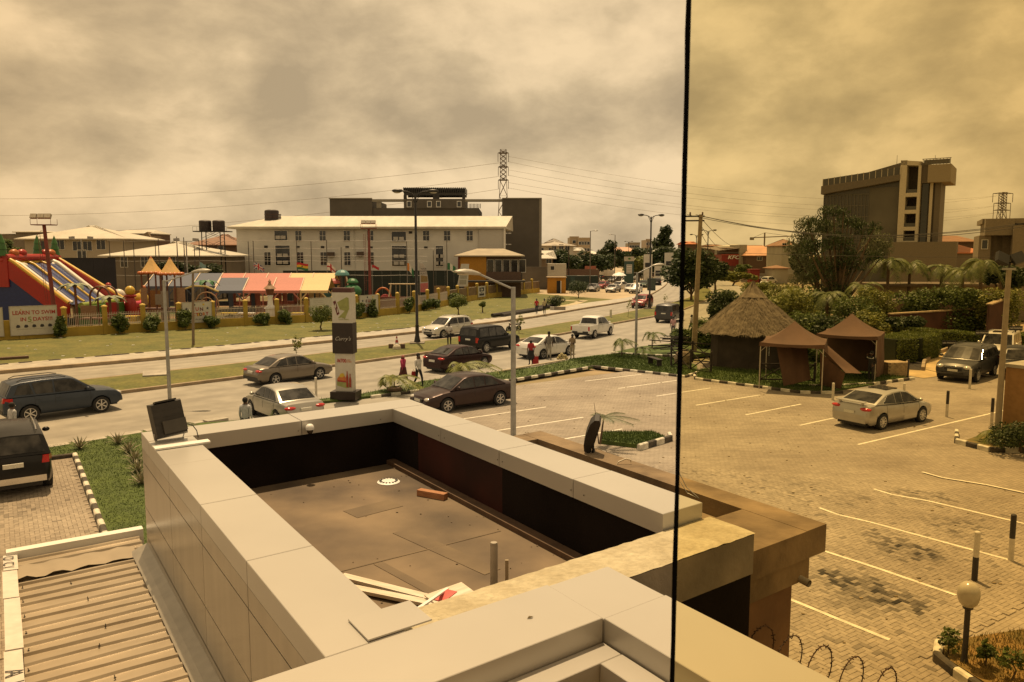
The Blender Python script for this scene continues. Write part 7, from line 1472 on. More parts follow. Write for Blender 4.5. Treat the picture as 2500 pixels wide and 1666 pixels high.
ub = thing('utility_box', 'dark green utility box at the bend beside the black lamp', 'utility box', G(1590, 712)); lbox(ub, 'cabinet', mat('box_green', (.035, .05, .04), .6), (-.7, .7, -.4, .4, .1, 2.4)); lbox(ub, 'door', mat('box_green2', (.045, .06, .05), .6), (-.6, .6, -.44, -.4, .3, 2.2))
# ---- thatched hut
hc = Vector((14.85, 48.0, .1)); ht = thing('thatched_hut', 'round hut with shaggy conical thatched roof and dark canvas walls', 'hut', hc); THA = mat('thatch', (.20, .16, .105), .95, col2=(.09, .068, .043), scale=3.5, det=10, bump=1.0, bscale=22, var2=.2, scale2=.8, contrast=.45)
g = MB(); n = 64; rows = 15; apex = 4.72; eave = 2.36; RR = 3.2
for i in range(rows+1):
    t_ = i/rows; rr = .35+(RR-.35)*t_; z = apex-(apex-eave)*(t_**1.1)-.28
    for k in range(n): a = 2*math.pi*k/n; j = random.uniform(-.045, .045); jz = random.uniform(-.05, .04)-(.07*math.sin(k*1.7)*(i == rows)); g.v.append(((rr+j)*math.cos(a), (rr+j)*math.sin(a), z+jz))
for i in range(rows):
    for k in range(n): g.f.append((i*n+k, i*n+(k+1) % n, (i+1)*n+(k+1) % n, (i+1)*n+k))
roof_ = g.build('roof', THA, ht)
# tufts of thatch standing off the surface
g = MB(); rs = random.Random(3)
for _ in range(7000):
    t_ = rs.random()**.6; a = rs.uniform(0, 2*math.pi); rr = .35+(RR-.3)*t_; z = apex-(apex-eave)*(t_**1.1)-.25; L = rs.uniform(.12, .3); da = rs.uniform(-.05, .05); dz = -L*.62; w_ = rs.uniform(.008, .02)
    c = Vector((rr*math.cos(a), rr*math.sin(a), z+rs.uniform(0, .05))); o_ = Vector((math.cos(a+da), math.sin(a+da), 0)); sd = Vector((-math.sin(a), math.cos(a), 0))*w_; e = c+o_*L*.9+Vector((0, 0, dz)); g.add([c-sd, c+sd, e], [(0, 1, 2)])
g.build('thatch_straws', THA, roof_, kind='stuff')
g = MB(); n = 40
for i, (rr, z) in enumerate(((.06, 5.28), (.25, 4.98), (.58, 4.55), (.84, 4.28))):
    for k in range(n): a = 2*math.pi*k/n; j = random.uniform(-.03, .03); g.v.append(((rr+j)*math.cos(a), (rr+j)*math.sin(a), z+random.uniform(-.06, .04)-.1))
for i in range(3):
    for k in range(n): g.f.append((i*n+k, i*n+(k+1) % n, (i+1)*n+(k+1) % n, (i+1)*n+k))
g.build('roof_cap', THA, roof_)
CANV = mat('dark_canvas', (.045, .034, .028), .9, var=.25, scale=1.5); g = MB(); n = 36
for z in (0, 1.0, 2.3):
    for k in range(n): a = 2*math.pi*k/n; rr = 2.38+.05*math.sin(k*2.3)+(.06 if z == 0 else 0); g.v.append((rr*math.cos(a), rr*math.sin(a), z))
for i in range(2):
    for k in range(n): g.f.append((i*n+k, i*n+(k+1) % n, (i+1)*n+(k+1) % n, (i+1)*n+k))
g.build('wall', CANV, ht, 20); g = MB()
for k in range(n): a = 2*math.pi*k/n; g.v += [(2.42*math.cos(a), 2.42*math.sin(a), 1.98), (2.42*math.cos(a), 2.42*math.sin(a), 2.5)]
for k in range(n): j = (k+1) % n; g.f.append((2*k, 2*j, 2*j+1, 2*k+1))
g.build('valance', mat('dark_canvas2', (.085, .072, .06), .9, var=.15), ht, 30)
g = MB(); a = -1.45
for z0_, z1_ in ((.9, 2.25),): 
    for k in range(16): z = z0_+(z1_-z0_)*k/16; g.cbox((2.5*math.cos(a), 2.5*math.sin(a), z), (.03, .03, .05)) 
g.build('light_string', WHITE, ht, kind='stuff')
# ---- two brown gazebo tents
TBR = mat('tent_brown', (.105, .056, .033), .85, var=.12, scale=1.2, bump=.2, bscale=6); TUBE = mat('tent_tube', (.42, .38, .32), .4, .3)
def gazebo(label, c, side, rz, ez_, az):
    t = thing('gazebo_tent', label, 'tent', c, rz); h = side/2; g = MB(); n = 8; rows = 6
    for i in range(rows+1):
        t_ = i/rows; rr = h*t_
        for s in range(4):
            for k in range(n):
                u = -1+2*k/n; x, y = [(u, -1), (1, u), (-u, 1), (-1, -u)][s]; z = ez_+(az-ez_)*((1-t_)**1.5)-.11*t_*(1-u*u)+.018*math.sin(k*2.3+i*1.7+s)*t_; g.v.append((x*rr, y*rr, z))
    m_ = 4*n
    for i in range(rows):
        for k in range(m_): g.f.append((i*m_+k, i*m_+(k+1) % m_, (i+1)*m_+(k+1) % m_, (i+1)*m_+k))
    g.build('canopy', TBR, t, 35); g = MB()
    for s in range(4):
        for k in range(n):
            u = -1+2*k/n; x, y = [(u, -1), (1, u), (-u, 1), (-1, -u)][s]; g.v += [(x*h*1.005, y*h*1.005, ez_-.07*(1-u*u)+.005), (x*h*1.01, y*h*1.01, ez_-.2-.02*(k % 2))]
    for k in range(m_): j = (k+1) % m_; g.f.append((2*k, 2*j, 2*j+1, 2*k+1))
    g.build('valance', TBR, t)
    for x in (-1, 1):
        for y in (-1, 1): g = MB(); g.cyl((x*h*.97, y*h*.97, 0), (x*h*.97, y*h*.97, ez_-.05), .028, .028, 8); g.build('leg', TUBE, t, 40)
    g = MB()
    for x0_, y0_, x1_, y1_ in ((-1, -1, 1, -1), (1, -1, 1, 1), (1, 1, -1, 1), (-1, 1, -1, -1)): p0_ = Vector((x0_*h*.97, y0_*h*.97, ez_-.12)); p1_ = Vector((x1_*h*.97, y1_*h*.97, ez_-.12)); g.tube([p0_+Vector((0, 0, -.35)), p0_.lerp(p1_, .12), p0_.lerp(p1_, .3)], .014, 5); g.tube([p1_+Vector((0, 0, -.35)), p1_.lerp(p0_, .12), p1_.lerp(p0_, .3)], .014, 5)
    g.build('brace', TUBE, t, kind='stuff'); return t
g1 = gazebo('front brown gazebo tent with wind-blown side cloths', (14.55, 39.9, .1), 3.05, R(-24), 2.42, 3.42); g2 = gazebo('rear brown gazebo tent beside the clipped hedge', (19.1, 43.6, .1), 3.1, R(-32), 2.45, 3.52)
def curtain(par, P, n=10, rows=8, bell=.25, nm='side_cloth'):
    "P: top-left, top-right, bottom-right, bottom-left"
    g = MB(); P = [Vector(p) for p in P]
    for i in range(rows+1):
        v = i/rows; a = P[0].lerp(P[3], v); b = P[1].lerp(P[2], v); nn = (b-a).cross(Vector((0, 0, 1)))
        nn = nn.normalized() if nn.length > 1e-5 else Vector((0, 1, 0))
        for k in range(n+1): u = k/n; g.v.append(tuple(a.lerp(b, u)+nn*(bell*math.sin(v*math.pi*.9)*math.sin(u*math.pi)+.05*math.sin(u*16+v*2))))
    for i in range(rows):
        for k in range(n): q_ = i*(n+1)+k; g.f.append((q_, q_+1, q_+n+2, q_+n+1))
    return g.build(nm, TBR, par, 50)
curtain(g1, [(-.95, .4, 2.3), (.55, 1.0, 2.3), (.9, -.1, .45), (-.4, -.3, .05)], bell=.3); curtain(g1, [(1.35, -1.2, 2.25), (1.35, 1.3, 2.3), (3.3, 1.0, .75), (2.5, -.6, .95)], bell=-.45); curtain(g1, [(1.3, -.4, 1.9), (2.5, -.6, .95), (2.3, -.3, .1), (1.35, .5, .1)], bell=.1)
curtain(g2, [(-1.5, 1.5, 2.35), (1.5, 1.5, 2.35), (1.5, 1.5, .1), (-1.5, 1.5, .1)], bell=.1); curtain(g2, [(1.5, -1.5, 2.35), (1.5, 1.5, 2.35), (1.6, 1.4, .1), (1.5, -1.3, .15)], bell=.12)
# ---- dark timber railings by the hut
TIM = mat('dark_timber', (.03, .022, .017), .8, var=.3, scale=5)
def xrail(label, p, q, h=1.25, bays=2):
    p, q = Vector(p), Vector(q); t = thing('railing', label, 'railing', p); d = (q-p)/bays
    for i in range(bays+1): g = MB(); g.cbox((d.x*i, d.y*i, h/2+.05), (.1, .1, h+.15)); g.build('post', TIM, t)
    for i in range(bays):
        a, b = d*i, d*(i+1)
        for z in (.12, h): g = MB(); g.beam(a+Vector((0, 0, z)), b+Vector((0, 0, z)), .06, .07); g.build('rail', TIM, t)
        for z0_, z1_ in ((.12, h), (h, .12)): g = MB(); g.beam(a+Vector((0, 0, z0_)), b+Vector((0, 0, z1_)), .05, .05); g.build('brace', TIM, t)
xrail('cross braced dark railing along the path left of the hut', W(33.9, 34.1), W(30.9, 34.3), 1.2, 2); xrail('rear cross braced dark railing beside the hut wall', W(36.6, 36.8), W(33.6, 37.6), 1.25, 2); xrail('cross braced dark railing under the front gazebo', (13.4, 41.6, .1), (16.2, 41.2, .1), .95, 2)
bn = thing('bench', 'small dark bench on the grass left of the railing', 'bench', W(34.8, 33.6, .1), SITE+R(70)); lbox(bn, 'seat', TIM, (-.8, .8, -.18, .18, .42, .47)); 
for x in (-.65, .65): lbox(bn, 'leg', TIM, (x-.05, x+.05, -.15, .15, 0, .42))
mo = MB(); rs = random.Random(2)
for k in range(11): a = rs.uniform(-.5, .5); c = Vector((rs.uniform(-.6, .6), rs.uniform(-.5, .5), .12+.09*k)); mo.beam(c+Vector((-.9*math.cos(a), -.9*math.sin(a), rs.uniform(-.1, .2))), c+Vector((.9*math.cos(a), .9*math.sin(a), rs.uniform(-.1, .2))), .1, .06)
tag(mo.build('timber_pile', TIM, None, loc=W(38.2, 38.2, .2)), 'untidy pile of dark timber on the grass bed', 'timber', None, None); bpy.data.objects[-1] if False else None
sb_ = MB(); sb_.sph((0, 0, .45), (.55, .45, .6), 10, 8); tag(sb_.build('boulder', mat('rock', (.22, .17, .11), .95, var=.3, bump=.6), None, loc=W(34.2, 35.4)), 'rounded brown boulder behind the bench', 'rock')
# ---- bollards, chain, no-parking signs
BWh = mat('bollard_white', (.58, .54, .46), .6, var=.1, scale=6); BBk = mat('bollard_black', (.03, .026, .024), .6, var=.2)
def bollard(label, loc, h=1.1, order=(1, 0), r_=.06):
    t = thing('bollard', label, 'bollard', loc, 0, 'painted bollards in the car park'); mm = (BWh, BBk)
    for k, c in enumerate(order): g = MB(); g.lathe([(r_, h*k/2), (r_, h*(k+1)/2-.02*(k == 1)), (r_*.7, h*(k+1)/2), (0, h*(k+1)/2)] if k else [(r_, 0), (r_, h/2)], 14); g.build('band', mm[c], t, 40)
bollard('bollard with black foot and white top beside the globe lamp', G(2378.5, 1421), 1.12, (1, 0)); bollard('bollard with white foot and black top by the lowest long bay line', G(2467, 1372), 1.12, (0, 1)); bollard('bollard with black top beside the parked silver sedan', G(2311, 1019), 1.15, (0, 1)); bollard('bollard with black top left of the right-hand lamp pole', G(2420, 1040), 1.15, (0, 1)); bollard('plain pale bollard before the dark grey SUV', G(2367, 950), 1.05, (0, 0)); bollard('pale bollard behind the silver sedan boot', G(2033, 978), .85, (0, 0)); bollard('thin brown bollard by the low brick planter', G(2216, 929), 1.15, (1, 1), .045); bollard('short pale post on the road edge left of the shop sign', G(772, 968), .95, (0, 0))
bollard('short stone post on the median before the pickup', G(1491, 777, .2), .95, (0, 0), .12); bollard('short pale post at the front of the silver sedan', G(2207, 960), .5, (0, 0))
wire('chain', 'sagging chain between the bollards before the dark grey SUV', G(2216, 929)+Vector((0, 0, 1.0)), G(2367, 950)+Vector((0, 0, .95)), .3, .012); wire('chain', 'sagging chain right of the plain pale bollard', G(2367, 950)+Vector((0, 0, .95)), G(2520, 930)+Vector((0, 0, .9)), .45, .012)
for px, py, h_, lb in ((2312, 905, 1.75, 'black no parking sign beside the exit drive'), (2474, 880, 2.2, 'black no parking sign above the white topped SUV'), (2392, 880, 1.9, 'black no parking sign half hidden behind the parked cars')):
    p = G(px, py); t = thing('parking_sign', lb, 'sign', p, 0, 'black no parking signs'); g = MB(); g.cyl((0, 0, 0), (0, 0, h_), .04, .04, 8); g.build('post', TIM, t); lbox(t, 'board', BLACKP, (-.42, .42, -.06, -.02, h_-.22, h_+.06)); text('NO PARKING', .13, WHITE, t, face_m((0, -.066, h_-.08), (0, -1, 0)))
# low brick planter
BRK = mat('pale_brick', (.36, .27, .16), .9, var=.2, scale=4, bump=.3); pl = thing('planter', 'low square planter of pale bricks beside the rear gazebo', 'planter', G(2165, 920)+Vector((.4, .3, 0)), R(12))
for c in range(8):
    for k in range(5):
        for s in (0, 1):
            g = MB(); x = -.6+k*.25+(.12 if c % 2 else 0); g.box(x, x+.235, -.5 if s == 0 else .42, -.42 if s == 0 else .5, c*.105, c*.105+.095); g.build('brick', BRK, pl)
lbox(pl, 'core', BRK, (-.58, .72, -.44, .44, 0, .83))
# brown pillar and wall at the right edge, steps
t = thing('gate_pillar', 'brown rendered pillar with pale cap cut off by the right edge', 'pillar', G(2478, 1092)+Vector((.55, .5, 0)), SITE); lbox(t, 'shaft', mat('pillar_brown', (.30, .17, .07), .85, var=.1), (-.45, .9, -.5, .5, 0, 2.85)); lbox(t, 'cap', CONC, (-.52, 1.0, -.57, .57, 2.85, 2.97))
# brick wall and terrace behind hedge
IV = mat('maroon_wall', (.075, .032, .02), .9, var=.25, scale=.7, bump=.3); 
for px0, px1, py, Y, zt_, lb in ((2170, 2425, 815, 62, 2.1, 'long dark brown garden wall behind the clipped hedge'), (2412, 2475, 812, 60, 3.0, 'taller brown garden wall behind the right-hand lamp pole')):
    p0, p1 = D(px0, py, Y), D(px1, py, Y); t = thing('garden_wall', lb, 'wall', (p0.x, Y, 0)); m_ = MB(); m_.hexa([(0, 0, 0), (p1.x-p0.x, 1.2, 0), (p1.x-p0.x, 1.5, 0), (0, .3, 0)], [(0, 0, zt_), (p1.x-p0.x, 1.2, zt_+.4), (p1.x-p0.x, 1.5, zt_+.4), (0, .3, zt_)]); m_.build('wall', IV, t); m_ = MB(); m_.beam((0, .12, zt_+.05), (p1.x-p0.x, 1.32, zt_+.45), .45, .1); m_.build('coping', mat('wall_coping', (.36, .27, .16), .85, var=.2), t)
sh = thing('outbuilding', 'low flat outbuilding half hidden by the palms at the right', 'building', (D(2150, 690, 80).x, 80, 0)); lbox(sh, 'wall', mat('out_tan', (.24, .19, .11), .85, var=.15), (0, 13.5, 0, 5, 0, 3.6)); lbox(sh, 'roof', mat('out_roof', (.12, .09, .06), .8), (-.5, 14, -.6, 5.4, 3.6, 3.85)); 
for x in (2, 5, 8, 11): window(sh, x, 2.2, 1.0, 1.2, 2, 1)
ter = thing('terrace', 'dark terrace with pale steps among the shrubs', 'terrace', (D(2160, 720, 72).x, 72, 0)); lbox(ter, 'slab', BRN, (0, 6.5, 0, 4, 0, 2.6)); lbox(ter, 'edge', CONC, (-.1, 6.6, -.12, 0, 2.45, 2.7)); lbox(ter, 'stair_string', CONC, (-.7, -.1, -1.6, .2, 0, 2.4))
# globe lamp in the near bed
gl = thing('globe_lamp', 'black post lamp with ribbed glass globe in the near flower bed', 'lamp', G(2354, 1616, .16)); gl.scale = (.9, .9, .9); g = MB(); g.lathe([(.075, 0), (.06, .06), (.05, .1), (.05, 1.02), (.09, 1.05), (.09, 1.1), (.05, 1.12)], 14); g.build('post', BBk, gl, 40); g = MB(); n = 40
g.lathe([(.09, 1.09), (.15, 1.15), (.175, 1.22), (.19, 1.31), (.185, 1.40), (.155, 1.48), (.09, 1.545), (.02, 1.56), (0, 1.56)], 40)
g.v = [((x*(1+.012*(i % 2)), y*(1+.012*(i % 2)), z)) for i, (x, y, z) in enumerate(g.v)]; g.build('globe', mat('globe_glass', (.44, .40, .31), .18, var=.1, scale=5, spec=.6), gl, 50)
# litter, kerb stones, pipes on the far lawn
g = MB(); 
for k, (a0, b0, a1, b1, lb) in enumerate(((70.6, 44.2, 76.6, 55.4, 'upper of two long dark pipes lying on the lawn'), (69.9, 45.0, 75.2, 54.0, 'lower of two long dark pipes lying on the lawn'), (76.9, 54.6, 78.6, 58.4, 'short fat dark pipe at the end of the lawn'))): m_ = MB(); m_.cyl(W(a0, b0, .36), W(a1, b1, .36), .2 if k < 2 else .3, None, 10); tag(m_.build('pipe', mat('pipe_black', (.03, .024, .02), .7, var=.2), None), lb, 'pipe', 'dark pipes on the lawn')
for px, py, lb in ((1348, 757, 'small pale stone block beside the walkers'), (365, 900, None), (1362, 757, 'dark flat slab beside the walkers')):
    if lb: m_ = MB(); m_.box(-.45 if 'slab' in lb else -.25, .9 if 'slab' in lb else .25, -.25, .25, 0, .38); tag(m_.build('stone_block', CONCD if 'slab' in lb else CONC, None, loc=G(px, py, .2)), lb, 'block')
m_ = MB(); m_.cbox((0, 0, .08), (1.6, .4, .16)); tag(m_.build('plank', BRN, None, loc=G(35, 877, .17), rot=(0, 0, SITE)), 'dark plank lying on the lawn at the left', 'plank')
m_ = MB(); m_.cbox((0, 0, .1), (1.2, .8, .12), Matrix.Rotation(R(10), 4, 'X')); tag(m_.build('broken_slab', CONC, None, loc=G(378, 917, .25), rot=(0, 0, .4)), 'broken pale slab lying on the median', 'slab')
lit = MB(); rs = random.Random(9)
for _ in range(120):
    b = rs.uniform(-8, 62); a = rs.uniform(walk_f(b)+.3, wall_a(b)-.5); p = W(a, b, .19); s = rs.uniform(.03, .12); lit.cbox((p.x, p.y, p.z), (s*2, s, .03), None)
o = lit.build('litter', WHITE); tag(o, 'scattered scraps of pale litter on the far lawn', 'litter', kind='stuff')
tr_ = thing('tyre_planter', 'old tyre planter round the young palm beside the road', 'tyre', G(963, 955, .12)); g = MB(); g.lathe([(.22, .0), (.36, .02), (.4, .1), (.36, .2), (.22, .2), (.22, 0)], 20); g.build('tyre', mat('tyre_tan', (.16, .11, .075), .9, var=.2), tr_, 50)
wb_ = MB(); wb_.cyl(W(37.6, 24.2, .2), W(39.2, 30.0, .22), .06, .05, 8); tag(wb_.build('fallen_pole', mat('pale_pole', (.5, .42, .3), .8), None), 'long pale pole lying along the grass strip', 'pole')
# traffic cone on a block
tc_ = thing('traffic_cone', 'red and white traffic cone standing on the median', 'traffic cone', G(969, 852, .2)); g = MB(); g.box(-.26, .26, -.26, .26, .0, .06); g.build('foot', BLACKP, tc_)
for r0, r1, z0, z1, m_ in ((.2, .155, .06, .3, INFR), (.155, .12, .3, .45, WHITE), (.12, .08, .45, .65, INFR), (.08, .06, .65, .75, WHITE), (.06, .045, .75, .9, INFR)): g = MB(); g.lathe([(r0, z0), (r1, z1)], 14); g.build('band', m_, tc_, 40)
for x, lb in ((-.42, 'left dark block beside the traffic cone'), (.42, 'right dark block beside the traffic cone')): g = MB(); g.cbox((0, 0, .18), (.3, .3, .5)); tag(g.build('marker_block', BRN, None, loc=G(969, 855, .12)+Vector((x, 0, 0))), lb, 'block', 'blocks beside the cone')
g = MB(); g.sph((0, 0, .2), (.3, .22, .3), 8, 6); tag(g.build('sack', mat('sack', (.5, .44, .33), .9, bump=.5), None, loc=G(969, 858, .12)), 'pale sack leaning at the foot of the traffic cone', 'sack')
# ================================================================== VEGETATION
RV = random.Random(21)
def leaves(mb, clumps, n, size, flat_=.55, shell=.55, droop=0.0, ratio=.5):
    tot = sum(c[1][0]*c[1][1]+c[1][0]*c[1][2]+c[1][1]*c[1][2] for c in clumps)
    for c, r_ in clumps:
        k = int(n*(r_[0]*r_[1]+r_[0]*r_[2]+r_[1]*r_[2])/tot)
        for _ in range(k):
            while True:
                d = Vector((RV.uniform(-1, 1), RV.uniform(-1, 1), RV.uniform(-1, 1)))
                if .05 < d.length < 1: break
            d.normalize(); q = shell+(1.06-shell)*RV.random()**.7
            p = Vector((c[0]+d.x*r_[0]*q, c[1]+d.y*r_[1]*q, c[2]+d.z*r_[2]*q))
            u = Vector((RV.gauss(0, 1), RV.gauss(0, 1), RV.gauss(0, flat_)-droop)).normalized(); w = u.cross(d+Vector((RV.gauss(0, .5), RV.gauss(0, .5), RV.gauss(.4, .4))))
            if w.length < .05: continue
            w.normalize(); s = size*RV.uniform(.55, 1.35); h = u.cross(w)*s*.12
            i = len(mb.v); mb.v += [tuple(p-u*s), tuple(p+w*s*ratio-h), tuple(p+u*s), tuple(p-w*s*ratio-h)]; mb.f += [(i, i+1, i+2), (i, i+2, i+3)]
    return mb
def clumpy(c, r_, n, k=.5):
    r_ = tuple(1.18*q for q in r_)
    "a few overlapping lobes inside an ellipsoid"
    out = [(Vector(c), (r_[0]*.62, r_[1]*.62, r_[2]*.66))]
    for i in range(n):
        a = 2*math.pi*i/n+RV.uniform(-.4, .4); e = RV.uniform(-.75, .85); f = math.sqrt(max(.05, 1-e*e)); s = RV.uniform(.32, .5)
        out.append((Vector((c[0]+math.cos(a)*f*r_[0]*.66, c[1]+math.sin(a)*f*r_[1]*.66, c[2]+e*r_[2]*.62)), (r_[0]*s, r_[1]*s, r_[2]*s)))
    return out
BARK = mat('bark', (.11, .075, .045), .95, var=.3, scale=6, bump=.5, aniso=(4, 4, .8))
def tree(name, label, base, crowns, kind, n, size, tr=.18, group=None, droop=0.0, cat='tree', lobes=7, ratio=.5):
    base = Vector(base); t = thing(name, label, cat, base, 0, group); cl = []
    for c, r_ in crowns: cl += clumpy(Vector(c)-base, r_, lobes)
    g = leaves(MB(), cl, n, size, droop=droop, ratio=ratio); g.build('crown', leafmat(kind), t)
    g = MB(); top = sum((Vector(c)-base for c, r_ in crowns), Vector())/len(crowns); lo = min((Vector(c)-base).z-r_[2] for c, r_ in crowns)
    fork = Vector((top.x*.4, top.y*.4, max(.3, lo*.8))); g.tube([(0, 0, -.05), tuple(fork*.5+Vector((RV.uniform(-.1, .1), 0, 0))), tuple(fork)], [tr*1.25, tr, tr*.8], 8)
    for c, r_ in cl[::3]: g.tube([tuple(fork), tuple(fork.lerp(c, .55)+Vector((0, 0, .15*r_[2]))), tuple(c)], [tr*.6, tr*.38, tr*.12], 6)
    g.build('trunk', BARK, t, 50); return t
def ell(px, py, rx, ry, Y, dz=1.0):
    c = D(px, py, Y); s = Y/1900.0; return (c, (rx*s, min(rx, ry*1.3)*s*.9, ry*s))
def bush(label, base, h, r_, kind, n, size, group, name='bush'): return tree(name, label, base, [(Vector(base)+Vector((0, 0, h*.52)), (r_, r_, h*.52))], kind, n, size, .04, group, cat='bush', lobes=6)
# clipped round trees on the lawn
for px, py, cpx, cpy, rx, lb in ((785, 807, 784, 765, 23, 'round clipped tree on the lawn left of the shop sign'), (1121, 770, 1117, 737, 19, 'round clipped tree on the lawn above the white SUV'), (1412, 728, 1413, 703, 19, 'dark mushroom shaped tree before the parked cars'), (1178, 764, 1178, 743, 7, 'tiny clipped sapling on the lawn beside the round tree')):
    b = G(px, py, .17); c = D(cpx, cpy, b.y); r_ = rx*b.y/1900; tree('clipped_tree', lb, b, [(c, (r_*1.12, r_*1.12, r_*.95))], 'trim' if px < 1400 else 'dark', 4200, .07, .07, 'clipped trees on the lawn', lobes=11)
b = G(1358, 752, .17); bush('leaning dark clipped bush on the lawn behind the walkers', b, 1.7, .95, 'dark', 2600, .08, 'clipped trees on the lawn')
WB = ((150, 818, 'left of the white railing'), (296, 808, 'below the first railing bays'), (373, 803, 'before the play tower'), (461, 800, 'left of the brown pole'), (525, 795, 'right of the playground sign'), (638, 785, 'before the fountain'), (693, 782, 'right of the fountain'), (893, 772, 'below the right playground sign'), (932, 770, 'right of the right playground sign'), (1021, 760, 'behind the black lamp post'), (1056, 752, 'right of the black lamp post'), (1079, 748, 'left of the round clipped tree'), (1141, 740, 'right of the round clipped tree'))
for k, (px, py, lb) in enumerate(WB):
    q = G(px, py+9, .17); bb = q.x*SB.x+q.y*SB.y; b = W(wall_a(bb)-.8, bb, .17); bush('leafy shrub at the foot of the ochre wall '+lb, b, RV.uniform(1.1, 1.9), RV.uniform(.5, .85), 'mid', 1100, .13, 'shrubs along the ochre wall')
# palms
def frond(mb, o, a, L, up, droop, nl=16, w=.34, wind=(0, 0)):
    pts = []; d = Vector((math.cos(a), math.sin(a), 0))
    for i in range(9): t = i/8; pts.append(o+d*L*t*(1-.12*t)+Vector((wind[0]*t*t*L, wind[1]*t*t*L, L*(up*t-droop*t*t))))
    mb.tube(pts, [.018*L/1.5*(1-.8*i/8)+.003 for i in range(9)], 4)
    for i in range(1, nl):
        t = .12+.88*i/nl; j = min(7, int(t*8)); f = t*8-j; p = pts[j].lerp(pts[j+1], f); tg = (pts[j+1]-pts[j]).normalized(); sd = tg.cross(Vector((0, 0, 1))).normalized(); l = w*L*(1-.55*abs(t-.45)*1.4)
        for s in (-1, 1):
            e = p+sd*s*l*.8+tg*l*.55+Vector((0, 0, -l*.35+RV.uniform(-.05, .05)*l)); wv = tg*.036*L/1.2; k = len(mb.v); mb.v += [tuple(p-wv), tuple(p+wv), tuple(e)]; mb.f.append((k, k+1, k+2))
def palm(label, base, h, n, L, kind='palm', tr=.07, lean=(0, 0), wind=(0, 0), group=None, up=.75, dr=1.0, name='palm', cat='palm'):
    t = thing(name, label, cat, base, RV.uniform(0, 6), group); t.rotation_euler = (0, 0, 0); g = MB(); top = Vector((lean[0], lean[1], h)); g.tube([(0, 0, 0), tuple(top*.5), tuple(top)], [tr*1.2, tr, tr*.75], 7); g.build('trunk', BARK, t, 50); g = MB(); a0 = RV.uniform(0, 6)
    for k in range(n): frond(g, top, a0+2*math.pi*k/n+RV.uniform(-.2, .2), L*RV.uniform(.8, 1.1), up*RV.uniform(.5, 1.25), dr*RV.uniform(.75, 1.2), 20, .34, wind)
    g.build('fronds', leafmat(kind), t); return t
YP = 'young palms along the car park'
palm('young palm blown sideways in the tyre planter', G(963, 955, .12), .62, 9, 1.35, 'yel', .035, wind=(.45, 0), group=YP, up=.6, dr=.8); palm('young palm fronds rising behind the plum sedan', G(1128, 925, .1), .75, 9, 1.6, 'yel', .04, wind=(.5, -.1), group=YP, up=.55, dr=.8); palm('young palm on the grass bed left of the thin lamp post', G(1518, 868, .2), .95, 8, 1.15, 'palm', .04, wind=(.25, 0), group=YP); palm('young palm on the grass bed right of the thin lamp post', G(1592, 850, .2), 1.0, 8, 1.0, 'palm', .04, wind=(.2, 0), group=YP); palm('third young palm on the grass bed near the timber pile', G(1570, 872, .2), .5, 7, .9, 'palm', .03, wind=(.25, 0), group=YP)
palm('small wind-bent palm on the little kerbed island', G(1465, 1085, .16), .95, 7, .95, 'grey', .035, lean=(.12, 0), wind=(.6, .1), group=YP, up=.7, dr=.5); palm('tuft of palm behind the square floodlight', G(440, 1052, .1), .25, 7, .9, 'grey', .03, wind=(.4, 0), group=YP, up=.5)
g = MB(); g.tube([(-.02, 0, 0), (-.12, 0, .9), (-.2, .02, 1.5)], [.025, .018, .006], 6); tag(g.build('stake', BARK, None, loc=G(1463, 1084, .16)), 'thin bare stake beside the small island palm', 'stake')
def sapling(label, base, h, n=160, size=.09, kind='yel'): return tree('sapling', label, base, [(Vector(base)+Vector((.12, 0, h*.72)), (.26, .26, h*.38))], kind, n, size, .02, 'saplings on the median', cat='sapling', lobes=4)
sapling('leafy sapling on the median behind the bronze sedan', G(722, 880, .22), 1.45, 80, .12); sapling('thin sapling on the median beside the lamp post', G(1268, 815, .22), 1.6, 120); sapling('thin leaning sapling on the median left of the red SUV', G(1533, 775, .22), 1.9, 70); sapling('bare thin sapling on the median right of the red SUV', G(1622, 752, .22), 1.8, 50)
# rosettes on the near lawn
def rosette(label, base, r_, n=26):
    t = thing('agave', label, 'plant', base, RV.uniform(0, 6), 'spiky plants on the near lawn'); g = MB(); g2 = MB()
    for k in range(n):
        a = 2.4*k; e = .25+1.05*(k/n); L = r_*RV.uniform(.8, 1.1); d = Vector((math.cos(a)*math.cos(e), math.sin(a)*math.cos(e), math.sin(e))); sd = Vector((-math.sin(a), math.cos(a), 0))*.028; m_ = d*L*.55+Vector((0, 0, .04)); e_ = d*L; q = Vector((0, 0, .012))
        for gg, f in ((g, 1.0), (g2, .35)): i = len(gg.v); o = q*(gg is g2); gg.v += [tuple(v+o) for v in (-sd*.6*f, sd*.6*f, m_+sd*f, m_-sd*f, e_)]; gg.f += [(i, i+1, i+2, i+3), (i+3, i+2, i+4)]
    g.build('blades', mat('agave_pale', (.34, .30, .20), .6, var=.15), t); g2.build('blade_stripes', mat('agave_dark', (.05, .07, .03), .6), t)
for px, py, lb in ((195, 1096, 'spiky plant standing alone near the road edge'), (288, 1084, 'spiky plant farthest in the row by the clad wall'), (314, 1105, 'second spiky plant of the row by the clad wall'), (330, 1127, 'third spiky plant of the row by the clad wall'), (337, 1152, 'fourth spiky plant of the row by the clad wall'), (345, 1182, 'nearest spiky plant of the row by the clad wall')): rosette(lb, G(px, py, .1), .5)
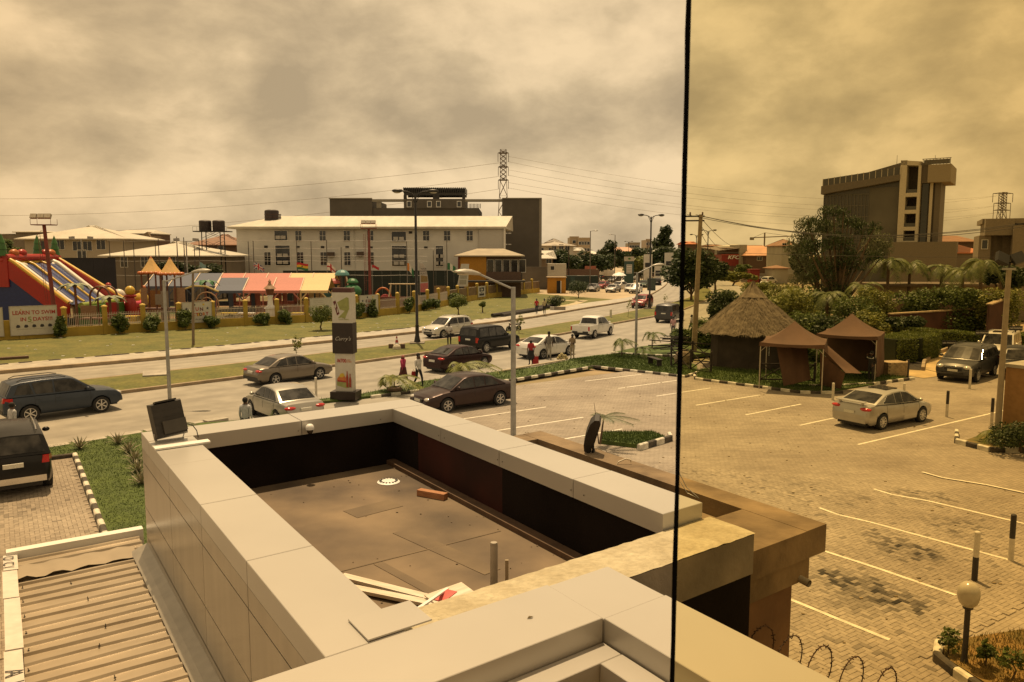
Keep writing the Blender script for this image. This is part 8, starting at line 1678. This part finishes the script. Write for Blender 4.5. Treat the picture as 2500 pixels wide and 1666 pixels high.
# grass blades on the near lawn and beds
def blades(name, label, poly, n, hmin, hmax, m_, z):
    xs = [p.x for p in poly]; ys = [p.y for p in poly]; g = MB(); k = 0; m = len(poly)
    while k < n:
        x, y = RV.uniform(min(xs), max(xs)), RV.uniform(min(ys), max(ys)); ins = False
        for i in range(m):
            a, b = poly[i], poly[(i+1) % m]
            if (a.y > y) != (b.y > y) and x < (b.x-a.x)*(y-a.y)/(b.y-a.y)+a.x: ins = not ins
        k += 1
        if not ins: continue
        h = RV.uniform(hmin, hmax); a = RV.uniform(0, 6.28); w = .004+.003*RV.random()+y*.0002; dx_, dy_ = math.cos(a)*w, math.sin(a)*w; l = RV.uniform(-.5, .5)*h; i = len(g.v); g.v += [(x-dx_, y-dy_, z), (x+dx_, y+dy_, z), (x+l, y+RV.uniform(-.4, .4)*h, z+h)]; g.f.append((i, i+1, i+2))
    tag(g.build(name, m_), label, 'grass', kind='stuff')
GBL = mat('grass_blade', (.09, .13, .022), .7, col2=(.045, .075, .012), scale=1.2, det=8, trans=.2)
blades('grass', 'short lush grass of the near lawn', [W(19.5, 2.0), W(19.5, 6), W(32.4, 6), W(32, 1.3), W(30.9, -3), W(30.3, -3), W(30.3, 2.0)], 60000, .02, .05, GBL, .1); blades('grass', 'grass of the strip between road and bays', [W(34.6, 9.5), W(34.95, 17), W(35.3, 23.6), W(36.5, 30.1), W(39.6, 30.6), W(38.3, 27), W(38.0, 24), W(37.4, 19), W(35.5, 14.5), W(35.2, 9.5)], 26000, .04, .14, GBL, .12); blades('grass', 'grass of the island beside the bays', [W(36.5, 30.35), W(31.0, 32.2), W(31.55, 33.9), W(36.2, 37), W(40.3, 36.2), W(39.9, 30.8)], 22000, .04, .14, GBL, .11); blades('grass', 'grass round the hut and tents', [W(29.9, 32.15), W(24.1, 33.35), W(23.5, 34.0), W(23.4, 42.0), W(31.5, 43.0), W(32.0, 34.2)], 26000, .05, .2, GBL, .1); blades('grass', 'grass of the small kerbed island', [W(20.3, 18.9), W(20.7, 20.6), W(21.6, 20.8), W(22.6, 19.1), W(21.6, 18.2)], 5000, .04, .1, GBL, .16); blades('grass', 'dry grass of the near flower bed', [W(6.62, 13.9), W(6.55, 13.4), W(6.2, 13.05), W(5.4, 12.85), W(4.2, 13.4), W(4.6, 16.8), W(5.9, 16.0)], 9000, .03, .1, mat('grass_dry', (.30, .20, .06), .8, col2=(.14, .12, .03), scale=2, trans=.2), .16)
for px, py, h, lb in ((2316, 1596, .5, 'scraggly plant left of the globe lamp'), (2405, 1625, .42, 'flowering low plant right of the globe lamp'), (2468, 1660, .62, 'thin upright plant at the right of the flower bed')): 
    b = G(px, py, .16); tree('bed_plant', lb, b, [(b+Vector((0, 0, h*.6)), (h*.32, h*.32, h*.42))], 'mid', 170, .05, .014, 'plants in the near flower bed', cat='plant', lobes=5)
palm('leafy ornamental plant at the foot of the right lamp pole', G(2440, 1080, .14), .25, 12, .95, 'yel', .05, group='plants at the right edge', name='ornamental_plant', cat='plant'); bush('dark round shrub below the brown pillar', G(2490, 1100, .14), 1.0, .9, 'dark', 2600, .06, 'plants at the right edge')
# hedges
def hedge(label, pts, w, h, kind, n, size=.055):
    t = thing('hedge', label, 'hedge', pts[0]); o = Vector(pts[0]); P = [Vector(p)-o for p in pts]; g = MB(); c = MB()
    for i in range(len(P)-1):
        a, b = P[i], P[i+1]; d = (b-a); L = d.length; d.normalize(); s = Vector((d.y, -d.x, 0)); c.hexa([a-s*w*.46, b-s*w*.46, b+s*w*.46, a+s*w*.46], [a-s*w*.42+Vector((0, 0, h*.95)), b-s*w*.42+Vector((0, 0, h*.95)), b+s*w*.42+Vector((0, 0, h*.95)), a+s*w*.42+Vector((0, 0, h*.95))])
        for _ in range(int(n*L/sum((P[j+1]-P[j]).length for j in range(len(P)-1)))):
            u = RV.random()*L; q = RV.random()
            if q < .45: p = a+d*u+s*RV.uniform(-.5, .5)*w+Vector((0, 0, h+RV.uniform(-.05, .05)+.04*math.sin(u*2)))
            else: p = a+d*u+s*(.5 if q < .8 else -.5)*w*RV.uniform(.94, 1.05)+Vector((0, 0, RV.uniform(.05, 1)*h))
            v = Vector((RV.gauss(0, 1), RV.gauss(0, 1), RV.gauss(.3, 1))).normalized(); r_ = v.cross(Vector((RV.gauss(0, 1), RV.gauss(0, 1), RV.gauss(0, 1)))).normalized(); z = size*RV.uniform(.6, 1.4); i0 = len(g.v); g.v += [tuple(p-v*z), tuple(p+r_*z*.5), tuple(p+v*z), tuple(p-r_*z*.5)]; g.f.append((i0, i0+1, i0+2, i0+3))
    c.build('twigs', mat('hedge_core', (.02, .028, .01), .95), t); g.build('foliage', leafmat(kind), t)
hedge('clipped rounded hedge block right of the rear gazebo', [D(2155, 860, 50).xy.to_3d(), D(2205, 860, 50.5).xy.to_3d(), D(2250, 850, 53).xy.to_3d()], 2.4, 1.6, 'trim', 9000); hedge('long clipped hedge curving along the exit drive to the right', [D(2215, 820, 60).xy.to_3d(), D(2300, 830, 57).xy.to_3d(), D(2400, 830, 55).xy.to_3d(), D(2520, 815, 55).xy.to_3d()], 1.5, 1.3, 'trim', 14000)
# shrub masses behind the hut and tents
SB_ = ((1880, 765, 46, 42, 61, 'yel', 'pale green'), (1846, 745, 40, 38, 66, 'mid', 'dense'), (1930, 755, 50, 46, 63, 'yel', 'broad yellowish'), (1975, 795, 45, 40, 58, 'mid', 'low dense'), (1990, 745, 50, 42, 68, 'mid', 'tall dense'), (2040, 800, 46, 36, 57, 'dark', 'dark'), (1905, 722, 52, 28, 76, 'yel', 'grassy'), (1850, 705, 34, 18, 88, 'yel', 'far grassy'), (1762, 740, 34, 34, 64, 'dark', 'dark spiky'), (2090, 775, 50, 48, 63, 'mid', 'leafy'), (2130, 795, 40, 34, 60, 'yel', 'bright'), (1730, 815, 38, 40, 56, 'mid', 'ragged'), (1668, 830, 30, 34, 58, 'mid', 'small leafy'), (2140, 738, 42, 34, 68, 'yel', 'high bright'), (2258, 730, 62, 28, 64, 'mid', 'trailing'), (2352, 728, 60, 30, 63, 'mid', 'hanging'), (2440, 735, 60, 32, 62, 'yel', 'spreading'), (2060, 850, 40, 26, 52, 'mid', 'shaded low'), (1985, 860, 34, 24, 50, 'mid', 'small shaded'), (2210, 790, 45, 24, 60, 'dark', 'low dark'))
NEARBY = ('behind the thatched roof', 'right of the thatched roof', 'between hut and front tent', 'behind the front tent', 'above the front tent', 'between the two tents', 'at the foot of the tall tree', 'beside the right street', 'left of the thatched roof', 'behind the rear tent', 'right of the rear tent roof', 'at the foot of the concrete pole', 'behind the window seal', 'left of the terrace', 'over the terrace', 'over the garden wall', 'beside the right lamp pole', 'under the rear tent', 'under the front tent', 'before the garden wall')
for k, (px, py, rx, ry, Y, kd, ad) in enumerate(SB_):
    c, r_ = ell(px, py, rx, ry, Y); hang = k in (14, 15, 16); base = Vector((c.x, c.y, 0 if not hang else 0)); tree('shrub', '%s shrub %s' % (ad, NEARBY[k]), base, [(c, r_), (Vector((c.x, c.y, c.z*.5)), (r_[0]*.8, r_[1]*.8, max(.5, c.z*.5)))], kd, 4200, .13, .05, 'shrubs behind the hut and tents', cat='shrub', lobes=9, droop=.2)
# tall trees at the right
tree('tall_tree', 'tall drooping dark tree in front of the office tower', (D(2045, 780, 75).x, 75, 0), [ell(2035, 515, 34, 18, 75), ell(2070, 545, 30, 22, 76), ell(1995, 548, 38, 22, 75), ell(2110, 560, 34, 26, 76), ell(2045, 590, 46, 28, 75), ell(1985, 605, 34, 26, 74), ell(2130, 625, 26, 24, 76), ell(2070, 640, 40, 34, 75), ell(2010, 660, 36, 30, 75), ell(2035, 720, 44, 36, 75)], 'dark', 5000, .23, .3, droop=1.1, lobes=6, ratio=.2)
tree('tall_tree', 'paler leafy tree leaning behind the tall dark tree', (D(1990, 760, 79).x, 79, 0), [ell(1985, 555, 40, 30, 79), ell(1960, 600, 36, 36, 79), ell(2140, 600, 34, 40, 80), ell(1975, 660, 50, 44, 79)], 'grey', 5200, .22, .2, droop=.8, lobes=7, ratio=.22)
for k, (px, py, Y, L, lb) in enumerate(((2170, 640, 78, 3.4, 'palm with arching fronds before the orange hall'), (2222, 648, 80, 3.2, 'palm crown left of the orange roof'), (2300, 655, 79, 3.0, 'palm crown below the orange roof'), (2352, 662, 74, 3.0, 'palm crown left of the grey house'), (2398, 640, 70, 3.0, 'palm crown in front of the grey house'), (2020, 720, 66, 2.8, 'palm thicket crown under the tall tree'), (1935, 710, 70, 2.6, 'pale palm crown right of the thatched roof'), (2105, 700, 70, 2.6, 'palm crown behind the rear tent'), (1775, 715, 70, 2.0, 'dark palm crown left of the thatched roof'))):
    c = D(px, py, Y); palm(lb, (c.x, Y, 0), c.z, 13, L*.72, 'palm' if k not in (6,) else 'yel', .16, group='palms behind the tents', up=.8, dr=1.25)
# street and skyline trees
FT = (('broad street tree behind the concrete pole', 1688, 745, 112, [(1688, 640, 42, 34), (1660, 665, 38, 30), (1715, 650, 36, 36), (1690, 690, 46, 26)], 'dark', 5200, .30), ('dark dense tree left of the window seal', 1610, 690, 200, [(1610, 640, 36, 34), (1640, 625, 30, 30), (1590, 655, 30, 22)], 'dark', 3600, .5), ('feathery casuarina tree left of the window seal', 1622, 690, 215, [(1624, 572, 16, 22), (1618, 600, 22, 22)], 'dark', 1500, .55), ('broad round tree right of the small brown house', 1368, 680, 190, [(1365, 632, 36, 24), (1345, 645, 26, 20), (1390, 640, 28, 22)], 'dark', 3800, .42), ('leafy tree left of the filling station sign', 1440, 685, 195, [(1440, 640, 34, 26), (1468, 645, 32, 24), (1425, 655, 24, 18)], 'dark', 3600, .42), ('tall loose tree behind the slim lamp pole', 1490, 680, 230, [(1490, 600, 14, 18), (1500, 622, 24, 16), (1475, 618, 16, 14), (1510, 640, 30, 20)], 'dark', 3000, .45), ('yellowish low tree right of the filling station sign', 1560, 690, 190, [(1560, 648, 24, 20), (1555, 662, 26, 12)], 'yel', 2200, .42), ('dark tree behind the black lamp post on the bend', 1575, 685, 240, [(1572, 622, 28, 20), (1545, 630, 26, 16)], 'dark', 2600, .5), ('low pale bushes before the red shop', 1790, 680, 168, [(1770, 678, 26, 10), (1800, 674, 30, 10), (1830, 676, 22, 8)], 'yel', 2600, .35), ('street tree right of the farther twin lamp', 1748, 690, 135, [(1748, 655, 26, 24), (1740, 675, 28, 14)], 'dark', 2600, .35), ('dark tree beside the yellowish house', 1960, 680, 120, [(1955, 640, 22, 36), (1970, 665, 26, 26)], 'dark', 2800, .3), ('bushy tree behind the small palms of the house row', 1815, 660, 210, [(1815, 655, 18, 10)], 'mid', 900, .4), ('dark leafy tree below the modern house', 2440, 700, 70, [(2440, 672, 40, 26), (2480, 680, 36, 26)], 'dark', 3000, .2), ('shrubby tree before the far house at the left edge', 10, 650, 96, [(8, 610, 26, 24), (35, 620, 20, 16)], 'mid', 2200, .25), ('dark shrubs between brown roofed house and playground', 440, 690, 112, [(425, 655, 40, 16), (500, 660, 44, 14)], 'dark', 2600, .25))
for lb, px, py, Y, cr, kd, n, sz_ in FT: tree('street_tree', lb, (D(px, py, Y).x, Y, 0), [ell(*c, Y) for c in cr], kd, n, sz_, .2, 'trees along the far streets', lobes=7)
# far wooded skyline: one mass too distant to count
g = MB(); cl = []
for k in range(150):
    Y = RV.uniform(330, 900); X = RV.uniform(-.72, .72)*Y; h = RV.uniform(4, 9); cl.append((Vector((X, Y, h*.5)), (RV.uniform(4, 12), 5, h*.62)))
leaves(g, cl, 26000, 1.0); tag(g.build('treeline', leafmat('dark')), 'distant wooded skyline along the horizon', 'trees', kind='stuff')
for k in range(26):
    Y = RV.uniform(300, 620); X = RV.uniform(-.66, .66)*Y; w_, h = RV.uniform(10, 24), RV.uniform(5, 8.5)
    t = thing('house', 'far low house on the skyline, number %d from a scatter of roofs' % k, 'house', (X, Y, 0), RV.uniform(-.2, .2), 'far houses on the skyline'); t['label'] = 'tiny far house among the skyline roofs'
    lbox(t, 'wall', (CREAM, GRY, BRN)[k % 3], (0, w_, 0, 10, 0, h)); hip(0, w_, 0, 10, h, h+2.2, .6, 4).build('roof', (RUST, CRROOF, PEACH, GRY)[k % 4], t)
# ================================================================== PEOPLE
def at_head(px, py, h=1.72):
    Y = (CAMH-h)*F_/(py-618.0); return Vector((D(px, py, Y).x, Y, 0))
def skirt(t, m_, z0, z1, r0, r1, ph=0):
    g = MB(); n = 16
    for z, r_ in ((z1, r1), ((z0+z1)/2, (r0+r1)/2*1.04), (z0, r0)):
        for k in range(n): a = 2*math.pi*k/n; rr = r_*(1+.06*math.sin(5*a+ph)*(z < z1)); g.v.append((rr*math.cos(a), rr*.8*math.sin(a), z))
    for i in range(2):
        for k in range(n): g.f.append((i*n+k, i*n+(k+1) % n, (i+1)*n+(k+1) % n, (i+1)*n+k))
    g.build('skirt', m_, t, 60)
def bag(label, p, m_, s=1.0): g = MB(); g.hexa([(-.16*s, -.06*s, 0), (.16*s, -.06*s, 0), (.16*s, .06*s, 0), (-.16*s, .06*s, 0)], [(-.13*s, -.02*s, .38*s), (.13*s, -.02*s, .38*s), (.13*s, .02*s, .38*s), (-.13*s, .02*s, .38*s)]); g.tube([(-.07*s, 0, .37*s), (0, 0, .52*s), (.07*s, 0, .37*s)], .012, 5); tag(g.build('bag', m_, None, loc=p), label, 'bag')
PINK = ('pink', (.36, .03, .09)); WH = ('white', (.52, .50, .47)); BK = ('black', (.015, .014, .015)); GY = ('grey', (.16, .15, .13)); RD = ('red', (.34, .02, .025)); KH = ('khaki', (.36, .31, .17)); BG = ('beige', (.24, .18, .11)); SH = ('shorts', (.34, .28, .19)); NV = ('navy', (.02, .022, .035))
p = G(985, 941); t = person('woman in a pink blouse and headscarf walking on the near lane', p, R(60), 'walk', PINK, ('maroonskirt', (.08, .02, .02)), 1.66, short=False, headc=cloth('scarf', (.30, .10, .09))); skirt(t, cloth('maroonskirt', (.08, .02, .02)), .12, .98, .30, .17)
p = G(1022, 946); t = person('man in a white shirt and black trousers walking beside the pink blouse', p, R(-140), 'walk', WH, BK, 1.76, short=False); bag('red bag carried low by the man in the white shirt', p+Vector((-.26, .05, .55)), cloth('redbag', (.30, .02, .02)), .75)
person('man in a white shirt standing on the median in front of the silver white SUV', G(1097, 846, .2), R(176), 'hold', WH, BK, 1.74)
p = G(1296, 892); t = person('woman in a red top and black skirt carrying a red bag', p, R(20), 'stand', RD, BK, 1.64); skirt(t, cloth('black', (.015, .014, .015)), .42, .95, .26, .16); bag('large red shopping bag held by the woman in the red top', p+Vector((.3, -.02, .08)), cloth('redbag', (.30, .02, .02)), 1.25)
person('man in a long grey outfit standing at the white sedan door', G(1340, 877), R(-15), 'stand', GY, ('greylegs', (.30, .28, .23)), 1.78, short=True)
person('hawker in a beige shirt and shorts holding goods beside the road', G(1397, 878), R(150), 'hold', BG, SH, 1.7); 
mel = [(-.25, 0, .09), (-.05, .03, .09), (.15, -.02, .09), (.32, .04, .09), (-.15, .02, .24), (.08, 0, .24), (.22, .03, .23), (-.02, .02, .36)]
for k, c in enumerate(mel): g = MB(); g.sph(c, (.11, .1, .095), 8, 6); tag(g.build('melon', mat('melon', (.40, .34, .16), .7, var=.25), None, loc=G(1372, 878)), 'one of the pale round fruits piled at the hawker\'s feet', 'fruit', 'fruits piled at the hawker\'s feet')
person('walker in a red shirt on the far sidewalk', G(1310, 767, .2), R(170), 'walk', RD, NV, 1.72); t = person('walker in a pale shirt with a dark shoulder bag on the far sidewalk', G(1329, 768, .2), R(175), 'walk', KH, BK, 1.74)
g = MB(); g.sph((-.2, -.1, 1.05), (.13, .1, .22), 8, 6); g.build('shoulder_bag', cloth('black', (.015, .014, .015)), t)
person('man in a pale blue shirt seen from behind beside the silver sedan', at_head(598, 974), R(-10), 'stand', ('paleblue', (.42, .43, .46)), NV, 1.72, short=False); person('person in a pale shirt partly hidden behind the black SUV', at_head(28, 984), R(-30), 'stand', ('paleblue', (.42, .43, .46)), NV, 1.7, short=False)
t = person('person in black with a white beaded collar by the rear tent', G(2125, 936), R(120), 'raise', BK, BK, 1.74, short=False); g = MB()
for k in range(11): a = math.pi*k/10; g.sph((.19*math.cos(a), .13-.06*math.sin(a), 1.42-.07*math.sin(a)), .022, 6, 4)
g.build('beads', WHITE, t)
person('person in a pink shirt beside the window seal at the roadside', at_head(1644, 772), R(160), 'stand', ('palepink', (.42, .25, .25)), NV, 1.7); person('person in a white top right of the concrete pole', at_head(1689, 766), R(30), 'walk', WH, ('green', (.03, .09, .06)), 1.68); person('left of two dark figures walking down the right street', at_head(1869, 692), R(10), 'stand', NV, BK, 1.75); person('right of two dark figures walking down the right street', at_head(1889, 698), R(190), 'walk', NV, BK, 1.72)
# motorcycle with rider behind the lamp post
mp = G(1254, 812); mc = thing('motorcycle', 'motorcycle half hidden behind the tall grey lamp post', 'motorcycle', mp, SITE+R(190)-math.pi/2)
for y in (-.62, .62): g = MB(); g.lathe([(.24, -.05), (.3, -.04), (.3, .04), (.24, .05), (.24, -.05)], 18, axis='x'); w_ = g.build('wheel', TYRE, mc, 50, loc=(0, y, .3)); g = MB(); g.lathe([(.24, .02), (.06, .03), (.0, .03)], 12, axis='x'); g.build('rim', RIM, w_)
g = MB(); g.tube([(0, -.6, .32), (0, -.2, .45), (0, .3, .5), (0, .62, .32)], .05, 8); g.tube([(0, .62, .32), (0, .42, .95)], .03, 6); g.build('frame', DARKSTEEL, mc); g = MB(); g.sph((0, .12, .72), (.14, .28, .13), 10, 8); g.build('tank', PT['red'], mc, 60); g = MB(); g.box(-.13, .13, -.75, -.05, .66, .76); g.build('seat', BLACKP, mc); g = MB(); g.tube([(-.36, .36, 1.02), (0, .42, .96), (.36, .36, 1.02)], .016, 6); g.build('handlebar', DARKSTEEL, mc); g = MB(); g.sph((0, .52, .86), (.1, .08, .1), 8, 6); g.build('headlight', CLEARLAMP, mc, 60); g = MB(); g.box(-.14, .14, -.22, .2, .3, .56); g.build('engine', STEEL, mc)
person('motorcycle rider in dark clothes behind the tall grey lamp post', mp+Vector((.02, 0, .12)), SITE+R(190)-math.pi/2, 'sit', NV, BK, 1.72, short=False)
